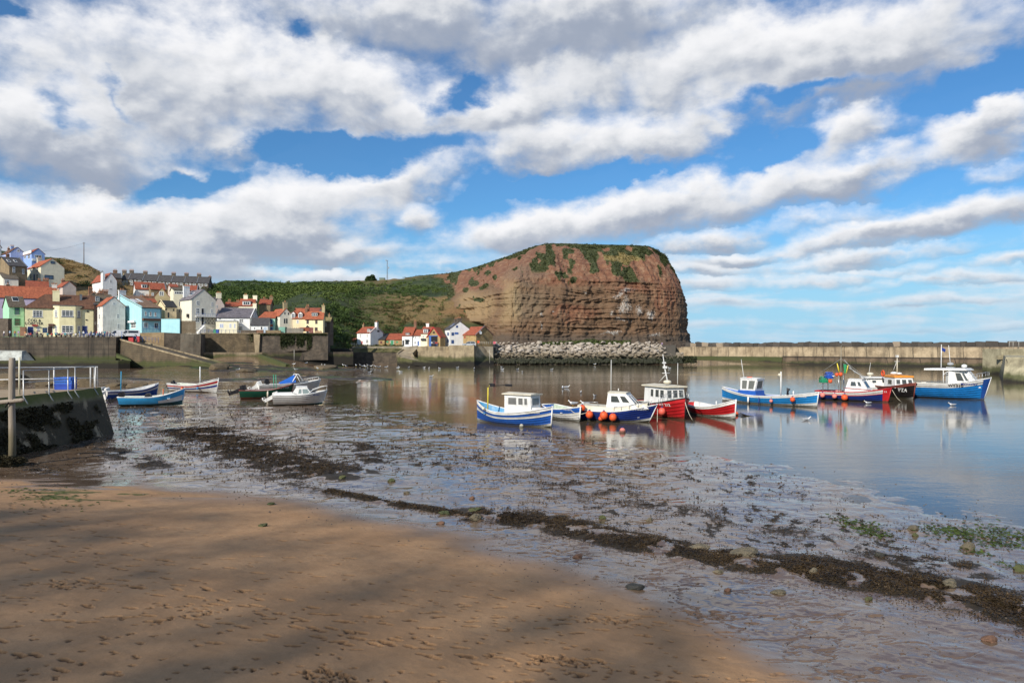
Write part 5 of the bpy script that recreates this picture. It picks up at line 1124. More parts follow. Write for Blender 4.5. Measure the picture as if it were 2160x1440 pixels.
    m = MB(); a, b = P(548, 747, 199), P(606, 768, 178); m.hexa([(a.x-.6, a.y, 1.5), (b.x-.6, b.y, .2), (b.x+.8, b.y+.8, .2), (a.x+.8, a.y+.8, 1.5), (a.x-.3, a.y, a.z), (b.x-.3, b.y, b.z), (b.x+.4, b.y+.6, b.z), (a.x+.4, a.y+.6, a.z)]); tag(m.build('groyne', concrete('algae groyne', (.13, .12, .05), .5, (.6, 4.5))), 'short algae green groyne running down the sand patch', 'groyne')
    # quay decks
    m = MB(); m.add([P(-330, 700, 188)*1, P(245, 700, 188), P(300, 700, 199), P(430, 700, 203), P(692, 700, 207), P(705, 700, 226), P(440, 700, 226), P(-330, 700, 226)], [tuple(range(8))])
    zs = (8.42, 8.42, 9.3, 9.55, 9.5, 9.5, 9.5, 8.6); m.V = [(v[0], v[1], z-.04) for v, z in zip(m.V, zs)]; kind(m.build('quay', DECK), 'structure')
    m = MB(); q = [P(742, 0, 233), P(842, 0, 233), P(880, 0, 231), P(1040, 0, 233), P(1065, 0, 262), P(740, 0, 262)]; m.prism([(v.x, v.y) for v in q], 2, 5.85); kind(m.build('quay', DECK), 'structure')
    # far shore
    wall('dark_wall', 'black weedy retaining wall at the stream mouth, nearest the dark stone house', (693, 743), 221, 222, (735, 735), .2, concrete('black wall', (.035, .03, .025), .5, (.5, 1)), 4, .2, 'retaining wall')
    wall('stream_wall', 'dark rubble wall under the grassy bank in front of the stone cottages', (741, 850), 231, 230, (743, 744), .0, RUBD, 3, .3, 'retaining wall')
    m = MB(); rows = []
    for f in np.linspace(0, 1, 6): rows.append([P(lerp(742, 848, u), 0, lerp(231.3, 233.8, f)).xy.to_3d()+Vector((0, 0, 3.95+1.95*f+.25*float(fbm(np.array([u*30.]), np.array([f*3.]), 3)[0]))) for u in np.linspace(0, 1, 40)])
    m.grid(rows); bk = m.build('grass_bank', foliage_mat('bank grass', (.05, .055, .02), (.13, .11, .05), (.22, .17, .09), .6)); kind(bk, 'structure')
    pts = [(893, 240, 5.86), (878, 236, 5.6), (862, 231, 4.6), (853, 226, 3.5), (858, 221, 2.4), (880, 217.5, 1.5), (925, 216.5, .7), (985, 217, .0)]
    ctr = [Vector((P(px, 0, Y).x, Y, z)) for px, Y, z in pts]; L = []; Rr = []
    for i, p in enumerate(ctr):
        d = ctr[min(i+1, len(ctr)-1)]-ctr[max(i-1, 0)]; d.z = 0; d.normalize(); n = Vector((d.y, -d.x, 0)); L.append(p-n*2.3); Rr.append(p+n*2.3)
    m = MB(); m.grid([[Vector((a.x, a.y, -1)), a, b, Vector((b.x, b.y, -1))] for a, b in zip(Rr, L)], sm=False); sp = m.build('slip', concrete('slip surface', (.3, .24, .16), .35, (.9, 1.6))); tag(sp, 'curved concrete slip winding down from the lifeboat station', 'slipway')
    for S_ in (L, Rr):
        m = MB()
        for a, b in zip(S_[:-1], S_[1:]):
            n = (b-a).cross(Vector((0, 0, 1))).normalized()*.25; m.hexa([a-n+Vector((0, 0, -1.2)), a+n+Vector((0, 0, -1.2)), b+n+Vector((0, 0, -1.2)), b-n+Vector((0, 0, -1.2)), a-n+Vector((0, 0, .3)), a+n+Vector((0, 0, .3)), b+n+Vector((0, 0, .3)), b-n+Vector((0, 0, .3))])
        m.build('kerb', QUAYC, sp)
    o, a, b, n = wall('parapet_wall', 'stained quay wall with a stepped top in front of the lifeboat station', (882, 950), 227, 226, (739, 740), -.5, QUAYC, 6, .5, 'quay wall')
    m = MB(); m.box(P(880, 0, 229).x, P(952, 0, 229).x, 229.5, 230.2, 4.4, 5.95); m.build('parapet', QUAYC, o)
    m = MB(); a, b = P(947, 728, 224), P(1001, 728, 224); c = P(1036, 728, 231)
    m.add([(a.x, 223.3, -1), (b.x, 223.0, -1), (c.x+1, 229.5, -1), (c.x+1, 238, -1), (a.x, 238, -1), (a.x, 224, 6.3), (b.x-.2, 224, 6.3), (P(1008, 0, 230).x, 230, 6.0), (P(1040, 0, 238).x, 238, 5.95), (a.x, 238, 6.3)], [(0, 1, 6, 5), (1, 2, 7, 6), (2, 3, 8, 7), (3, 4, 9, 8), (4, 0, 5, 9), (5, 6, 7, 8, 9)]); tag(m.build('quay_bastion', QUAYC), 'massive rust streaked quay corner beside the pale boulders', 'quay wall')
    m = MB(); m.box(P(1004, 0, 236).x, P(1045, 0, 236).x, 235.5, 239, 1, 5.9); tag(m.build('dark_quay_wall', concrete('dark quay', (.06, .055, .05), .5)), 'dark grey quay wall between the rust streaked corner and the first pale boulders', 'quay wall')
    # breakwater
    A, B = Vector((P(1405, 0, 262).x, 262, 0)), Vector((P(2135, 0, 193).x, 193, 0)); d = (B-A).normalized(); n = Vector((-d.y, d.x, 0)); n = n if n.y > 0 else -n; B = B+d*14
    def strip(m, A, B, n0, n1, z0, z1, bat=0): m.hexa([A+n*(n0-bat)+Vector((0, 0, z0)), B+n*(n0-bat)+Vector((0, 0, z0)), B+n*n1+Vector((0, 0, z0)), A+n*n1+Vector((0, 0, z0)), A+n*n0+Vector((0, 0, z1)), B+n*n0+Vector((0, 0, z1)), B+n*n1+Vector((0, 0, z1)), A+n*n1+Vector((0, 0, z1))])
    A2 = A.lerp(B, .36); m = MB(); strip(m, A2, B, 0, 6, -1.5, 2.55, .5); bw = m.build('breakwater', BWL); tag(bw, 'long straight breakwater wall closing the far side of the harbour', 'breakwater')
    m = MB(); strip(m, A-d*1.5, B, .35, 6.5, 2.4, 5.45, .12); m.build('upper_wall', BWU, bw)
    m = MB(); strip(m, A2, B, -.12, .33, 2.553, 2.75); m.build('ledge', concrete('dark ledge', (.06, .05, .04), .5), bw)
    m = MB(); strip(m, A-d*3, A2-d*.01, -.3, 6, -1.5, 2.5, 1.0); m.build('weedy_footing', concrete('weedy footing', (.07, .06, .045), .7, (.9, 2.6)), bw)
    m = MB(); strip(m, A+d*6, B, .3, .95, 5.453, 5.75); m.build('coping', BWU, bw)
    strip_d = (A, B, d, n)
    m = MB(); a = P(2117, 752, 122); m.add([(P(2104, 0, 120).x, 119, -1.5), (P(2420, 0, 100).x, 104, -1.5), (P(2420, 0, 110).x, 130, -1.5), (P(2104, 0, 150).x, 150, -1.5), (a.x, 121.5, 4.15), (P(2420, 0, 100).x, 106, 4.15), (P(2420, 0, 110).x, 130, 4.15), (P(2117, 0, 150).x, 150, 4.15)], [(0, 1, 5, 4), (1, 2, 6, 5), (2, 3, 7, 6), (3, 0, 4, 7), (4, 5, 6, 7)]); ph = m.build('pier_head', PIER); tag(ph, 'battered pale concrete pier head at the harbour mouth, a rope hanging down it', 'pier')
    m = MB(); a = P(2112, 736, 150); m.box(a.x, a.x+60, 150, 156, -1, 5.42); m.box(a.x-1, a.x+60, 149.7, 149.98, 3.2, 4.14); m.build('upper_block', PIER, ph)
    rp = [P(2121, 757, 121.2), P(2125, 775, 120.6), P(2133, 790, 119.8), P(2146, 800, 119), P(2165, 806, 117.5)]; m = MB(); m.tube([p+Vector((0, -.25, 0)) for p in rp], .045, 5); tag(m.build('rope', BLKP), 'dark mooring rope sagging down the pale pier head', 'rope')
    rl = MB(); 
    for i, px in enumerate((2129, 2137, 2149)): p = P(px, 733, 185); rl.tube([(p.x, p.y, 5.5), (p.x, p.y, 7.2)], .05, 5)
    a, b = P(2129, 0, 185), P(2149, 0, 185); rl.tube([(a.x, a.y, 7.15), (b.x, b.y, 7.15)], .04, 5); tag(rl.build('ladder_rail', paint((.5, .48, .42), .5)), 'pale tubular guard rail at the seaward end of the breakwater', 'railing')
    return strip_d
BW = walls()

def rock_mesh(seed, sub=3, rough=.22, boxy=.0, nm='boulder'):
    bm = bmesh.new(); bmesh.ops.create_icosphere(bm, subdivisions=sub, radius=1); rr = random.Random(seed); o = Vector((rr.random()*50, rr.random()*50, rr.random()*50))
    for v in bm.verts:
        c = v.co.normalized(); q = c.copy()
        if boxy: k = max(abs(c.x), abs(c.y), abs(c.z)); q = c.lerp(c/k*.85, boxy)
        q *= 1+rough*mnoise.fractal(c*1.3+o, 1.0, 2.0, 3)
        # a few flat broken faces
        for k in range(7):
            f = Vector((math.sin(seed*3+k*2.1), math.cos(seed*1.7+k*3.3), math.sin(seed+k*1.3)*.8)).normalized(); dd = q.dot(f)
            if dd > .78: q -= f*(dd-.78)*.85
        v.co = q
    me = bpy.data.meshes.new(nm); bm.to_mesh(me); bm.free()
    for p in me.polygons: p.use_smooth = False
    return me
def hull_rock(seed, n=15, boxy=False, nm='boulder'):
    """an angular broken block: the hull of a few scattered points, edges worn a little"""
    rr = random.Random(seed); bm = bmesh.new()
    if boxy:
        for x in (-1, 1):
            for y in (-1, 1):
                for z in (-1, 1):
                    c = Vector((x*rr.uniform(.78, 1), y*rr.uniform(.78, 1), z*rr.uniform(.75, 1)))
                    for k in range(3): q = c.copy(); q[k] *= rr.uniform(.7, .9); bm.verts.new(q)
    else:
        for i in range(n):
            d = Vector((rr.gauss(0, 1), rr.gauss(0, 1), rr.gauss(0, 1))).normalized(); bm.verts.new(d*rr.uniform(.82, 1.08))
    r = bmesh.ops.convex_hull(bm, input=bm.verts); bmesh.ops.delete(bm, geom=[v for v in bm.verts if not v.link_faces], context='VERTS')
    bmesh.ops.bevel(bm, geom=list(bm.edges), offset=.05, segments=1, affect='EDGES')
    me = bpy.data.meshes.new(nm); bm.to_mesh(me); bm.free(); return me
def rocks():
    pale = stone_mat('pale limestone', (.26, .21, .15), (.56, .49, .42), (.2, .16, .11), .6, 2.7); dark = stone_mat('dark basalt', (.035, .03, .026), (.10, .085, .07), (.03, .027, .024), .6); tan = stone_mat('tan block', (.26, .2, .14), (.34, .28, .21), (.2, .15, .1), .5)
    pm = [hull_rock(i, 13+i % 4) for i in range(10)]
    for m in pm: m.materials.append(pale)
    rr = random.Random(21); n = 0
    for row in range(8):
        f = row/7; px = 1012+row*1.5+rr.uniform(0, 5)
        top = lambda x: 724.5 if x < 1330 else lerp(724.5, 721, min(1, (x-1330)/40))-0+max(0, x-1378)*.22
        while px < 1404 and n < 299:
            r = rr.choice([.45, .55, .65, .75, .9, 1.1, 1.3])*rr.uniform(.85, 1.1); py = lerp(top(px), 750, f**1.05)+rr.uniform(-2, 2)
            if px < 1030: py = max(py, 745-(px-1012)*.9)
            Y = lerp(249, 235, f)+rr.uniform(-.5, .5); p = P(px, py, Y)
            if px > 1392 and row < 2: px += 9; continue
            o = bpy.data.objects.new('boulder', pm[n % 10]); COL.objects.link(o); o.location = p; o.rotation_euler = (rr.uniform(-.35, .35), rr.uniform(-.35, .35), rr.uniform(0, 6)); o.scale = (r*rr.uniform(1.0, 1.35), r*.95, r*rr.uniform(.55, .75))
            tag(o, 'pale limestone boulder in the rock armour at the foot of the cliff', 'boulder', 'pale boulders of the rock armour'); n += 1; px += max(.62, r)*13.0*rr.uniform(.85, 1.15)
    # packed smaller stone and weed under them
    V = []; F = []; k = 0; base = [(v.co.copy(), ) for v in rock_mesh(3, 1, .3).vertices]; bf = [tuple(p.vertices) for p in rock_mesh(3, 1, .3).polygons]
    bv = np.array([v[0][:] for v in base])
    for i in range(2600):
        px = rr.uniform(1010, 1440); f = rr.random(); py = lerp(726, 763, f); Y = lerp(248, 231.5, f)
        if px > 1395: py = lerp(742, 764, f); Y = lerp(243, 231.5, f)
        if px < 1035 and py < 742: continue
        p = P(px, py, Y); p.z -= .35; r = rr.uniform(.25, .75); th = rr.uniform(0, 6); c, s = math.cos(th), math.sin(th)
        v = bv*np.array([r*rr.uniform(.8, 1.4), r, r*rr.uniform(.6, 1)]); v = np.stack([v[:, 0]*c-v[:, 1]*s, v[:, 0]*s+v[:, 1]*c, v[:, 2]], 1)+np.array(p); V.append(v); F.append(np.array(bf)+k); k += len(bv)
    kind(link('rubble', np_mesh('rubble', np.concatenate(V), np.concatenate(F), stone_mat('shore rubble', (.2, .16, .11), (.46, .40, .33), (.12, .1, .07), .0, 2.35), False)), 'stuff', 'small stones and weedy rubble packed under the pale boulders')
    m = MB(); rows = [[P(px, 0, Y).xy.to_3d()+Vector((0, 0, z)) for px in np.linspace(1008, 1425, 60)] for Y, z in ((230.5, -1), (236, 2.0), (247, 5.9), (262, 6.4))]; m.grid(rows); kind(m.build('bank', stone_mat('bank earth', (.06, .05, .035), (.12, .1, .07), (.04, .035, .025), 0)), 'structure')
    C = []
    for i in range(2600):
        px = rr.uniform(1135, 1330); f = rr.random(); p = P(px, 0, lerp(249, 262, f)); C.append((p.x, p.y, 6.2+1.6*f+rr.random()*.4))
    V, F = leaf_quads(np.array(C), NR.uniform(.2, .5, len(C))); kind(link('bank_grass', np_mesh('bank_grass', V, F, foliage_mat('green bank', (.03, .05, .012), (.07, .09, .022), (.1, .1, .03)), False)), 'stuff', 'green grass strip between the boulders and the cliff foot')
    # weed skirt below the boulders
    C = []
    for i in range(5200):
        px = rr.uniform(1090, 1470); f = rr.random(); p = P(px, 0, lerp(238, 232, f)); C.append((p.x, p.y, lerp(2.4, .45, f)+.25*rr.random()))
    V, F = leaf_quads(np.array(C), NR.uniform(.2, .55, len(C))); kind(link('rockweed', np_mesh('rockweed', V, F, foliage_mat('rockweed', (.01, .012, .006), (.03, .035, .012), (.05, .06, .018)), False)), 'stuff', 'dark green rockweed below the pale boulders')
    A, B, d, nn = BW; dm = [hull_rock(40+i, boxy=True, nm='breakwater_block') for i in range(9)]
    for m_ in dm: m_.materials.append(dark)
    tm = hull_rock(60, boxy=True); tm.materials.append(tan); L = (B-A).length; s = 4.0; i = 0
    while s < L+6:
        w = rr.uniform(.8, 1.6); isT = i in (1, 3, 6, 34); q = A+d*(s+w)+nn*(8.0+rr.uniform(-.4, .6)); h = rr.uniform(.8, 1.05)
        o = bpy.data.objects.new('breakwater_block', tm if isT else dm[i % 9]); COL.objects.link(o); o.location = (q.x, q.y, 6.35+rr.uniform(-.15, .2)); o.rotation_euler = (rr.uniform(-.1, .1), rr.uniform(-.1, .1), math.atan2(d.y, d.x)+rr.uniform(-.15, .15)); o.scale = (w*1.15, 1.2, h)
        if isT: tag(o, 'tan stone block among the dark blocks along the breakwater top', 'stone block', 'tan blocks on the breakwater')
        else: tag(o, 'dark armour block in the row along the top of the breakwater', 'stone block', 'dark blocks on the breakwater')
        s += w*1.78; i += 1
    m = MB(); a = A+nn*7.2+d*2; b = B+nn*7.2+d*8; m.hexa([a+Vector((0, 0, -1)), b+Vector((0, 0, -1)), b+nn*10+Vector((0, 0, -1)), a+nn*10+Vector((0, 0, -1)), a+Vector((0, 0, 5.7)), b+Vector((0, 0, 5.7)), b+nn*4+Vector((0, 0, 5.9)), a+nn*4+Vector((0, 0, 5.9))]); kind(m.build('rock_mound', dark), 'structure')
rocks()

# weed, pebbles and loose stones on the shore
def shore_litter():
    wm = foliage_mat('bladder wrack', (.016, .010, .005), (.06, .038, .016), (.12, .08, .034), .8, 6.0); wm.node_tree.nodes['Principled BSDF'].inputs['Roughness'].default_value = .45
    C = []; S = []
    for (pl, hw, st), cnt in zip(WRACKW, (28000, 3000, 5000, 30000, 30000, 3000, 1200, 1500, 8000, 6000, 2500)):
        pl = np.array(pl); seg = np.linalg.norm(np.diff(pl, axis=0), axis=1); cum = np.concatenate([[0], np.cumsum(seg)])
        u = NR.uniform(0, cum[-1], cnt); i = np.clip(np.searchsorted(cum, u)-1, 0, len(seg)-1); f = (u-cum[i])/seg[i]; p = pl[i]+(pl[i+1]-pl[i])*f[:, None]
        nrm = np.stack([-(pl[i+1]-pl[i])[:, 1], (pl[i+1]-pl[i])[:, 0]], 1)/seg[i][:, None]; p = p+nrm*(NR.normal(0, hw*.62, cnt))[:, None]
        keep = fbm(p[:, 0]*1.4, p[:, 1]*1.4, 4, .6) > (.40 if st > .8 else .52); p = p[keep]; C.append(p); S.append(np.clip(p[:, 1]/1300, .016, .05)*NR.uniform(.8, 2.0, len(p)))
    # thin scatter over the whole wet flat
    Y = NR.uniform(14, 75, 34000); X = NR.uniform(-.75, .75, 34000)*Y; dl = sdist(X, Y, WL); ds = -sdist(X, Y, SL); nz = fbm(X*.7+3, Y*1.0, 5, .62); q = (ds < 1.5) & (dl > .4) & (nz > .56)
    C.append(np.stack([X[q], Y[q]], 1)); S.append(np.clip(Y[q]/1200, .016, .045)*NR.uniform(.6, 1.8, q.sum()))
    Y = NR.uniform(18, 70, 150000); X = NR.uniform(-.75, .75, 150000)*Y; dl = sdist(X, Y, WL); ds = -sdist(X, Y, SL); q = (ds < -1.5) & (dl > .3) & (fbm(X*2.6+7, Y*1.7, 5, .68) > .60) & (fbm(X*.2+1, Y*.2+8, 3) > .46)
    C.append(np.stack([X[q], Y[q]], 1)); S.append(np.clip(Y[q]/1000, .02, .05)*NR.uniform(.7, 1.9, q.sum()))
    C = np.concatenate(C); S = np.concatenate(S); z = terrain(C[:, 0], C[:, 1])[0]; z = np.maximum(z, -.02)
    V, F = leaf_quads(np.concatenate([C, (z+.012+NR.uniform(0, .035, len(C)))[:, None]], 1), S*1.15, 1.6, asp=.45); kind(link('seaweed', np_mesh('seaweed', V, F, wm, False)), 'stuff', 'brown bladder wrack stranded in lines across the wet sand')
    # green weed at the water's edge, and on the dry sand
    C = []
    for px, py, z0, rx, ry, n in ((1810, 1112, 0, .55, .3, 260), (1850, 1130, 0, .4, .2, 140), (2030, 1130, 0, 1.0, .28, 420), (2130, 1128, 0, .7, .4, 320), (2110, 1150, 0, .5, .15, 140), (1990, 1118, 0, .8, .15, 120), (2140, 1195, .05, .3, .12, 60), (2060, 1165, .05, .4, .15, 60), (40, 1040, .5, 1.6, .35, 90), (80, 1060, .5, 1.2, .3, 70), (130, 1080, .5, 1.2, .3, 50)):
        p = G(px, py, z0)
        for k in range(n): C.append((p.x+NR.normal()*rx*.6, p.y+NR.normal()*ry*2.0))
    C = np.array(C); z = np.maximum(terrain(C[:, 0], C[:, 1])[0], 0); V, F = leaf_quads(np.concatenate([C, (z+.02)[:, None]], 1), np.clip(C[:, 1]/700, .02, .06)*NR.uniform(1.0, 2.6, len(C)), 5.0); kind(link('sea_lettuce', np_mesh('sea_lettuce', V, F, foliage_mat('green weed', (.03, .045, .008), (.06, .09, .012), (.1, .12, .03), 2, 8), False)), 'stuff', 'bright green weed lying at the water edge and in shreds on the sand')
    peb = stone_mat('pebbles', (.07, .055, .045), (.2, .155, .12), (.05, .04, .03), .0); b0 = rock_mesh(5, 1, .2); bv = np.array([v.co[:] for v in b0.vertices]); bf = np.array([tuple(p.vertices) for p in b0.polygons])
    N = 5200; Y = 12+62*NR.random(N)**1.5; X = NR.uniform(-.75, .75, N)*Y; dl = sdist(X, Y, WL); ds = -sdist(X, Y, SL); q = (ds < 3) & (dl > -2) & (fbm(X*.4, Y*.5, 4) > .46); X, Y = X[q], Y[q]; z = np.maximum(terrain(X, Y)[0], -.02); r = np.clip(Y/1200, .01, .045)*NR.uniform(.5, 1.8, len(X)); a = NR.uniform(0, 6, len(X))
    v = bv[None]*np.stack([r*1.3, r, r*.7], 1)[:, None, :]; ca, sa = np.cos(a)[:, None], np.sin(a)[:, None]; v = np.stack([v[..., 0]*ca-v[..., 1]*sa+X[:, None], v[..., 0]*sa+v[..., 1]*ca+Y[:, None], v[..., 2]+z[:, None]+r[:, None]*.3], -1)
    kind(link('pebbles', np_mesh('pebbles', v.reshape(-1, 3), (bf[None]+np.arange(len(X))[:, None, None]*len(bv)).reshape(-1, 3), peb, False)), 'stuff', 'small pebbles and shells strewn over the wet mud')
    st = stone_mat('shore stone', (.10, .085, .055), (.19, .155, .10), (.05, .05, .03), .5); gs = stone_mat('mossy stone', (.045, .06, .018), (.10, .10, .035), (.06, .05, .03), .5); bs = stone_mat('dark shore stone', (.03, .03, .026), (.07, .065, .055), (.05, .05, .03), .4); rm = stone_mat('reddish stone', (.13, .065, .04), (.18, .10, .06), (.12, .06, .04), .4)
    ms = {}
    for nm, mt in (('s', st), ('g', gs), ('b', bs), ('r', rm)):
        for k in range(2): ms[nm, k] = rock_mesh(70+k+ord(nm), 3, .45, .4, 'stone'); ms[nm, k].materials.append(mt)
    rr = random.Random(4)
    for px, py, w, h, c, lab in ((1003, 1089, 26, 14, 's', 'olive brown rock at the bend of the thin weed line, beside a flat mossy stone'), (1001, 1074, 28, 8, 'g', 'flat mossy stone just behind the olive brown rock'), (1475, 1152, 44, 13, 's', 'long low slab in the weed band, nearer the middle of the beach'), (1572, 1163, 62, 16, 's', 'longest flat slab lying in the weed band'), (1716, 1203, 19, 15, 's', 'rounded pale stone standing at the lower edge of the weed band'),
        (2003, 1228, 36, 17, 's', 'rounded olive stone half buried where the weed band thickens'), (1855, 1168, 26, 13, 'b', 'dark stone on the wet mud above the weed band'), (2042, 1150, 28, 16, 's', 'olive stone standing in the shallow pools by the green weed'), (1925, 1112, 24, 12, 's', 'smooth oval stone at the tip of the green weed in the shallows'), (1930, 1127, 14, 8, 'g', 'small mossy stone just below the smooth oval stone'),
        (1271, 1090, 16, 9, 'g', 'bright mossy stone on the mud directly above the weed band'), (1370, 1095, 15, 9, 's', 'small brown stone on the mud right of the bright mossy stone'), (826, 1012, 17, 8, 'g', 'mossy stone on the shining mud beside the dark mound of wrack'), (722, 1006, 15, 8, 'g', 'mossy stone at the end of the dark mound of wrack'), (857, 1038, 14, 6, 's', 'grey stone on the shining mud below two mossy stones'), (996, 1049, 13, 7, 'r', 'brick red stone on the mud above the thin weed line'),
        (930, 1102, 20, 7, 'r', 'flat reddish stone on the damp sand under the thin weed line'), (571, 1062, 17, 6, 'g', 'mossy stone on the open sand, the upper of two'), (554, 1107, 20, 7, 'g', 'mossy stone on the open sand, the lower of two'), (938, 1080, 24, 7, 'g', 'weedy stone just above the flat reddish stone'), (1218, 1172, 22, 9, 'r', 'rust coloured stone on damp sand below the weed band'), (1340, 1236, 40, 13, 'b', 'dark weedy rock lying alone on the smooth wet sand'),
        (1535, 1243, 15, 8, 'r', 'orange stone alone on the wet sand sheet'), (1642, 1247, 32, 10, 's', 'flat grey stone on the wet sand sheet under the weed band'), (2088, 1346, 32, 14, 'r', 'brown driftwood like stone near the bottom corner of the beach'), (1832, 1262, 16, 8, 'g', 'yellowish green stone on wet sand below the thick weed'), (2150, 1197, 30, 14, 'g', 'mossy rock at the edge of the photo under the green weed'), (1515, 1204, 22, 7, 's', 'small slab on the lower fringe of the weed band')):
        p = G(px, py+h*.35, .15); 
        for _ in range(3): p = G(px, py+h*.35, float(terrain(np.array([p.x]), np.array([p.y]))[0][0]))
        if p.z < 0: p = G(px, py+h*.35, 0)
        sx = w/2*p.y/CF; sz = h*.62*p.y/CF; o = bpy.data.objects.new('stone', ms[c, rr.randint(0, 1)]); COL.objects.link(o); o.location = (p.x, p.y, p.z+sz*.25); o.rotation_euler = (rr.uniform(-.1, .1), rr.uniform(-.1, .1), rr.uniform(-.3, .3)); o.scale = (sx, sx*.8, sz); tag(o, lab, 'stone', 'loose stones on the beach')
shore_litter()
# ------------------------------------------------------------------ boats
def gel(c, r=.35, var=.2, streak=.3, slime=True):
    """boat paint that has been out at sea: streaks, scuffs, and slime along the waterline"""
    key = ('gel', c, r, var, streak)
    if key in _MC: return _MC[key]
    m, t, b = new_mat('boat paint'); o = t.obj(); p = t.pos(); z = t.sep(p)[2]
    n = t.noise(o, 1.4, 6, .65); st = t.noise(t.v('MULTIPLY', o, (3.2, 3.2, .35)), 1.6, 6, .7); sc = t.noise(t.v('MULTIPLY', o, (.6, .6, 4)), 3.0, 5, .75)
    f = t.ss(n, .25, .75, 1-var, 1+var*.4); k = t.mix(1.0, c, t.xyz(f, f, f), 'MULTIPLY')
    k = t.mix(t.ss(st, .5, .72, 0, streak), k, (c[0]*.35+.05, c[1]*.3+.03, c[2]*.25+.015))
    k = t.mix(t.ss(sc, .64, .72, 0, .55), k, (c[0]*.5+.18, c[1]*.5+.17, c[2]*.5+.15))
    sl = t.ss(t.m('ADD', z, t.m('MULTIPLY', t.m('SUBTRACT', st, .5), .35)), .26, .06, 0, .8)
    k = t.mix(sl, k, (.035, .034, .018)); t.set(b.inputs['Base Color'], k)
    t.set(b.inputs['Roughness'], t.ss(n, .3, .7, r, r+.25)); b.inputs['Specular IOR Level'].default_value = .45
    t.set(b.inputs['Normal'], t.bump(t.m('ADD', n, t.m('MULTIPLY', sc, .4)), .12, .03)); _MC[key] = m
    return m
BW_, CREM, NAVB, BLUB, SKYBL, REDB, GRNB, BLK, BOOT, TEAL, ORG, BRN = gel((.74, .73, .70)), gel((.68, .62, .48)), gel((.014, .04, .24)), gel((.02, .11, .45)), gel((.02, .27, .68)), gel((.5, .015, .02)), gel((.006, .085, .05)), gel((.014, .012, .014)), gel((.20, .05, .035), .6), gel((.01, .12, .13), .5), gel((.75, .16, .03)), gel((.16, .09, .05), .6)
DKGR = gel((.02, .035, .022), .6, .3, .3); LGRN = gel((.45, .52, .40)); GREYB = gel((.35, .36, .36)); STEEL = paint((.45, .45, .44), .35, .1, 2, .1, 0, metal=.7); YELB = gel((.75, .6, .05)); DECKG = gel((.5, .48, .43), .7); BLUIN = gel((.03, .25, .48))
CABG = glass((.05, .055, .055), 'cabin glass', .06); TARP = paint((.015, .11, .45), .6, .15, 2, .1, .4, 6); ORBUOY = gel((.72, .1, .025), .4); PKBUOY = gel((.72, .22, .18), .5); WHBUOY = gel((.66, .62, .5), .5)

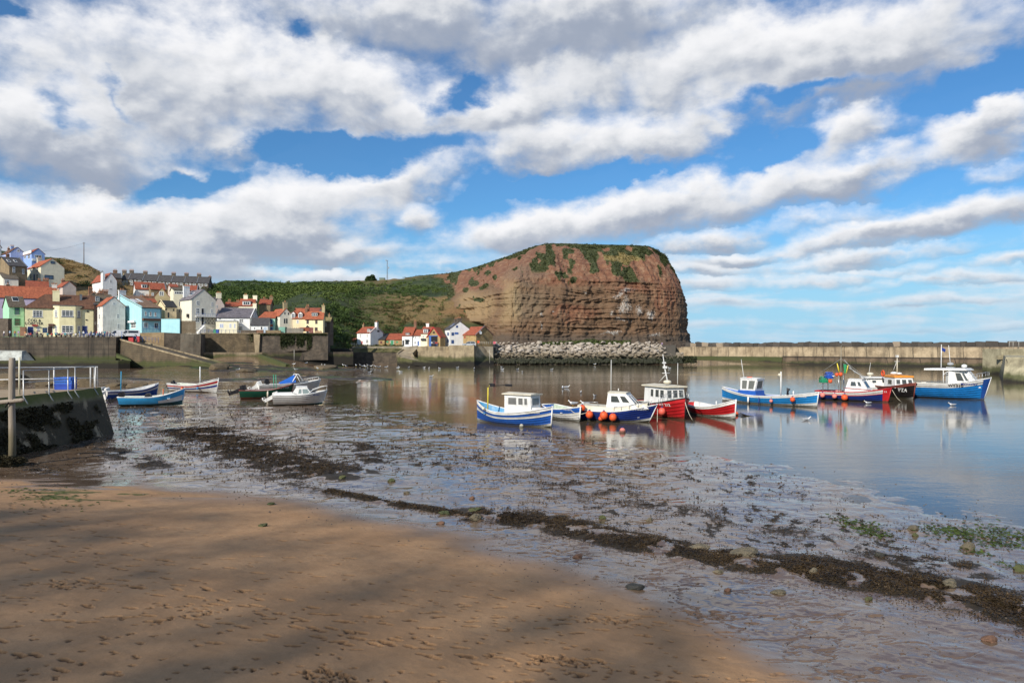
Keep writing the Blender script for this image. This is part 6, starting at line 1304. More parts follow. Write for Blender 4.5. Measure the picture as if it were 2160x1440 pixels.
class Boat:
    def __init__(s, name, label, p0, p1, B, hs, hm, hb, draft=.35, rake=.5, stern=.75, cols=None, mats=None, gun=0, um=.45, full=1.5, z=None, lap=.014, np_=8, cat='boat', dec=None, floor=None, inner=None, L=None, group='boats in the harbour', flare=.0, gr=.05):
        z0 = 0 if z is None else z
        a, b = G(*p0, z0), G(*p1, z0); s.L = (b-a).length if L is None else L; c = (a+b)/2
        if L is not None: c = b-(b-a).normalized()*L/2
        s.B, s.hs, s.hm, s.hb, s.draft, s.rake, s.st, s.um, s.full, s.flare = B, hs, hm, hb, draft, rake, stern, um, full, flare
        s.o = thing(name, label, cat, (c.x, c.y, z0), math.atan2(b.y-a.y, b.x-a.x), group); s.mats = mats
        n = 26; us = [i/(n-1) for i in range(n)]; us = [u**.9 for u in us]
        m = MB(); npl = len(cols)
        for sd in (1, -1):
            for j in range(npl):
                t0, t1 = j/npl, (j+1)/npl; r0 = [s.S(u, t0, sd, lap) for u in us]; r1 = [s.S(u, t1, sd, 0) for u in us]; r2 = [s.S(u, t1, sd, lap) for u in us]
                q = [r0, r1]; 
                if j < npl-1: q.append(r2)
                m.grid(q if sd == -1 else [list(r) for r in q][::1], cols[j], sm=True)
        if stern > .05:                                   # transom
            pl = [s.S(0, t, 1) for t in np.linspace(0, 1, 9)]+[s.S(0, t, -1) for t in np.linspace(1, 0, 9)]
            m.add(pl, [tuple(range(len(pl)))], cols[-2 if npl > 1 else 0])
        s.hull = m.build('hull', mats, s.o)
        g = MB()
        for sd in (1, -1): g.tube([s.S(u, 1, sd)+Vector((0, 0, .02)) for u in us], gr, 6, gun)
        if stern > .05: g.tube([s.S(0, 1, 1)+Vector((0, 0, .02)), s.S(0, 1, -1)+Vector((0, 0, .02))], gr, 6, gun)
        g.tube([s.S(1, .1, 1), s.S(1, .5, 1), s.S(1, 1, 1)+Vector((.02, 0, .1))], [.05, .06, .06], 6, gun)
        g.build('gunwale', mats, s.o)
        fl = floor if floor is not None else .12
        i = MB()
        if dec is not None:                               # a closed deck a little below the rail
            
                dk = lambda u, sd: (lambda q: Vector((q.x, sd*max(0, abs(q.y)-.03), q.z)))(s.S(u, 1-dec/(s.h(u)-s.k(u)), sd))
                r = [[dk(u, 1), Vector((dk(u, 1).x, 0, dk(u, 1).z+.03)), dk(u, -1)] for u in us if u < .985]; i.grid(r); i.build('deck', inner or DECKG, s.o)
        else:
            for sd in (1, -1):
                def inn(u, z):
                    q = s.S(u, min(1, max(.02, (z-s.k(u))/(s.h(u)-s.k(u)))), sd); return Vector((q.x, sd*max(0, abs(q.y)-.05), z))
                ui = [u for u in us if u < .975]; r0 = [inn(u, s.h(u)-.0) for u in ui]; r1 = [inn(u, lerp(fl, s.h(u), .5)) for u in ui]; r2 = [inn(u, fl) for u in ui]; r3 = [Vector((p.x, 0, fl)) for p in r2]; i.grid([r0, r1, r2, r3], sm=False)
            i.build('hold', inner or BLUIN, s.o)
    def k(s, u): return -s.draft*(1-max(0, (u-.82)/.18)**2*.4)
    def h(s, u):
        return s.hm+(s.hs-s.hm)*(1-u/.45)**2 if u < .45 else s.hm+(s.hb-s.hm)*((u-.45)/.55)**2
    def b(s, u):
        if u < s.um: f = s.st+(1-s.st)*math.sin(math.pi/2*min(1, u/s.um))**.85
        else: f = max(0.0, 1-((u-s.um)/(1-s.um))**(2.2*s.full/1.5))**.72
        return s.B/2*f+.012
    def S(s, u, t, sd, lap=0.0):
        k, h = s.k(u), s.h(u); bow = max(0, u-.55)/.45; p = lerp(.34, 1.05, bow**1.6)
        if s.st < .05: p = lerp(.9, p, min(1, u/.35))
        y = s.b(u)*(t**p if t > 0 else 0)*(1+s.flare*bow*(t-.5))
        x = (u-.5)*s.L+s.rake*t*u**7-(.25*s.rake*t*(1-u)**9 if s.st < .05 else .12*t*(1-u)**9)
        return Vector((x, sd*(y+lap+.008), k+(h-k)*t))
    def text(s, body, u, z, size, mat, sd=-1, name='lettering', bold=.02, shear=0):
        V, F = text_mesh(body, size, bold, shear); m = MB(); Vs = []
        for x, y, _ in V:
            uu = min(.985, u+(x if sd < 0 else -x)/s.L); zz = z+y; t = (zz-s.k(uu))/(s.h(uu)-s.k(uu)); q = s.S(uu, max(.05, min(1, t)), sd, .03); Vs.append(q)
        m.add(Vs, F); m.build(name, mat, s.o)
    def cabin(s, x0, x1, w, z0, z1, lf=.3, la=.0, ls=.08, mat=BW_, roof=None, wins=(), name='wheelhouse', ov=.1, wf=None, rt=.07, glassm=None, parent=None, wr=None):
        wf = wf or w; c0 = [Vector((x0, -w, z0)), Vector((x1, -wf, z0)), Vector((x1, wf, z0)), Vector((x0, w, z0))]
        c1 = [Vector((x0+la, -w+ls, z1)), Vector((x1-lf, -wf+ls, z1)), Vector((x1-lf, wf-ls, z1)), Vector((x0+la, w-ls, z1))]
        m = MB().hexa(c0+c1); cb = m.build(name, mat, parent or s.o)
        faces = {'S': (c0[0], c0[1], c1[1], c1[0]), 'F': (c0[1], c0[2], c1[2], c1[1]), 'P': (c0[2], c0[3], c1[3], c1[2]), 'A': (c0[3], c0[0], c1[0], c1[3])}
        for f, u0, u1, v0, v1 in wins:
            a, b, c, d = faces[f]; n = (b-a).cross(d-a).normalized(); pt = lambda u, v: a.lerp(b, u).lerp(d.lerp(c, u), v)
            q = [pt(u0, v0), pt(u1, v0), pt(u1, v1), pt(u0, v1)]; ctr = sum(q, Vector())/4; r = MB(); wd = .045
            for e in range(4):
                p, p2 = q[e], q[(e+1) % 4]; r.hexa([p, p2, p2+(ctr-p2).normalized()*wd*1.5, p+(ctr-p).normalized()*wd*1.5, p+n*.025, p2+n*.025, p2+(ctr-p2).normalized()*wd*1.5+n*.025, p+(ctr-p).normalized()*wd*1.5+n*.025])
            w_ = r.build('window', wr or BW_, cb); MB().add([p+n*.012 for p in q], [(0, 1, 2, 3)]).build('pane', glassm or CABG, w_)
        if roof is not None:
            m = MB(); e = ov; t = c1
            lo = [t[0]+Vector((-e, -e, .005)), t[1]+Vector((e, -e, .005)), t[2]+Vector((e, e, .005)), t[3]+Vector((-e, e, .005))]
            hi = [p+Vector((0, 0, rt)) for p in lo]; mid = [lo[0].lerp(lo[3], .5)+Vector((0, 0, rt+.09)), lo[1].lerp(lo[2], .5)+Vector((0, 0, rt+.07))]
            m.add(lo+hi+mid, [(3, 2, 1, 0), (0, 1, 5, 4), (1, 2, 6, 9, 5), (2, 3, 7, 6), (3, 0, 4, 8, 7), (4, 5, 9, 8), (8, 9, 6, 7)]); m.build('roof', roof, cb)
        return cb
    def pole(s, pts, r, mat, name='mast', parent=None, n=6):
        return MB().tube(pts, r, n).build(name, mat, parent or s.o)
    def rail(s, u0, u1, ht, mat=STEEL, name='rail', step=5, sds=(1, -1), inset=.08):
        m = MB()
        for sd in sds:
            ps = [s.S(lerp(u0, u1, i/(step*2)), 1, sd)*1 for i in range(step*2+1)]; ps = [Vector((p.x, p.y-sd*min(inset, abs(p.y)), p.z)) for p in ps]
            m.tube([p+Vector((0, 0, ht)) for p in ps], .022, 5)
            for p in ps[::2]: m.tube([p, p+Vector((0, 0, ht))], .02, 5)
        return m.build(name, mat, s.o)
    def outboard(s, mat=BLK, y=0, x=None, tilt=35, sc=1.0, legm=None, dz=0):
        x = -s.L/2-.1 if x is None else x; z = s.hs*.8+dz
        m = MB(); M = Matrix.Translation((x, y, z)) @ Matrix.Rotation(R(tilt), 4, 'Y') @ Matrix.Scale(sc, 4)
        m.hexa([(-.32, -.15, .1), (.16, -.15, .1), (.16, .15, .1), (-.32, .15, .1), (-.26, -.12, .52), (.1, -.12, .46), (.1, .12, .46), (-.26, .12, .52)], 0, M); m.hexa([(-.28, -.16, .08), (.18, -.16, .08), (.18, .16, .08), (-.28, .16, .08), (-.32, -.17, .3), (.18, -.17, .28), (.18, .17, .28), (-.32, .17, .3)], 0, M)
        o = m.build('outboard_motor', mat, s.o)
        l = MB(); l.hexa([(-.14, -.05, -.75), (.1, -.05, -.75), (.1, .05, -.75), (-.14, .05, -.75), (-.16, -.1, .1), (.14, -.1, .1), (.14, .1, .1), (-.16, .1, .1)], 0, M); l.box(-.3, .12, -.1, .1, -.62, -.58, 0, M); l.tube([M @ Vector((-.34, 0, -.78)), M @ Vector((-.2, 0, -.8)), M @ Vector((.14, 0, -.78))], [.05, .09, .03], 8)
        for k in range(3): a = k*2.094; l.add([M @ Vector((-.3, 0, -.79)), M @ Vector((-.33, math.cos(a)*.18, -.79+math.sin(a)*.18)), M @ Vector((-.28, math.cos(a+.6)*.18, -.79+math.sin(a+.6)*.18))], [(0, 1, 2)])
        l.build('motor_leg', legm or mat, o); return o
def buoy(name, label, p, r, mat, group=None, rope=None):
    m = MB(); m.ball((0, 0, 0), r, 12, 0, 1.08); m.lathe([(r*.25, r*.98), (r*.3, r*1.16), (r*.14, r*1.3), (r*.05, r*1.34)], 8, 1)
    if rope: m.tube([(0, 0, r*1.2), (rope.x*.4, rope.y*.4, r*1.2+rope.z*.55), tuple(rope+Vector((0, 0, r*1.2)))], .014, 4, 2)
    o = m.build(name, [mat, NAVB, BLK], None, p); tag(o, label, 'buoy', group); return o
def fenders(bt, lst, label, group, mat=ORBUOY, r=.24, names='buoy'):
    """balls hung over the rail on the side towards the beach: (u, drop below rail, radius, material)"""
    Mx = Matrix.Translation(bt.o.location) @ Matrix.Rotation(bt.o.rotation_euler.z, 4, 'Z')
    for it in lst:
        u, dz = it[0], it[1]; rr_ = it[2] if len(it) > 2 else r; mt = it[3] if len(it) > 3 else mat; sd = it[4] if len(it) > 4 else -1
        top = bt.S(u, 1, sd); p = Vector((top.x, bt.S(u, max(.3, 1-dz/(bt.h(u)-bt.k(u))), sd).y+sd*(rr_+.05), top.z-dz)); q = Mx @ p; rp = (Mx @ top)-q-Vector((0, 0, rr_*1.2))
        buoy(names, it[5] if len(it) > 5 else label, q, rr_, mt, group, rp)

def boats():
    # coble with boxy white wheelhouse
    b = Boat('coble', 'royal blue and white clinker coble with a boxy white wheelhouse and cream roof', (1007, 887), (1162, 901), 2.5, 1.62, .92, 1.50, .45, .1, .0, [2, 2, 0, 1, 1, 1, 0, 1, 0], [BW_, BLUB, DKGR], 0, .5, 1.5, floor=.35)
    b.cabin(-.15, 2.3, .8, .75, 2.32, .08, -.02, .03, BW_, CREM, wf=.6, wins=[('S', .13, .48, .5, .88), ('S', .52, .72, .5, .88), ('S', .75, .88, .5, .88), ('F', .08, .9, .5, .88), ('P', .1, .5, .5, .88)], glassm=glass((.12, .12, .12)), ov=.16)
    m = MB(); m.hexa([(2.1, -.55, 1.0), (3.1, -.18, 1.2), (3.1, .18, 1.2), (2.1, .55, 1.0), (2.1, -.5, 1.4), (3.05, -.15, 1.36), (3.05, .15, 1.36), (2.1, .5, 1.4)]); m.build('foredeck', BW_, b.o)
    for x in (-1.2, -2.2): MB().box(x-.12, x+.12, -.85, .85, .72, .78).build('thwart', BLUIN, b.o)
    ma = b.pole([(-1.9, -.75, .7), (-1.88, -.75, 2.75), (-1.7, -.72, 2.95)], .05, YELB); m = MB(); m.tube([(-1.8, -.72, 2.9), (-.3, .2, 3.0)], .03, 5); m.box(-1.75, -1.3, -.75, -.6, 2.85, 3.1); m.box(-.75, -.2, .0, .2, 2.88, 3.05); m.build('marker_flag', BLK, ma)
    m = MB(); m.tube([(-.2, .75, 1.5), (-1.3, .8, 1.0)], .03, 5); m.build('boat_hook', BW_, b.o)
    b.text('TALISMAN', .84, 1.02, .22, WHBUOY)
    fenders(b, [(.22, -.05, .13, WHBUOY, -1), (.3, .05, .12, WHBUOY, 1)], 'small white float on the rail of the boxy white wheelhouse coble', 'white floats on the coble', WHBUOY)
    # small coble behind
    b = Boat('coble', 'small white clinker coble with a blue top strake moored behind the boxy wheelhouse coble', (1120, 868), (1222, 889), 2.1, .95, .8, 1.15, .3, .15, .55, [2, 0, 0, 0, 0, 1, 1], [BW_, BLUB, BOOT], 0, .42, 1.5, floor=.25, inner=LGRN, L=5.6, lap=.02); b.text('THE LILY', .84, .85, .2, BW_)
    for x in (-1.2, .1, 1.2): MB().box(x-.12, x+.12, -.85, .85, .55, .61).build('thwart', BW_, b.o)
    # navy boat with white cabin
    b = Boat('fishing_boat', 'navy blue fishing boat with white cabin and a row of orange buoys along it', (1229, 884), (1366, 890), 2.5, .85, .8, 1.38, .35, .75, .88, [2, 2, 0, 1, 1, 1, 1, 1], [BW_, NAVB, BLK], 0, .42, 1.6, dec=.06, inner=BW_); hb = b
    m = MB(); us = np.linspace(.0, .93, 20); r = [[b.S(u, 1, -1)*1.0+Vector((0, .1, 0)), b.S(u, 1, -1)+Vector((0, .16, .42-.15*u)), Vector((b.S(u, 1, 1).x, 0, b.S(u, 1, 1).z+.46-.15*u)), b.S(u, 1, 1)+Vector((0, -.16, .42-.15*u)), b.S(u, 1, 1)+Vector((0, -.1, 0))] for u in us]; m.grid(r, sm=False); m.add(r[0], [(0, 1, 2, 3, 4)]); m.build('coaming', CREM, b.o)
    b.cabin(-.45, 2.15, .85, 1.1, 2.25, 1.05, .1, .18, BW_, CREM, [('S', .14, .52, .35, .85), ('S', .58, .88, .35, .85), ('F', .08, .48, .2, .85), ('F', .52, .92, .2, .85), ('P', .2, .8, .35, .85)], ov=.04, rt=.05); b.cabin(1.9, 2.9, .6, 1.1, 1.45, .5, 0, .12, BW_, None, [], name='cuddy')
    b.pole([(-.35, .2, 2.4), (-.33, .2, 4.9)], [.04, .02], BW_, 'aerial'); b.pole([(.3, .1, 2.4), (.3, .1, 2.6)], .04, BW_, 'lamp'); b.rail(.55, .95, .38, STEEL, 'rail', 4); b.text('Sea Wisdom', .83, .98, .26, BW_, shear=.15); b.text('24', .86, .35, .12, BW_)
    MB().tube([(-2.3, -.7, 1.2), (-2.25, -.7, 1.5), (-1.2, -.7, 1.5), (-1.15, -.7, 1.2)], .025, 5).build('grab_rail', STEEL, b.o)
    fenders(b, [(.02, .35, .24), (.1, -.25, .24), (.2, .25, .3), (.36, .55, .2), (.42, .25, .32), (.55, .4, .3)], 'orange buoy hanging against the navy blue hull of the white cabin boat', 'orange buoys on the navy boat')
    # red boat with big wheelhouse
    b = Boat('fishing_boat', 'red hulled fishing boat with a large white wheelhouse and leaning mast', (1350, 868), (1444, 885), 2.9, 1.15, 1.1, 1.75, .4, .15, .85, [1, 1, 1, 1, 1, 1, 1], [BW_, REDB, BLK], 2, .42, 1.9, dec=.1, inner=CREM, L=7.0, flare=.2)
    b.cabin(-1.2, 2.15, 1.15, 1.0, 2.55, .15, 0, .1, BW_, CREM, [('S', .3, .45, .42, .88), ('S', .52, .7, .42, .88), ('S', .74, .93, .42, .88), ('F', .05, .32, .42, .88), ('F', .36, .64, .42, .88), ('F', .68, .95, .42, .88)], wf=.95, ov=.22, rt=.1)
    ma = b.pole([(.9, 0, 2.8), (.35, 0, 4.2), (.05, 0, 5.3)], [.07, .06, .03], BW_); m = MB(); m.tube([(.55, -.35, 3.7), (.55, .35, 3.7)], .03, 5); m.box(.2, .6, -.1, .1, 4.1, 4.3); m.box(.1, .45, -.08, .08, 4.5, 4.65); m.tube([(-.6, 0, 2.9), (.6, 0, 3.6)], .03, 5); m.build('mast_light', BW_, ma); b.pole([(1.6, .5, 2.8), (1.65, .5, 4.6)], [.04, .02], BW_, 'aerial'); m = MB(); m.ball((1.3, -.3, 2.98), .35, 9, 0, .5); m.build('radar_dome', CREM, b.o); b.rail(.72, .98, .6, STEEL, 'rail', 4); b.text('WY 212', .8, 1.05, .3, BW_)
    fenders(b, [(.78, .75, .3, gel((.7, .12, .08)))], 'round red buoy hanging against the red hull below the white wheelhouse', None)
    # red open coble
    b = Boat('coble', 'open red and white clinker coble lying next to the big red hulled fishing boat', (1420, 864), (1550, 884), 2.2, .95, .75, 1.55, .3, .12, .6, [2, 0, 0, 1, 1, 1, 0], [BW_, REDB, BOOT], 0, .42, 1.6, floor=.3, inner=BW_, L=6.6, lap=.02); b.text('STAR', .8, .95, .2, BW_)
    for x in (-1.6, -.3, 1.1): MB().box(x-.12, x+.12, -.85, .85, .6, .66).build('thwart', BW_, b.o)
    b.pole([(1.2, -.3, .8), (1.2, -.3, 1.35)], .05, BW_, 'post')
    # sky blue coble
    b = Boat('coble', 'long sky blue and white coble with a small open backed wheelhouse near its high stern', (1524, 845), (1722, 859), 2.6, 1.55, .85, 1.45, .35, .2, .0, [3, 0, 0, 1, 1, 1, 0], [BW_, SKYBL, BLK, BOOT], 0, .5, 1.5, floor=.3, inner=gel((.02, .13, .42)), lap=.02)
    b.cabin(-2.9, -.75, .8, .6, 1.35, .05, 0, .0, BLUB, None, [], name='cuddy'); b.cabin(-2.7, -.95, .7, 1.35, 2.55, -.25, 0, .05, BW_, BW_, [('S', .1, .44, .08, .9), ('S', .52, .92, .08, .9), ('F', .1, .9, .15, .9), ('A', .12, .88, .08, .9)], glassm=glass((.1, .1, .09)), ov=.04)
    b.pole([(-2.5, -.3, 2.55), (-2.85, -.3, 4.6)], [.04, .02], BW_, 'aerial'); ma = b.pole([(1.6, 0, .6), (1.62, 0, 3.4)], .07, BW_); MB().tube([(1.62, 0, 3.0), (1.35, 0, 3.1)], .16, 8).build('lamp', CREM, ma); m = MB(); m.tube([(2.3, .1, .8), (2.3, .1, 1.4), (2.4, .1, 1.7)], [.14, .1, .2], 8); m.build('hauler', BLK, b.o); b.pole([(3.1, -.2, 1.0), (3.1, -.2, 1.5)], .07, BW_, 'post'); MB().tube([(-2.2, -.2, 2.68), (-1.7, .0, 2.7)], .07, 7).build('life_ring', ORBUOY, b.o); b.text('GRATITUDE', .88, .95, .17, BW_)
    fenders(b, [(.62, .45, .17, PKBUOY, -1, 'small pink buoy hanging amidships on the long sky blue coble'), (.82, .4, .24, ORBUOY, -1, 'orange buoy hanging near the bow of the long sky blue coble')], '', 'buoys on the sky blue coble'); 
    for u in (.38, .5): 
        p = b.S(u, 1, -1); MB().tube([p+Vector((0, -.12, -.1)), p+Vector((0, -.14, -.95))], .09 if u < .45 else .04, 8).build('fender', BW_ if u < .45 else NAVB, b.o)
    # navy and white boat with red trim
    b = Boat('fishing_boat', 'navy and white fishing boat with red trim and pots on a stern gantry', (1729, 841), (1872, 848), 2.7, .95, .95, 1.5, .3, .35, .85, [3, 1, 1, 1, 1, 0, 0], [BW_, NAVB, REDB, BOOT], 2, .42, 1.7, dec=.08, inner=DECKG, gr=.06)
    m = MB(); 
    for sd in (1, -1): m.tube([b.S(u, .715, sd, .02) for u in np.linspace(0, .97, 18)], .03, 5)
    m.build('rubbing_strake', REDB, b.o); m = MB(); r = [[b.S(u, t, sd, .022) for t in np.linspace(.1, .98, 6)] for sd in (-1,) for u in (.93, .96, .985, 1.0)]; m.grid(r); m.build('bow_panel', REDB, b.o); b.text('13', .955, 1.05, .22, BW_)
    b.cabin(-.6, 2.0, .85, .9, 2.3, .85, .35, .2, BW_, BW_, [('S', .2, .55, .5, .9), ('S', .62, .82, .5, .9), ('F', .1, .9, .4, .9)], ov=.05, rt=.05); MB().tube([(-.6, -.86, 1.42), (2.1, -.86, 1.28)], .03, 5).build('trim', REDB, b.o)
    ma = b.pole([(-1.25, 0, .8), (-1.22, 0, 4.2), (-1.2, 0, 6.1)], [.06, .045, .02], gel((.3, .27, .2))); m = MB(); m.tube([(-1.22, 0, 4.6), (-3.6, 0, 2.9)], .015, 4); m.tube([(-1.22, 0, 4.6), (2.4, 0, 1.8)], .015, 4); m.tube([(-1.0, .2, 4.0), (1.6, 0, 2.3)], .06, 5); m.tube([(-.9, .1, 4.5), (.3, 0, 3.0)], .03, 5); m.build('rigging', GREYB, ma)
    ga = MB(); 
    for y in (-.8, .8): ga.tube([(-2.9, y, .9), (-2.9, y, 2.6)], .05, 6); ga.tube([(-1.2, y, .9), (-1.2, y, 2.7)], .05, 6); ga.tube([(-2.9, y, 2.6), (-1.2, y, 2.7)], .05, 6)
    ga.tube([(-2.9, -.8, 2.6), (-2.9, .8, 2.6)], .05, 6); ga.build('gantry', STEEL, b.o); m = MB(); m.tube([(-.6, -.2, 3.0), (-.4, -.2, 3.9)], .05, 5); m.build('flag_pole', YELB, b.o); 
    fenders(b, [(.12, .4, .27, PKBUOY), (.3, .45, .26, PKBUOY)], 'pink buoy hanging on the navy and white boat with red trim', 'pink buoys on the navy boat'); fenders(b, [(.45, .55, .34, ORBUOY)], 'bigger orange buoy next to two pink ones on the navy and white boat', None)
    Mx = Matrix.Translation(b.o.location) @ Matrix.Rotation(b.o.rotation_euler.z, 4, 'Z')
    for k, (x, mt, lb) in enumerate(((-2.85, gel((.02, .3, .15)), 'green netted lobster pot hung at the stern gantry of the navy and white boat'), (-2.25, gel((.02, .1, .5)), 'blue bundled net on the stern gantry of the navy and white boat'))):
        m = MB(); 
        for i in range(5): m.tube([(-.35+.17*i, -.32, -.3), (-.35+.17*i, -.32, .1), (-.35+.17*i, 0, .32), (-.35+.17*i, .32, .1), (-.35+.17*i, .32, -.3)], .04, 5)
        for y, z in ((-.32, -.3), (-.32, .1), (0, .32), (.32, .1), (.32, -.3)): m.tube([(-.38, y, z), (.38, y, z)], .045, 5)
        m.box(-.33, .33, -.28, .28, -.28, .0); tag(m.build('lobster_pot', mt, None, Mx @ Vector((x, -.75, 2.25 if k == 0 else 2.75))), lb, 'lobster pot')
    for x, z, r_, mt, lb in ((-1.4, 2.85, .2, ORBUOY, 'orange float on top of the gantry of the navy and white boat'), (-1.0, 2.9, .22, ORBUOY, 'rightmost orange float on the gantry, touching the mast of the navy and white boat'), (-2.1, 2.1, .22, ORBUOY, 'orange float swinging under the stern gantry of the navy and white boat')): buoy('buoy', lb, Mx @ Vector((x, -.8, z)), r_, mt)
    m = MB(); m.hexa([(-.1, -.03, 0), (.12, -.03, .05), (.12, .03, .05), (-.1, .03, 0), (-.18, -.06, 1.0), (.12, -.08, 1.0), (.16, .08, 1.0), (-.16, .07, 1.0)]); tag(m.build('flag', gel((.03, .3, .12), .7), None, Mx @ Vector((-.75, -.1, 3.0))), 'furled green flag by the mast of the navy and white boat', 'flag'); m = MB(); m.tube([(0, 0, 0), (-.25, 0, 1.0)], [.1, .05], 6); tag(m.build('flag', YELB, None, Mx @ Vector((-1.35, -.15, 3.1))), 'furled yellow flag by the mast of the navy and white boat', 'flag')
    # white boat behind, long flat roof
    b = Boat('fishing_boat', 'white fishing boat with long flat wheelhouse roof, half hidden behind the navy and white one', (1800, 832), (1895, 834), 2.6, 1.0, .95, 1.4, .3, .4, .85, [0, 0, 0, 0, 0, 0], [BW_, NAVB], 0, .42, 1.7, dec=.08)
    b.cabin(-1.4, 1.7, .95, .9, 2.1, .3, 0, .08, BW_, BW_, [('S', .3, .48, .5, .82), ('S', .68, .84, .5, .88), ('S', .88, .98, .5, .88), ('F', .1, .9, .5, .88)], ov=.3, rt=.1); m = MB(); m.ball((-.6, 0, 2.6), .38, 9, 0, .5); m.tube([(-.6, 0, 2.2), (-.6, 0, 2.5)], .12, 8); m.build('radar_dome', CREM, b.o); b.pole([(-.8, 0, 2.2), (-.55, 0, 4.0)], [.03, .015], BW_, 'aerial')
    # black boat, orange topped wheelhouse
    b = Boat('fishing_boat', 'black hulled fishing boat with an orange topped wheelhouse and white number on its bow', (1842, 830), (1926, 842), 2.8, 1.2, 1.2, 1.85, .4, .5, .85, [1, 0, 1, 1, 1, 1, 1, 2], [BW_, BLK, BOOT], 2, .42, 1.7, dec=.1, L=8)
    b.cabin(-.6, 2.2, 1.1, 1.15, 2.35, .3, 0, .1, BW_, gel((.72, .28, .04)), [('S', .35, .75, .3, .8), ('F', .05, .3, .35, .85), ('F', .36, .64, .35, .85), ('F', .7, .95, .35, .85)], ov=.1, rt=.22); ma = b.pole([(.4, 0, 2.5), (.4, 0, 4.9)], [.08, .05], CREM); m = MB(); m.box(.25, .55, -.12, .12, 4.7, 4.95); m.tube([(.4, -.3, 4.2), (.4, .3, 4.2)], .03, 5); m.tube([(.4, 0, 4.3), (-.9, 0, 2.6)], .03, 5); m.build('mast_light', BW_, ma); m = MB(); 
    for x, r_ in ((.1, .42), (1.3, .32)): m.ball((x, -.2, 2.8), r_, 9, 0, .45)
    m.build('radar_dome', BW_, b.o); b.text('PZ4', .86, .78, .6, BW_, bold=.012); m = MB(); 
    for k in range(14): a = k/14*6.283; a2 = (k+1)/14*6.283; m.tube([(-.75+.32*math.cos(a), -1.1, 2.75+.32*math.sin(a)), (-.75+.32*math.cos(a2), -1.1, 2.75+.32*math.sin(a2))], .1, 6)
    m.build('life_ring', ORBUOY, b.o)
    # bright blue catamaran
    b = Boat('catamaran', 'bright blue and white workboat with a long cabin roof, nearest the pier head', (1934, 836), (2074, 843), 3.4, 1.6, 1.66, 2.45, .3, .75, .95, [0, 1, 1, 1, 1, 1, 1, 2, 2], [DKGR, gel((.015, .25, .72)), BW_, NAVB], 2, .42, 2.6, dec=.35, inner=CREM, lap=.004, gr=.06)
    m = MB(); r = [[b.S(u, t, sd, .02) for t in np.linspace(.03, .97, 7)] for u, sd in ((.955, -1), (.985, -1), (1, -1), (1, 1), (.985, 1), (.955, 1))]; m.grid(r); m.build('bow_panel', gel((.01, .06, .26)), b.o)
    b.cabin(.3, 3.4, 1.2, 1.35, 3.25, 1.4, 0, .12, BW_, None, wf=.62, wins=[('S', .32, .6, .35, .88), ('S', .64, .76, .35, .88), ('F', .05, .32, .15, .92), ('F', .36, .64, .15, .92), ('F', .68, .95, .15, .92)]); m = MB(); m.hexa([(-2.2, -1.3, 3.22), (2.2, -1.2, 3.28), (2.2, 1.2, 3.28), (-2.2, 1.3, 3.22), (-2.2, -1.25, 3.42), (1.9, -1.1, 3.5), (1.9, 1.1, 3.5), (-2.2, 1.25, 3.42)]); m.build('roof', BW_, b.o)
    m = MB(); 
    for y in (-1.15, 1.15): m.tube([(-.2, y, 1.4), (-.2, y, 3.2)], .05, 6); m.tube([(.35, y, 3.1), (.0, y, 2.95), (-.2, y, 2.6)], .05, 6)
    m.build('roof_post', BW_, b.o); MB().box(-.15, .2, -.6, .6, 1.2, 3.1).build('bulkhead', GREYB, b.o)
    m = MB(); m.ball((1.5, .2, 3.72), .3, 9, 0, .75); m.build('radar_dome', BW_, b.o); m = MB(); m.box(-.2, .55, -.3, .3, 3.5, 3.6); m.ball((.15, 0, 3.95), .34, 9, 0, .6); m.build('radar', GREYB, b.o); b.pole([(-.75, -.2, 3.5), (-.72, -.2, 6.2)], [.06, .04], BW_, 'flag_pole'); b.pole([(.1, .2, 3.5), (-.1, .2, 6.1)], [.04, .03], BW_, 'aerial'); b.pole([(1.2, .3, 3.5), (1.6, .3, 4.8)], .02, BLK, 'aerial'); b.rail(.82, .98, .75, STEEL, 'rail', 4, inset=.2); b.text('WY310', .665, 1.40, .44, BLK, bold=.03); b.text('Maineslay', .82, 1.66, .32, NAVB, shear=.2); MB().box(-3.6, .2, -1.4, -1.34, 1.6, 1.75).build('bulwark_rail', CREM, b.o)
    Mx = Matrix.Translation(b.o.location) @ Matrix.Rotation(b.o.rotation_euler.z, 4, 'Z'); m = MB(); m.add([(-.3, -.3, 0), (.3, -.3, 0), (.3, .3, 0), (-.3, .3, 0), (-.4, -.4, .7), (.4, -.4, .7), (.4, .4, .7), (-.4, .4, .7), (-.33, -.33, .65), (.33, -.33, .65), (.33, .33, .65), (-.33, .33, .65)], [(3, 2, 1, 0), (0, 1, 5, 4), (1, 2, 6, 5), (2, 3, 7, 6), (3, 0, 4, 7), (4, 5, 9, 8), (5, 6, 10, 9), (6, 7, 11, 10), (7, 4, 8, 11), (8, 9, 10, 11)]); tag(m.build('fish_bin', gel((.01, .38, .13), .5), None, Mx @ Vector((-4.05, -1.2, 1.25)), .2), 'bright green tub on the stern of the bright blue workboat', 'tub'); p = Mx @ Vector((-.72, -.2, 5.9)); m = MB(); m.extr([(0, 0, 0), (.5, 0, -.25), (.42, 0, -.6), (.0, 0, -.4)], (0, .03, 0)); tag(m.build('flag', NAVB, None, p), 'small dark blue flag on the pole of the bright blue workboat', 'flag')
    # boats dried out on the mud
    gz = lambda px, py: float(terrain(np.array([G(px, py, .2).x]), np.array([G(px, py, .2).y]))[0][0])
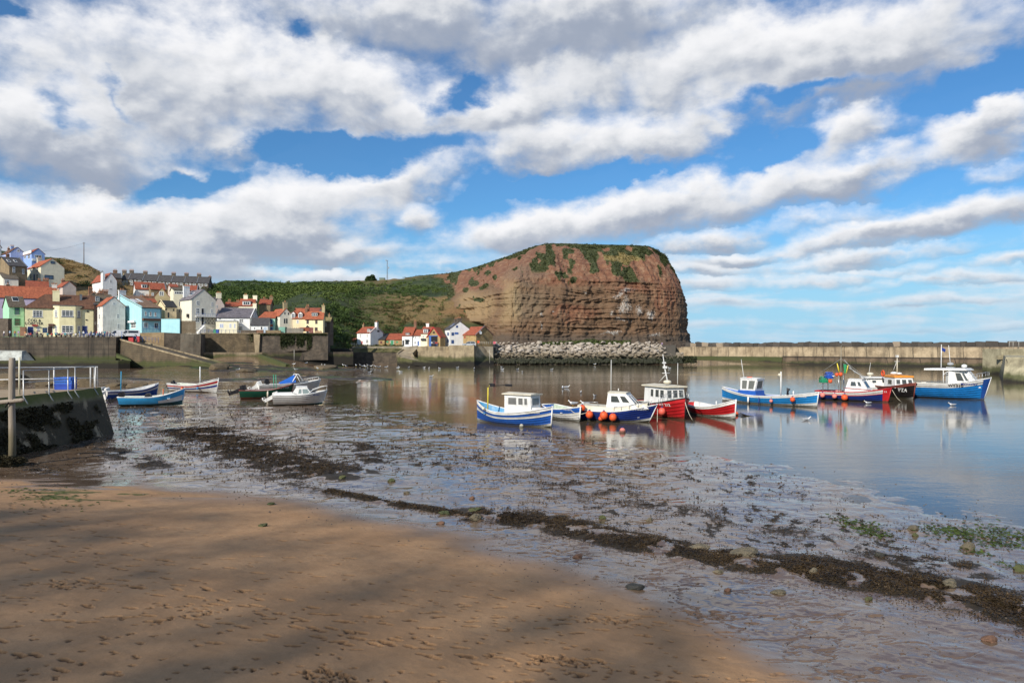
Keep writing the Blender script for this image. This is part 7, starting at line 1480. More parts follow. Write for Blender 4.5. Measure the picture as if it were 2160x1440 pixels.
    b = Boat('rowing_boat', 'bright sky blue open boat aground on the mud beside the jetty, white near its bow', (254, 853), (385, 850), 2.1, .75, .68, 1.45, .2, .2, .8, [2, 2, 1, 1, 1, 1, 1], [BW_, gel((.05, .42, .85)), gel((.01, .07, .09))], 0, .42, 1.6, z=gz(320, 852)+.18, floor=.15, inner=LGRN, lap=.02); m = MB(); r = [[b.S(u, t, -1, .03) for t in (.3, .45, .55+.25*(u-.6))] for u in np.linspace(.62, .985, 8)]; m.grid(r); m.build('bow_panel', BW_, b.o); b.outboard(BLK, 0, None, 60, 1.2, dz=.1); b.pole([(1.0, 0, .4), (1.02, 0, 1.45)], .05, ORG, 'post'); m = MB(); m.hexa([(-.7, -.4, .5), (.1, -.4, .5), (.1, .4, .5), (-.7, .4, .5), (-.5, -.3, 1.05), (-.2, -.3, 1.1), (-.2, .3, 1.1), (-.5, .3, 1.05)]); m.build('engine_box', BLK, b.o)
    for x in (-1.8, 1.6): MB().box(x-.12, x+.12, -.8, .8, .5, .56).build('thwart', BW_, b.o)
    b = Boat('rowing_boat', 'navy blue open boat with white gunwale aground behind the bright sky blue boat', (228, 840), (330, 833), 2.0, .8, .72, 1.35, .2, .25, .8, [1, 1, 1, 1, 0, 1], [BW_, gel((.02, .08, .35)), BRN], 0, .42, 1.6, z=gz(280, 838)+.15, floor=.15, inner=BW_, L=6.4); b.outboard(GREYB, .3, None, 65, 1.2, dz=.1); b.outboard(BW_, -.4, None, 65, 1.1, dz=.1); b.pole([(-1.1, .2, .5), (-1.05, .2, 2.9)], .05, gel((.03, .3, .5)), 'post')
    b = Boat('coble', 'white coble with red and navy stripes and a white mast dried out on the mud', (364, 822), (457, 825), 2.2, .85, .75, 1.6, .2, .3, .75, [0, 0, 0, 2, 0, 1, 0], [BW_, REDB, NAVB], 0, .42, 1.6, z=gz(410, 824)+.15, floor=.2, inner=LGRN, lap=.02); b.outboard(BLK, 0, None, 55, 1.1); b.pole([(1.0, 0, .3), (1.0, 0, 3.1)], .07, BW_); m = MB(); m.grid([[b.S(u, 1, 1)+Vector((0, -.04, -.02)), Vector((b.S(u, 1, 1).x, 0, b.h(u)+.12)), b.S(u, 1, -1)+Vector((0, .04, -.02))] for u in np.linspace(.72, .98, 6)]); m.build('foredeck', BW_, b.o); fenders(b, [(.38, .45, .16, ORG, -1, 'small orange float on the side of the white coble with red stripes'), (.7, .55, .15, gel((.03, .2, .45)), -1, 'small blue float on the side of the white coble with red stripes')], '', None)
    b = Boat('rowing_boat', 'dark green open boat with a rust red bottom and black outboard on the mud', (508, 838), (612, 836), 2.0, .8, .75, 1.4, .25, .35, .8, [2, 2, 1, 1, 1, 1, 1], [BW_, GRNB, BOOT], 2, .42, 1.6, z=gz(560, 838)+.2, floor=.15, inner=GREYB); b.outboard(BLK, 0, None, 70, 1.5, dz=.15); b.text('OTTO', .86, .95, .3, BW_); 
    for x, mt in ((.9, gel((.03, .35, .2))), (1.15, gel((.05, .4, .25)))): b.pole([(x, .2, .5), (x-.08, .2, 2.5)], .04, mt, 'post')
    p = b.S(.55, 1, -1); MB().tube([p+Vector((0, -.1, 0)), p+Vector((0, -.12, -.2)), p+Vector((0, -.12, -.75))], [.02, .1, .1], 8).build('fender', CREM, b.o)
    b = Boat('cabin_cruiser', 'white cabin cruiser with a teal bottom aground at the edge of the water', (578, 851), (680, 849), 2.2, .85, .85, 1.25, .22, .45, .9, [1, 0, 0, 0, 0, 0], [BW_, TEAL], 0, .42, 1.9, z=gz(630, 850)+.2, dec=.02, inner=BW_, lap=.006); b.cabin(-.7, 1.4, .85, .85, 1.62, .55, .5, .2, BW_, BW_, [('S', .3, .5, .15, .85), ('S', .53, .97, .15, .85), ('F', .08, .92, .2, .85), ('P', .3, .95, .15, .85)], ov=.02, rt=.04, glassm=glass((.16, .2, .2))); b.cabin(-2.3, -.6, .88, .8, 1.1, -.0, .1, .2, BW_, None, [], name='coaming'); m = MB()
    for sd in (1, -1): m.tube([b.S(.68, 1, sd)+Vector((0, -sd*.1, 0)), b.S(.78, 1, sd)+Vector((0, -sd*.1, .35)), b.S(.9, 1, sd)+Vector((.1, -sd*.05, .5)), b.S(.99, 1, sd)+Vector((.1, 0, .5)), b.S(.99, 1, sd)+Vector((0, 0, 0))], .03, 6)
    m.build('bow_rail', BW_, b.o); b.outboard(BW_, 0, None, 62, 1.2); MB().tube([(-.5, -.88, 1.1), (1.0, -.9, .4)], .012, 4).build('rope', BLK, b.o); b.text('SEA MIST', .85, .82, .14, BLUB)
    b = Boat('motor_boat', 'white motor boat with a blue tarpaulin stretched from its arched windscreen frame', (545, 826), (668, 822), 2.2, .9, .85, 1.35, .25, .5, .9, [0, 0, 0, 0, 0, 0], [BW_, GREYB], 0, .42, 1.9, z=gz(600, 824)+.2, dec=.05, inner=BW_); m = MB(); m.grid([[Vector((x, -.95, .95+.02*i)), Vector((x, -.5, lerp(1.0, 1.85, (i/8)**1.1))), Vector((x, 0, lerp(1.1, 2.05, (i/8)**1.1))), Vector((x, .5, lerp(1.0, 1.85, (i/8)**1.1))), Vector((x, .95, .95+.02*i))] for i, x in enumerate(np.linspace(-1.2, .75, 9))]); m.build('tarpaulin', TARP, b.o); m = MB()
    for y in (-.85, .85): m.tube([(.2, y, .95), (.95, y*.8, 2.1), (1.15, y*.8, 2.1), (1.8, y, 1.1)], .07, 6); m.tube([(.95, y*.8, 1.9), (1.35, y, 1.05)], .05, 6)
    m.tube([(.95, -.68, 2.1), (.95, .68, 2.1)], .07, 6); m.tube([(1.15, -.68, 2.1), (1.15, .68, 2.1)], .07, 6); m.build('windscreen_frame', BW_, b.o); MB().add([(1.17, -.66, 2.06), (1.17, .66, 2.06), (1.78, .8, 1.12), (1.78, -.8, 1.12)], [(0, 1, 2, 3)]).build('windscreen', CABG, b.o); b.rail(.7, .98, .42, BW_, 'rail', 4); b.pole([(.95, 0, 2.1), (.9, 0, 3.0)], .015, BLK, 'aerial'); b.outboard(BW_, .2, None, 60, 1.35); b.outboard(BLK, -.35, -b.L/2+1.0, 10, 1.3, dz=.2)
    # buoys afloat
    buoy('buoy', 'round cream mooring buoy afloat in front of the boxy wheelhouse coble', G(1100, 899, .05), .17, WHBUOY); buoy('buoy', 'faded pink mooring buoy afloat in front of the navy boat with the white cabin', G(1313, 909, .08), .22, PKBUOY); buoy('buoy', 'orange buoy half under a weedy black rope near the red and white coble', G(1553, 873, .1), .2, ORBUOY)
    m = MB(); a = G(1553, 873, .1); m.tube([a, a+Vector((.5, -.3, -.05)), a+Vector((1.1, -.9, -.12)), a+Vector((1.7, -1.3, -.2))], .05, 5); m.tube([a+Vector((.3, -.1, .1)), a+Vector((.8, -1.0, -.1)), a+Vector((.9, -1.5, -.2))], .04, 5); tag(m.build('rope', BLK), 'weedy black mooring rope trailing from the orange buoy near the red and white coble', 'rope')
    for (pa, za), (pb, zb), lb in ((((1445, 848), 1.9), ((1464, 889), 0), 'slack pale rope from the bow of the red hulled boat into the water'), (((1387, 862), 1.3), ((1386, 893), 0), 'pale rope hanging straight from the rail of the red hulled boat to the water'), (((1882, 822), 1.6), ((1904, 848), 0), 'pale mooring rope slanting down from the bow of the navy and white boat'), (((1205, 866), .9), ((1238, 868), .9), 'short rope joining the small white coble and the navy boat')):
        b_ = G(*pb, zb); a_ = P(pa[0], pa[1], b_.y+.3); mid = a_.lerp(b_, .5)+Vector((0, 0, -.25)); m = MB(); m.tube([a_, a_.lerp(mid, .5)+Vector((0, 0, -.05)), mid, mid.lerp(b_, .5)-Vector((0, 0, .05)), b_+Vector((0, 0, -.05))], .022, 4); tag(m.build('rope', CREM), lb, 'rope')
boats()

# ------------------------------------------------------------------ gulls
def gulls():
    gw = paint((.75, .75, .74), .7, .05, 4, .05, 0); gg = paint((.32, .34, .37), .7, .05, 4, .05, 0); gy = paint((.6, .4, .05), .6)
    def body(stand):
        m = MB(); h = .2 if stand else .02
        xs = [(-.30, .012, .10, 0), (-.2, .05, .10, .5), (-.08, .085, .1, 1), (.04, .09, .1, 0), (.13, .075, .12, 0), (.18, .05, .17, 0), (.205, .042, .22, 0), (.24, .044, .25, 0), (.275, .032, .25, 0), (.29, .008, .245, 0)]
        rows = []; mi = []
        for x, r, z, w in xs: rows.append([Vector((x, r*math.cos(a)*1.0, h+z+r*math.sin(a))) for a in np.linspace(0, 6.2832, 11)]); mi.append(0)
        m.grid(rows, [1 if -.25 < x < .02 else 0 for x, *_ in xs[:-1]]); m.tube([(.285, 0, h+.245), (.345, 0, h+.235)], [.014, .006], 5, 2)
        for sd in (1, -1): m.hexa([(-.34, sd*.03, h+.12), (.08, sd*.085, h+.09), (.08, sd*.1, h+.1), (-.3, sd*.06, h+.12), (-.36, sd*.03, h+.15), (.06, sd*.075, h+.19), (.06, sd*.09, h+.19), (-.3, sd*.05, h+.16)], 1)
        if stand:
            for y in (-.035, .035): m.tube([(-.02, y, .22), (-.01, y, .0), (.05, y, 0)], .008, 4, 2)
        return m
    a = body(False).build('gull', [gw, gg, gy]); b = body(True).build('gull', [gw, gg, gy]); am, bm_ = a.data, b.data; bpy.data.objects.remove(a); bpy.data.objects.remove(b); rr = random.Random(8)
    fl = [(1000, 778), (1060, 780), (1092, 780), (1102, 785), (1164, 780), (1187, 820), (1196, 818), (1225, 829), (1254, 836), (1830, 851), (2008, 855), (845, 785), (862, 776), (905, 777), (965, 776), (1333, 768), (1595, 767), (1613, 766), (1412, 777), (895, 776), (927, 778), (780, 786), (840, 775), (1702, 886), (910, 795), (1058, 775)]
    for px, py in fl:
        o = bpy.data.objects.new('gull', am); COL.objects.link(o); p = G(px, py, 0); o.location = (p.x, p.y, -.03); o.rotation_euler = (0, 0, rr.uniform(0, 6.3)); s = 1.15 if p.y < 100 else 1.5; o.scale = (s, s, s); tag(o, 'white and grey gull floating on the calm harbour water', 'gull', 'gulls on the harbour water')
    st = [(724, 772), (730, 773), (751, 771), (760, 770), (771, 773), (776, 770), (783, 772), (793, 773), (800, 774), (815, 774), (840, 776), (648, 768), (646, 774), (620, 776), (624, 783), (652, 767), (668, 768), (685, 775), (670, 781), (1255, 768), (502, 783), (679, 774), (766, 772), (788, 771)]
    for px, py in st:
        p = G(px, py, .35); z = float(terrain(np.array([p.x]), np.array([p.y]))[0][0]); o = bpy.data.objects.new('gull', bm_); COL.objects.link(o); o.location = (p.x, p.y, max(z, -.12)); o.rotation_euler = (0, 0, rr.uniform(0, 6.3)); o.scale = (1.7, 1.7, 1.7); tag(o, 'white and grey gull standing on the weedy mud at the mouth of the stream', 'gull', 'gulls standing on the mud')
    for px, py, lb in ((1208, 850, 'gull perched on the bow of the small white clinker coble'), (1233, 850, 'gull perched on the stern of the navy boat with the white cabin')):
        Y = 57.5 if px < 1220 else 60; o = bpy.data.objects.new('gull', bm_); COL.objects.link(o); p = P(px, py+10, Y); o.location = p; o.rotation_euler = (0, 0, 3.0); o.scale = (1.3, 1.3, 1.3); tag(o, lb, 'gull')
gulls()
# ------------------------------------------------------------------ jetty with rails, crates and the old post
def jetty():
    m, t, b = new_mat('jetty concrete'); p = t.pos(); z = t.sep(p)[2]; n = t.noise(p, .5, 6, .65); n2 = t.noise(p, 3.5, 5, .7); n3 = t.noise(t.v('MULTIPLY', p, (1, 1, .6)), .75, 5, .6)
    c = t.mix(n, (.24, .17, .10), (.42, .32, .20)); c = t.mix(t.ss(n2, .55, .75, 0, .4), c, (.35, .31, .25))
    side = t.ss(t.sep(t.new('ShaderNodeNewGeometry').outputs['Normal'])[2], .8, .5)
    gr = t.mix(n2, (.06, .07, .012), (.17, .17, .035)); c = t.mix(t.m('MULTIPLY', side, t.ss(t.m('ADD', z, t.m('MULTIPLY', t.m('SUBTRACT', n, .5), 1.6)), 2.2, 2.9)), c, gr)
    wk = t.m('MULTIPLY', side, t.m('MULTIPLY', t.ss(t.m('ADD', n3, t.m('MULTIPLY', t.m('SUBTRACT', n2, .5), .25)), .38, .46), t.ss(z, 2.7, 2.3))); c = t.mix(wk, c, t.mix(n2, (.026, .018, .009), (.10, .072, .034)))
    t.set(b.inputs['Base Color'], c); b.inputs['Roughness'].default_value = .85; t.set(b.inputs['Normal'], t.bump(t.m('ADD', n2, wk), .8, .08))
    top = [(-27.6, 12, 3.22), (-27.75, 45.9, 3.2), (-28.1, 48.6, 3.2), (-36, 44.2, 3.2), (-36, 12, 3.22)]; bot = [(-25.9, 12, -.6), (-26.1, 42.6, -.6), (-26.3, 47.4, -.6), (-37, 43, -.6), (-37, 12, -.6)]
    mb = MB(); mb.add(bot+top, [(5, 6, 7, 8, 9)]+[(i, (i+1) % 5, 5+(i+1) % 5, 5+i) for i in range(5)]); j = mb.build('jetty', m); tag(j, 'weedy sloping sided concrete jetty ending beside the beached boats', 'jetty')
    C = []; 
    for k in range(30000):
        y = random.uniform(20, 47); f = random.random()**1.2; x = lerp(-26.05, -27.7, f)-.0*y; zz = lerp(-.6, 3.2, f)
        q = mnoise.fractal(Vector((y*.42, zz*.75, 3)), 1, 2, 4)
        if zz > 2.55 or q < -.06+.14*(y > 42): continue
        xb = lerp(-25.97, -27.68, (zz+.6)/3.8)
        if y > 43: xb -= (y-43)*.07
        C.append((xb+.03+random.random()*.06, y, zz))
    V, F = leaf_quads(np.array(C), NR.uniform(.04, .12, len(C)), .1); kind(link('wall_weed', np_mesh('wall_weed', V, F, foliage_mat('wall weed', (.02, .016, .008), (.06, .047, .02), (.13, .10, .04), .8, 6), False)), 'stuff', 'dark weed hanging in clumps on the side of the jetty')
    G_ = paint((.42, .42, .41), .4, .15, 3, .2, .1, metal=.5); WR = paint((.6, .59, .57), .4, .1, 3, .15, .1)
    def rail(name, lab, pts, posts, zt, mids, foot=True, mat=G_, r=.035, dz=0):
        q = MB(); pt = [Vector(p) for p in pts]
        ends = [pt[0]+Vector((0, 0, 3.2))]+[p+Vector((0, 0, zt)) for p in pt]+[pt[-1]+Vector((0, 0, 3.2))]; q.tube(ends, r, 7)
        o = q.build(name, mat); tag(o, lab, 'railing')
        for mz in mids: q = MB(); q.tube([p+Vector((0, 0, mz)) for p in pt], r*.8, 6); q.build('mid_rail', mat, o)
        L = (pt[-1]-pt[0])
        for f in posts:
            a = pt[0]+L*f; q = MB(); pp = [a+Vector((0, 0, zt)), a+Vector((0, 0, 3.15))]
            if foot: pp += [a+Vector((.32, -.1, 2.75))]
            q.tube(pp, r, 7); q.build('post', mat, o)
        return o
    rail('railing', 'long grey tubular railing at the jetty edge, nearest the old wooden post', [(-27.55, 40.1, 0), (-27.6, 44.2, 0)], (0, .55, 1), 4.62, (3.95,)); rail('railing', 'short grey tubular railing section by the blue crates at the jetty corner', [(-27.65, 45.0, 0), (-27.95, 47.6, 0)], (0, 1), 4.66, ())
    rail('railing', 'white topped railing along the far end of the jetty', [(-28.2, 48.4, 0), (-33.4, 45.5, 0)], (.02, .07, .42), 4.6, (3.85,), False, WR, .045)
    rail('railing', 'grey railing running out of the photo behind the old wooden post', [(-30.2, 43.0, 0), (-29.0, 41.3, 0)], (0, 1), 4.55, (4.3, 3.9), False)
    q = MB(); q.tube([(-28.4, 41.0, 3.1), (-28.4, 41.0, 5.35)], .05, 7); tag(q.build('post', paint((.6, .56, .42), .6)), 'slim cream post standing on the jetty behind the old wooden post', 'post')
    # fish crates
    CR = gel((.012, .06, .40), .4); CL = gel((.03, .13, .5), .4)
    def crate(x, y, z, h, rz, mat, lab, open_=False):
        q = MB(); w, d = .52, .34
        q.box(-w, w, -d, d, 0, .04)
        for a, c in (((-w, w, -d, -d+.03), 0), ((-w, w, d-.03, d), 0), ((-w, -w+.03, -d+.03, d-.03), 1), ((w-.03, w, -d+.03, d-.03), 1)):
            if open_:
                q.box(*a, .04, .09); q.box(*a, h-.06, h)
                n = 7 if not c else 5
                for i in range(n+1):
                    if not c: x0 = lerp(a[0], a[1]-.05, i/n); q.box(x0, x0+.05, a[2], a[3], .09, h-.06)
                    else: y0 = lerp(a[2], a[3]-.05, i/n); q.box(a[0], a[1], y0, y0+.05, .09, h-.06)
            else: q.box(*a, .04, h)
        q.box(-w-.03, w+.03, -d-.03, -d, h-.08, h-.02); q.box(-w-.03, w+.03, d, d+.03, h-.08, h-.02); tag(q.build('fish_crate', mat, None, (x, y, z), rz), lab, 'crate', 'blue fish crates')
    crate(-29.0, 46.2, 3.2, .36, .1, CR, 'solid blue crate at the bottom of the stack on the jetty'); crate(-29.0, 46.2, 3.565, .22, .13, CL, 'slotted blue crate in the middle of the stack on the jetty', True); crate(-29.02, 46.2, 3.79, .2, .06, CL, 'slotted lighter blue crate on top of the stack on the jetty', True)
    # old wooden post with a cross spar
    wd, t, b = new_mat('weathered timber'); o = t.obj(); n = t.noise(t.v('MULTIPLY', o, (9, 9, .6)), 1.5, 6, .65); n2 = t.noise(o, 1.2, 4); c = t.mix(n, (.16, .12, .085), (.42, .36, .29)); z = t.sep(t.pos())[2]
    c = t.mix(t.ss(t.m('ADD', z, n2), 3.0, 2.0, 0, .75), c, t.mix(n2, (.05, .055, .02), (.16, .12, .06))); t.set(b.inputs['Base Color'], c); b.inputs['Roughness'].default_value = .85; t.set(b.inputs['Normal'], t.bump(n, .8, .03))
    x, y = -24.25, 34.5; gz = float(terrain(np.array([x]), np.array([y]))[0][0])
    q = MB(); q.tube([(0, 0, -.4), (.01, 0, 1.2), (-.02, 0, 3.0), (-.01, 0, 4.6), (0, 0, 5.4-gz), (0, 0, 5.44-gz)], [.165, .155, .145, .14, .135, .1], 14); po = q.build('mooring_post', wd, None, (x, y, gz)); tag(po, 'tall weathered wooden post with a cross spar at the edge of the photo', 'post')
    q = MB(); q.tube([(-2.2, -.05, 3.22-gz), (-.6, -.15, 3.28-gz), (.6, -.17, 3.40-gz), (.72, -.17, 3.41-gz)], [.11, .11, .1, .05], 12); q.build('spar', wd, po)
    q = MB(); q.tube([(-.2, -.2, 3.05-gz), (.0, -.24, 3.3-gz), (.2, -.2, 3.45-gz)], .03, 6); q.build('lashing', BLK, po)
    rk = rock_mesh(91, 3, .4, .1, 'weedy_rock'); rk.materials.append(stone_mat('weedy base', (.02, .018, .008), (.06, .05, .02), (.03, .025, .012), 0)); o = bpy.data.objects.new('weedy_rock', rk); COL.objects.link(o); o.location = (x-.25, y-.1, gz+.05); o.scale = (.95, .7, .38); tag(o, 'weed covered stone heap around the foot of the wooden post', 'rock')
    C = []
    for k in range(2600):
        a = random.random()*6.28; r_ = random.random()**.5*.98; C.append((x-.25+r_*.98*math.cos(a), y-.1+r_*.75*math.sin(a), gz+.06+.36*math.sqrt(max(0, 1-r_*r_))+random.random()*.06))
    V, F = leaf_quads(np.array(C), NR.uniform(.03, .09, len(C)), .5); kind(link('post_weed', np_mesh('post_weed', V, F, foliage_mat('post weed', (.01, .009, .004), (.04, .032, .014), (.09, .07, .02), 1, 7), False)), 'stuff', 'wrack draped over the stones at the foot of the wooden post')
    # brown reef rocks lying behind the jetty and by the slip
    br = stone_mat('reef rock', (.075, .055, .032), (.18, .13, .07), (.045, .04, .02), .4); ms = [rock_mesh(110+i, 3, .35, .45, 'reef_rock') for i in range(4)]
    for q in ms: q.materials.append(br)
    for i, (px, py, w, h, lb) in enumerate(((22, 806, 70, 26, 'largest brown reef rock, behind the wooden post'), (98, 812, 40, 13, 'low brown reef rock seen through the jetty railing'), (182, 812, 46, 20, 'brown reef rock just past the blue crates'), (246, 815, 44, 12, 'flat brown reef slab touching the corner of the jetty'), (290, 816, 46, 13, 'flat brown reef slab farthest from the jetty corner'), (462, 781, 44, 16, 'mossy rock on the mud at the bottom of the slipway'), (640, 770, 50, 10, 'long dark reef ledge where gulls stand'), (690, 778, 60, 9, 'dark flat reef at the stream mouth nearest the water'), (520, 783, 50, 9, 'low weedy reef below the sand patch'))):
        p = G(px, py, .3); o = bpy.data.objects.new('reef_rock', ms[i % 4]); COL.objects.link(o); k = p.y/CF; o.location = (p.x, p.y, float(terrain(np.array([p.x]), np.array([p.y]))[0][0])+.1); o.scale = (w*k*.55, w*k*.4, h*k*.75); o.rotation_euler = (0, 0, .2*i); tag(o, lb, 'rock')
jetty()

# ------------------------------------------------------------------ people
def person_mesh(pose):
    """one continuous body grown from a skeleton; slots: 0 top, 1 legs, 2 skin, 3 hair, 4 shoes"""
    if pose == 'stand':
        J = {'pel': (0, 0, .95), 'wst': (0, 0, 1.1), 'chs': (.0, 0, 1.32), 'nck': (.01, 0, 1.48), 'jaw': (.03, 0, 1.57), 'hed': (.02, 0, 1.66), 'crn': (.0, 0, 1.75)}
        leg = lambda s, f: [('h', (0, s*.09, .9)), ('k', (.03+f*.1, s*.1, .5)), ('a', (-.02+f*.16, s*.1, .1)), ('t', (.14+f*.18, s*.12, .04))]
        arm = lambda s, f: [('s', (0, s*.19, 1.4)), ('e', (-.02+f*.06, s*.25, 1.13)), ('w', (.1+f*.16, s*.24, .92+f*.16)), ('f', (.16+f*.2, s*.22, .84+f*.22))]
    else:
        J = {'pel': (0, 0, .5), 'wst': (.0, 0, .65), 'chs': (.05, 0, .88), 'nck': (.08, 0, 1.03), 'jaw': (.11, 0, 1.12), 'hed': (.1, 0, 1.21), 'crn': (.08, 0, 1.3)}
        leg = lambda s, f: [('h', (.08, s*.1, .48)), ('k', (.46, s*.12, .5)), ('a', (.44, s*.12, .1)), ('t', (.6, s*.13, .04))]
        arm = lambda s, f: [('s', (.05, s*.2, .97)), ('e', (.12, s*.26, .72)), ('w', (.36, s*.2, .74)), ('f', (.46, s*.17, .76))]
    V = []; E = []; Rd = []; ids = {}
    rad = {'pel': (.16, .13), 'wst': (.15, .11), 'chs': (.18, .12), 'nck': (.06, .06), 'jaw': (.085, .075), 'hed': (.105, .09), 'crn': (.06, .055)}
    pv = None
    for k, c in J.items():
        ids[k] = len(V); V.append(c); Rd.append(rad[k]); 
        if pv is not None: E.append((pv, ids[k]))
        pv = ids[k]
    for s, f in ((1, .6), (-1, -.3)):
        for fn, root, rs in ((leg, 'pel', (.1, .075, .05, .04)), (arm, 'chs', (.07, .052, .04, .038))):
            pv = ids[root]
            for (nm, c), r in zip(fn(s, f), rs): V.append(c); Rd.append((r, r)); E.append((pv, len(V)-1)); pv = len(V)-1
    me = bpy.data.meshes.new('person'); me.from_pydata(V, E, []); o = bpy.data.objects.new('person', me); COL.objects.link(o)
    sk = o.modifiers.new('s', 'SKIN'); sk.use_smooth_shade = True
    for i, r in enumerate(Rd): me.skin_vertices[0].data[i].radius = r
    me.skin_vertices[0].data[0].use_root = True
    su = o.modifiers.new('d', 'SUBSURF'); su.levels = 1; su.render_levels = 1
    dg = bpy.context.evaluated_depsgraph_get(); dg.update(); out = bpy.data.meshes.new_from_object(o.evaluated_get(dg)); bpy.data.objects.remove(o); out.name = 'person'
    out.materials.clear()
    for k in range(5): out.materials.append(None)
    nz = J['nck'][2]; pz = J['pel'][2]; hx = J['hed'][0]; mi = []
    for p in out.polygons:
        c = p.center; z = c.z
        if z > nz+.01: q = 3 if (z > J['hed'][2]+.02 or c.x < hx-.03) else 2
        elif pose == 'stand':
            arm_ = abs(c.y) > .185 and z < 1.2
            q = 2 if arm_ and z < 1.12 else (0 if z > .98 or arm_ else (4 if z < .1 else 1))
        else: q = 2 if (abs(c.y) > .12 and c.x > .2 and z > .62) else (0 if z > .56 and c.x < .32 else (4 if z < .1 else 1))
        mi.append(q)
    out.polygons.foreach_set('material_index', mi); out.polygons.foreach_set('use_smooth', [True]*len(mi)); return out
PM = {k: person_mesh(k) for k in ('stand', 'sit')}
def cloth(c): return paint(c, .8, .1, 6, .05, 0)
TOPS = {'white': cloth((.7, .69, .67)), 'pink': cloth((.62, .3, .34)), 'red': cloth((.45, .05, .05)), 'pale blue': cloth((.3, .45, .62)), 'navy': cloth((.03, .04, .12)), 'grey': cloth((.3, .3, .31)), 'black': cloth((.03, .03, .035)), 'orange': cloth((.6, .25, .08)), 'teal': cloth((.06, .3, .33)), 'lilac': cloth((.4, .3, .5)), 'cream': cloth((.6, .52, .38))}
LEGS = {'blue jeans': cloth((.08, .13, .27)), 'dark trousers': cloth((.03, .03, .04)), 'beige trousers': cloth((.42, .34, .22)), 'grey shorts': cloth((.2, .2, .21)), 'white trousers': cloth((.6, .6, .58)), 'navy trousers': cloth((.02, .03, .09))}
SKIN = [cloth((.52, .33, .24)), cloth((.45, .27, .19))]; HAIR = [cloth((.05, .03, .02)), cloth((.25, .17, .09)), cloth((.45, .42, .38)), cloth((.12, .06, .03))]; SHOE = cloth((.04, .035, .03))
def person(px, Y, z, pose, rz, top, leg, label, group='people at the harbour', sc=1.0):
    o = bpy.data.objects.new('person', PM[pose]); COL.objects.link(o); p = P(px, 0, Y); o.location = (p.x, p.y, z); o.rotation_euler = (0, 0, rz); s = sc*random.uniform(.95, 1.05); o.scale = (s, s, s)
    for i, m in enumerate((TOPS[top], LEGS[leg], random.choice(SKIN), random.choice(HAIR), SHOE)): o.material_slots[i].link = 'OBJECT'; o.material_slots[i].material = m
    tag(o, label, 'person', group); return o
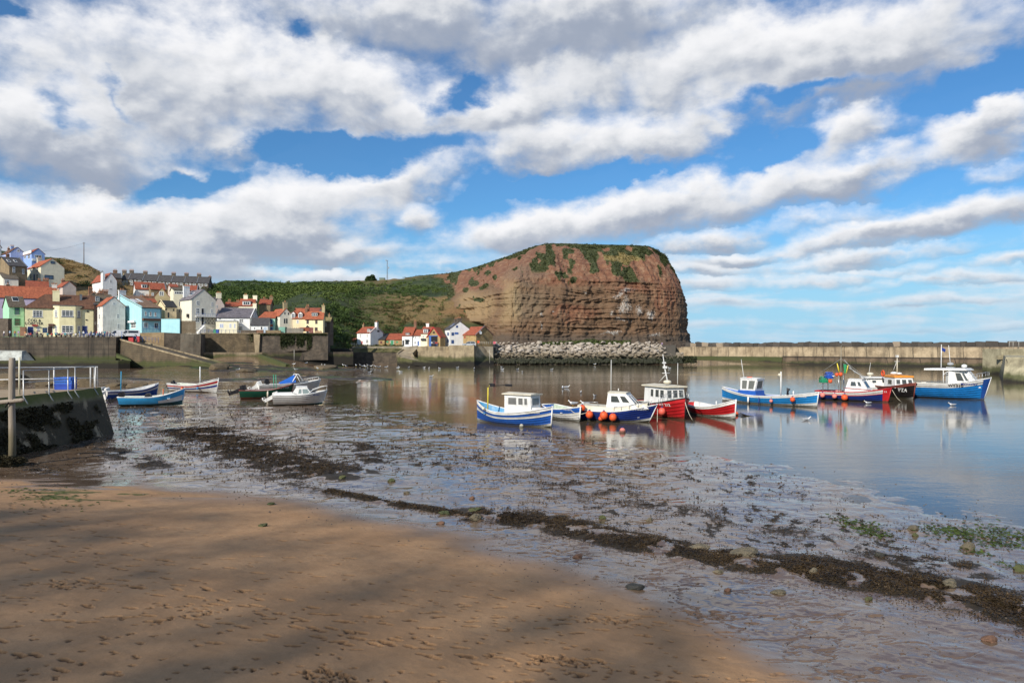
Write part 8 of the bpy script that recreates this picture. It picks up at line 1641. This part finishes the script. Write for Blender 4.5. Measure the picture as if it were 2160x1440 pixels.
def people():
    rr = random.Random(13); zq = 8.38; random.seed(3)
    tops = list(TOPS); legs = list(LEGS); combos = [(a, b) for a in tops for b in legs]; rr.shuffle(combos); used = []
    def nxt(t=None, l=None):
        for c in combos:
            if c not in used and (t is None or c[0] == t) and (l is None or c[1] == l): used.append(c); return c
    for px, t, l, lb in ((8.5, 'white', 'navy trousers', 'by the green house'), (21, 'pale blue', 'dark trousers', 'by the green house'), (31.5, 'orange', 'blue jeans', 'by the green house'), (39, 'lilac', 'beige trousers', 'by the green house')):
        nxt(t, l); person(px, 188.2, zq+.05, 'stand', rr.uniform(-2.4, -.6), t, l, f'person standing in {t} top and {l} {lb}')
    # picnic tables with drinkers
    tw = paint((.16, .11, .07), .8); n = 0; where = ['under the pub lettering', 'by the dark pub doorway', 'in front of the bay window', 'near the blue pub door', 'beyond the blue pub door', 'at the corner of the pub']
    def table(x, y, rz, lab):
        t = thing('picnic_table', lab, 'table', (x, y, zq), rz, 'pub picnic tables'); m = MB(); m.box(-.9, .9, -.38, .38, .7, .75); m.build('table_top', tw, t)
        for s in (-1, 1):
            m = MB(); m.box(-.9, .9, s*.72-.13, s*.72+.13, .42, .46); m.build('bench', tw, t); m = MB(); m.hexa([(s*.6-.04, -.8, 0), (s*.6+.04, -.8, 0), (s*.6+.04, .8, 0), (s*.6-.04, .8, 0), (s*.6-.04, -.3, .7), (s*.6+.04, -.3, .7), (s*.6+.04, .3, .7), (s*.6-.04, .3, .7)]); m.build('leg', tw, t)
    for i, (px, Y) in enumerate(((62, 189.5), (84, 190.5), (105, 189.4), (124, 190.8), (144, 189.6), (164, 190.6), (190, 190), (212, 191))):
        p = P(px, 0, Y); rz = rr.uniform(-.3, .3)+.4; table(p.x, p.y, rz, ['wooden pub table nearest the green house', 'wooden pub table below the pub lettering', 'wooden pub table before the dark doorway', 'wooden pub table at the near end of the bay window', 'wooden pub table under the middle of the bay window', 'wooden pub table between bay window and blue door', 'wooden pub table before the blue pub door', 'wooden pub table closest to the parked vans'][i])
        c, s = math.cos(rz), math.sin(rz)
        for k, (lx, ly, f) in enumerate(((-.5, -.74, 1), (.4, -.74, 1), (-.4, .74, -1), (.5, .74, -1))):
            if rr.random() < .18: continue
            t, l = nxt(); x, y = p.x+lx*c-ly*s, p.y+lx*s+ly*c; person(1080+x/y*CF, y, zq+.0, 'sit', rz+(R(90) if f > 0 else R(-90)), t, l, f'person seated in {t} top and {l} at a pub table')
    for px, Y, t in ((53, 191.5, 'orange'), (78, 192.5, 'pink'), (168, 189, 'pale blue'), (176, 190, 'white'), (184, 188.3, 'navy'), (192, 188.2, 'grey'), (198, 191, 'black'), (204, 188.6, 'red'), (209, 190, 'white'), (215, 188.2, 'navy'), (221, 189.5, 'teal'), (226, 191, 'pink'), (232, 190.5, 'cream'), (135, 191.8, 'lilac'), (152, 192, 'grey')):
        t, l = nxt(t); person(px, Y, zq, 'stand', rr.uniform(-3, 3), t, l, f'person standing in {t} top and {l} on the pub terrace')
    for px, t, l, lb in ((911, 'white', 'dark trousers', 'person in white top and dark trousers just outside the lifeboat house doors'), (915.5, 'navy', 'dark trousers', 'person in navy top and dark trousers in the lifeboat house doorway'), (919, 'red', 'navy trousers', 'person in red top and navy trousers in the lifeboat house doorway'), (922, 'red', 'blue jeans', 'person in red top and blue jeans at the edge of the lifeboat house doorway')): person(px, 233.5, 5.86, 'stand', rr.uniform(-2, -1), t, l, lb)
    person(1396.5, 259, 5.75, 'stand', -2, 'lilac', 'navy trousers', 'lone person in lilac top standing where the breakwater meets the boulders', sc=1.0)
    # blue railing along the terrace edge
    bl = paint((.03, .07, .25), .5)
    m = MB(); a, b = P(168, 0, 187.6), P(242, 0, 188.2); a.z = b.z = zq
    for h in (.55, 1.05): m.tube([a+Vector((0, 0, h)), b+Vector((0, 0, h))], .035, 5)
    r = m.build('railing', bl); tag(r, 'blue railing along the end of the pub terrace', 'railing')
    for i in range(8): p = a.lerp(b, i/7); m = MB(); m.tube([p, p+Vector((0, 0, 1.08))], .045, 6); m.build('post', bl, r)
    m = MB(); a, b = P(414, 0, 203.5), P(502, 0, 205); a.z = b.z = 9.75
    for h in (.5, .95): m.tube([a+Vector((0, 0, h)), b+Vector((0, 0, h))], .03, 5)
    r = m.build('railing', bl); tag(r, 'blue post and rail fence on top of the stone sea wall below the balcony house', 'railing')
    for i in range(11): p = a.lerp(b, i/10); m = MB(); m.tube([p-Vector((0, 0, .3)), p+Vector((0, 0, 1))], .045, 6); m.build('post', bl, r)
people()

# ------------------------------------------------------------------ vehicles
def vehicle(name, label, cat, loc, rz, prof, wd, glassp, wheels, wr, mat, tuck=.12, roofz=1.0, bump_=BLKP):
    """side profile pushed across the width, with tucked sides above the waist; x forward"""
    o = thing(name, label, cat, loc, rz); m = MB(); n = len(prof); zm = max(z for x, z in prof); hw = wd/2
    off = lambda z: hw-tuck*max(0, (z-roofz)/(zm-roofz))
    ring = [[Vector((x, -off(z), z)) for x, z in prof], [Vector((x, off(z), z)) for x, z in prof]]
    vs = ring[0]+ring[1]; m.add(vs, [tuple(range(n-1, -1, -1)), tuple(range(n, 2*n))]+[(i, (i+1) % n, n+(i+1) % n, n+i) for i in range(n)]); bd = m.build('body', mat, o)
    for g in glassp:                                     # ('side', polygon) or ('cross', (x0, z0, x1, z1))
        q = MB()
        if g[0] == 'side':
            for sd in (-1, 1): q = MB(); q.add([(x, sd*(off(z)+.012), z) for x, z in g[1]], [tuple(range(len(g[1])))]); q.build('side_window', GLS, o)
        else:
            x0, z0, x1, z1 = g[1]; dx, dz = x1-x0, z1-z0; L = math.hypot(dx, dz); nx, nz = (dz/L*.012, -dx/L*.012); sg = 1 if g[2] > 0 else -1
            q.add([(x0+nx*sg, -off(z0)+.1, z0+nz*sg), (x0+nx*sg, off(z0)-.1, z0+nz*sg), (x1+nx*sg, off(z1)-.1, z1+nz*sg), (x1+nx*sg, -off(z1)+.1, z1+nz*sg)], [(0, 1, 2, 3)]); q.build('windscreen' if g[2] > 0 else 'rear_window', GLS, o)
    for x in wheels:
        for sd in (-1, 1):
            w = MB(); w.lathe([(wr*.7, -.1), (wr, -.09), (wr, .09), (wr*.7, .1)], 18, 0, Matrix.Translation((x, sd*(hw-.06), wr)) @ Matrix.Rotation(R(90), 4, 'X')); wo = w.build('wheel', BLKP, o)
            w = MB(); w.lathe([(.03, -.112), (wr*.6, -.105), (wr*.62, .105), (.03, .112)], 14, 0, Matrix.Translation((x, sd*(hw-.06), wr)) @ Matrix.Rotation(R(90), 4, 'X')); w.build('rim', STEEL, wo)
    xf = max(x for x, z in prof); xb = min(x for x, z in prof)
    for sd in (-1, 1):
        q = MB(); q.box(xf-.12, xf+.02, sd*(hw-.22)-.16, sd*(hw-.22)+.16, .68, .86); q.build('headlight', paint((.6, .62, .62), .15), o); q = MB(); q.box(xb-.02, xb+.08, sd*(hw-.14)-.08, sd*(hw-.14)+.08, .8, 1.15); q.build('tail_light', REDP, o)
        q = MB(); q.box(xf-1.3, xf-1.15, sd*(hw+.1)-.09, sd*(hw+.1)+.09, 1.05, 1.22); q.build('mirror', BLKP, o)
    q = MB(); q.box(xf-.1, xf+.06, -hw+.05, hw-.05, .34, .55); q.build('bumper', bump_, o); q = MB(); q.box(xb-.05, xb+.1, -hw+.05, hw-.05, .36, .58); q.build('bumper', bump_, o); q = MB(); q.box(xf+.06, xf+.07, -.26, .26, .4, .5); q.build('number_plate', WHT, o)
    return o
def vehicles():
    wv = gel((.72, .72, .72), .3); prof = [(2.45, .3), (2.5, .75), (2.35, 1.0), (1.75, 1.15), (.95, 1.85), (.6, 1.95), (-2.35, 1.95), (-2.5, 1.6), (-2.5, .3)]
    gp = [('side', [(1.55, 1.14), (.9, 1.74), (.45, 1.74), (.45, 1.14)]), ('cross', (1.72, 1.18, 1.0, 1.8), 1), ('cross', (-2.48, 1.2, -2.42, 1.75), -1)]
    for px, Y, lb, rz in ((249, 193.5, 'white van parked behind the other white van', R(212)), (273, 191.0, 'white van with dark side window parked nearest the slipway', R(208))):
        p = P(px, 0, Y); v = vehicle('van', lb, 'van', (p.x, p.y, 8.42), rz, prof, 1.95, gp+([('side', [(.3, 1.14), (.3, 1.72), (-2.1, 1.72), (-2.1, 1.14)])] if px > 260 else []), (1.5, -1.45), .34, wv)
    p = P(990, 0, 231.8); sp = [(2.2, .35), (2.25, .8), (2.1, .98), (1.2, 1.08), (.55, 1.62), (.2, 1.7), (-1.7, 1.7), (-2.15, 1.1), (-2.2, .35)]
    vehicle('parked_car', 'silver estate car parked before the ochre stone cottage at the cliff foot', 'car', (p.x, p.y, 5.86), R(182), sp, 1.8, [('side', [(1.05, 1.08), (.5, 1.55), (-.3, 1.57), (-.3, 1.08)]), ('side', [(-.4, 1.08), (-.4, 1.57), (-1.6, 1.57), (-1.95, 1.08)]), ('cross', (1.15, 1.12, .6, 1.58), 1), ('cross', (-2.1, 1.15, -1.75, 1.62), -1)], (1.4, -1.4), .36, gel((.38, .4, .43), .25))
vehicles()

# ------------------------------------------------------------------ smaller things about the village
def sundry():
    def box_thing(name, px0, px1, py0, py1, Y, d, mat, lab, cat, rz=0.0, grp=None, slats=0):
        a, b = P(px0, py1, Y), P(px1, py0, Y); m = MB(); w = b.x-a.x; h = b.z-a.z
        if slats:
            for i in range(slats): m.box(w*i/slats+.01, w*(i+.9)/slats, 0, .05, 0, h+(.12 if i % 2 else 0))
            m.box(0, w, .05, .12, h*.2, h*.3); m.box(0, w, .05, .12, h*.75, h*.85)
        else: m.box(0, w, 0, d, -.5, h); m.box(-.05, w+.05, -.05, d+.05, h, h+.08)
        o = m.build(name, mat, None, a, rz); return tag(o, lab, cat, grp)
    box_thing('garden_wall', 340, 379, 673, 703, 201, .5, AQUA, 'turquoise painted wall joining the turquoise house to the timber fence', 'wall'); box_thing('timber_fence', 379, 413, 677, 703, 201.5, .3, paint((.16, .12, .075), .85), 'brown upright board fence between the turquoise wall and the balcony house', 'fence', slats=22)
    box_thing('garden_wall', 508, 540, 697, 704.5, 206, .4, DSTONE, 'low dark garden wall before the white lean to', 'wall'); box_thing('brick_wall', 541, 555, 696, 704.5, 206, .4, BRICK, 'short red brick wall before the pale blue porch', 'wall'); box_thing('garden_wall', 560, 592, 697, 704.5, 207, .4, STONE, 'stone garden wall in front of the sea green house', 'wall')
    box_thing('shed', 588, 601, 690, 705, 208, 2, paint((.2, .38, .3), .8), 'small faded green shed on the sea wall below the cream gabled house', 'shed'); box_thing('timber_fence', 604, 640, 692, 705, 208.5, .3, paint((.22, .2, .17), .85), 'grey board fence beside the small green shed', 'fence', slats=16); box_thing('shed_roof', 632, 652, 691, 695, 209, 2, PANO, 'low lean to with an orange roof before the peach house', 'shed'); box_thing('timber_fence', 652, 661, 691, 705, 208, .3, paint((.2, .06, .06), .85), 'dark red board fence in front of the pale yellow house', 'fence', slats=6); box_thing('picket_fence', 664, 679, 698, 705, 208, .3, paint((.4, .26, .15), .85), 'brown picket fence at the end of the ivy hung wall', 'fence', slats=7)
    box_thing('wheelie_bin', 450, 455.5, 695, 703, 205.8, .7, GRNP, 'green wheelie bin at the foot of the balcony house stair', 'bin'); box_thing('wheelie_bin', 456, 460.5, 695, 703, 205.8, .7, gel((.02, .08, .4)), 'blue wheelie bin next to the green one', 'bin')
    box_thing('wall_end', -40, 17, 672, 706, 194, 1.5, DSTONE, 'dark stone wall before the lilac wall at the edge of the photo', 'wall'); box_thing('stone_wall', 42, 54, 690, 705, 195, .4, BRICK, 'short brown wall between the green house and the pub', 'wall')
    box_thing('barrier', 271, 281, 712, 718.5, 187.6, .4, REDP, 'red plastic barrier beside the white van', 'barrier', grp='red barriers'); box_thing('barrier', 288, 294, 709.5, 717, 188.5, .4, REDP, 'taller red plastic barrier nearer the slipway', 'barrier', grp='red barriers')
    m = MB(); a, b = P(281, 716, 189), P(334, 719, 192); 
    for i in range(9): p = a.lerp(b, i/8); m.tube([p+Vector((0, 0, -.6)), p+Vector((0, 0, .9))], .04, 5)
    for h in (.4, .88): m.tube([a+Vector((0, 0, h)), b+Vector((0, 0, h))], .03, 5)
    tag(m.build('railing', BLUP), 'blue railing at the head of the slipway', 'railing')
    # ivy on the rubble wall and green on the walls
    C = []; rr = random.Random(2)
    for px0, px1, d, n in ((592, 607, 30, 900), (607, 622, 26, 700), (626, 642, 27, 1000), (642, 652, 14, 300), (648, 658, 34, 500), (520, 534, 20, 350), (486, 500, 12, 200), (430, 520, 3, 500), (545, 690, 3, 700)):
        for k in range(n):
            px = rr.uniform(px0, px1); f = rr.random()**1.3; py = 704+f*d*rr.uniform(.5, 1.1); Y = 205.0 if px < 545 else lerp(205, 207, (px-545)/147); z_ = CH-(py-HZ)*Y/CF; C.append((P(px, 0, Y).x, Y-.12-.55*(9.5-z_)/7.5-rr.random()*.2, z_))
    V, F = leaf_quads(np.array(C), NR.uniform(.12, .3, len(C)), .1); kind(link('ivy', np_mesh('ivy', V, F, foliage_mat('ivy', (.015, .025, .008), (.045, .055, .018), (.08, .08, .025)), False)), 'stuff', 'ivy and weeds hanging over the rubble sea wall')
    # poles, mast, wires
    p = P(177, 558, 284); m = MB(); m.tube([p+Vector((0, 0, -2)), p+Vector((0, 0, 8.9))], [.17, .12], 8); m.tube([p+Vector((-.6, 0, 8.5)), p+Vector((.6, 0, 8.5))], .07, 5); tp = m.build('telegraph_pole', paint((.12, .08, .06), .85)); tag(tp, 'tall wooden telegraph pole on the crest of the dry knoll', 'pole')
    m = MB(); a = p+Vector((0, 0, 8.6)); b = P(20, 528, 268); m.tube([a.lerp(b, i/12)+Vector((0, 0, -1.6*4*(i/12)*(1-i/12))) for i in range(13)], .022, 4); m.build('wire', BLKP, tp)
    q = P(817, 588, 361); m = MB()
    for dx, dy in ((-.3, -.2), (.3, -.2), (0, .35)): m.tube([q+Vector((dx, dy, -1)), q+Vector((dx*.6, dy*.6, 9.4))], .05, 4)
    for i in range(14):
        z0 = i*.68; s = 1-.4*z0/9.4; c = [Vector((dx*s, dy*s, z0)) for dx, dy in ((-.3, -.2), (.3, -.2), (0, .35))]
        for k in range(3): m.tube([q+c[k], q+c[(k+1) % 3]+Vector((0, 0, .6))], .03, 3)
    ma = m.build('radio_mast', paint((.25, .26, .28), .5)); tag(ma, 'slender lattice radio mast on the green ridge', 'mast'); m = MB(); m.tube([q+Vector((-.9, 0, 9.3)), q+Vector((.6, 0, 9.3))], .06, 4); m.box(q.x+.4, q.x+.9, q.y-.2, q.y+.2, q.z+5.2, q.z+6.0); m.box(q.x-.8, q.x-.5, q.y-.2, q.y+.2, q.z+8.9, q.z+9.8); m.build('antenna', paint((.3, .3, .32), .5), ma)
    box_thing('cabin', 800, 811, 586, 592, 361, 2.5, paint((.16, .2, .16), .8), 'small green cabin beside the lattice radio mast', 'cabin')
    C = []; c0 = P(783, 590, 359)
    for k in range(2600):
        d = NR.normal(size=3); d /= np.linalg.norm(d); d[2] = abs(d[2]); r_ = NR.uniform(.5, 1)**.5*(1+.12*math.sin(d[0]*6)+.1*math.sin(d[1]*7)); C.append((c0.x+d[0]*2.9*r_, c0.y+d[1]*2.6*r_, c0.z-.8+d[2]*3.1*r_))
    tr = thing('tree', 'round dark green tree standing alone on the ridge beside the radio mast', 'tree', c0); V, F = leaf_quads(np.array(C)-np.array(c0), NR.uniform(.18, .42, len(C)))
    me = np_mesh('crown', V, F, foliage_mat('tree leaves', (.016, .034, .01), (.045, .075, .02), (.08, .11, .03)), False); link('crown', me, tr); MB().tube([(0, 0, -1.5), (.05, 0, .3), (.1, .05, 1.4)], [.28, .22, .12], 8).build('trunk', paint((.1, .07, .05), .9), tr)
    # marker posts and shore signs
    for px, py0, py1, z0, nm, lb, r_ in ((620.5, 738, 757, 0, 'post', 'thin pale post standing at the edge of the dark weedy wharf', .07), (1033, 738, 762, 0, 'post', 'thin grey post at the foot of the rust streaked quay corner', .08), (257, 700, 712, 0, 'post', 'short blue post by the parked vans', .06)):
        Y = 203 if px < 1000 and px > 500 else (228 if px > 1000 else 188); a, b = P(px, py1, Y), P(px, py0, Y); m = MB(); m.tube([a+Vector((0, 0, -.6)), b], r_, 7); m.lathe([(r_*1.3, 0), (r_*1.3, .08), (.02, .16)], 8, 0, Matrix.Translation(b)); tag(m.build(nm, paint((.45, .42, .36), .6) if px > 300 else BLUP), lb, 'post')
    p = P(1009, 727, 233); m = MB(); m.tube([p, p+Vector((0, 0, 1.2))], .05, 6); st = m.build('lifebuoy_stand', WHT); tag(st, 'orange lifebuoy housing on a stand beside the silver car', 'lifebuoy'); m = MB(); m.box(p.x-.35, p.x+.35, p.y-.12, p.y+.1, p.z+.55, p.z+1.35); m.build('lifebuoy_case', ORBUOY, st)
    p = P(1043, 727, 237); m = MB(); m.tube([p, p+Vector((0, 0, 1.0))], .05, 6); st = m.build('notice_board', WHT); tag(st, 'pink red notice board on a post where the pale boulders begin', 'sign'); m = MB(); m.box(p.x-.4, p.x+.4, p.y-.06, p.y-.01, p.z+.3, p.z+1.1); m.build('board', gel((.6, .12, .16)), st)
    m = MB(); a, b = P(1012, 727, 235), P(1040, 727, 237)
    for i in range(7): q = a.lerp(b, i/6); m.tube([q, q+Vector((0, 0, 1))], .03, 4)
    for h in (.5, 1.0): m.tube([a+Vector((0, 0, h)), b+Vector((0, 0, h))], .025, 4)
    tag(m.build('railing', paint((.6, .58, .5), .5)), 'pale railing between the orange lifebuoy stand and the pink red notice board', 'railing')
    m = MB(); a, b = P(697, 729, 234), P(752, 729, 238)
    for i in range(12): q = a.lerp(b, i/11); m.box(q.x-.05, q.x+.05, q.y-.05, q.y+.05, q.z-2, q.z+.9)
    for h in (.35, .75): m.tube([a+Vector((0, 0, h)), b+Vector((0, 0, h))], .05, 4)
    tag(m.build('fence', paint((.55, .5, .42), .7)), 'pale post and rail fence at the mouth of the gorge', 'fence')
    C = []
    for k in range(2600):
        px = rr.uniform(695, 850); Y = rr.uniform(232, 240); C.append((P(px, 0, Y).x, Y, 4.2+(Y-231)*.22+rr.random()*.5))
    V, F = leaf_quads(np.array(C), NR.uniform(.15, .4, len(C)), .3); kind(link('bank_plants', np_mesh('bank_plants', V, F, foliage_mat('bank plants', (.03, .04, .015), (.09, .09, .035), (.16, .13, .06), .5), False)), 'stuff', 'rough grass and plants on the bank before the stone cottages')
sundry()
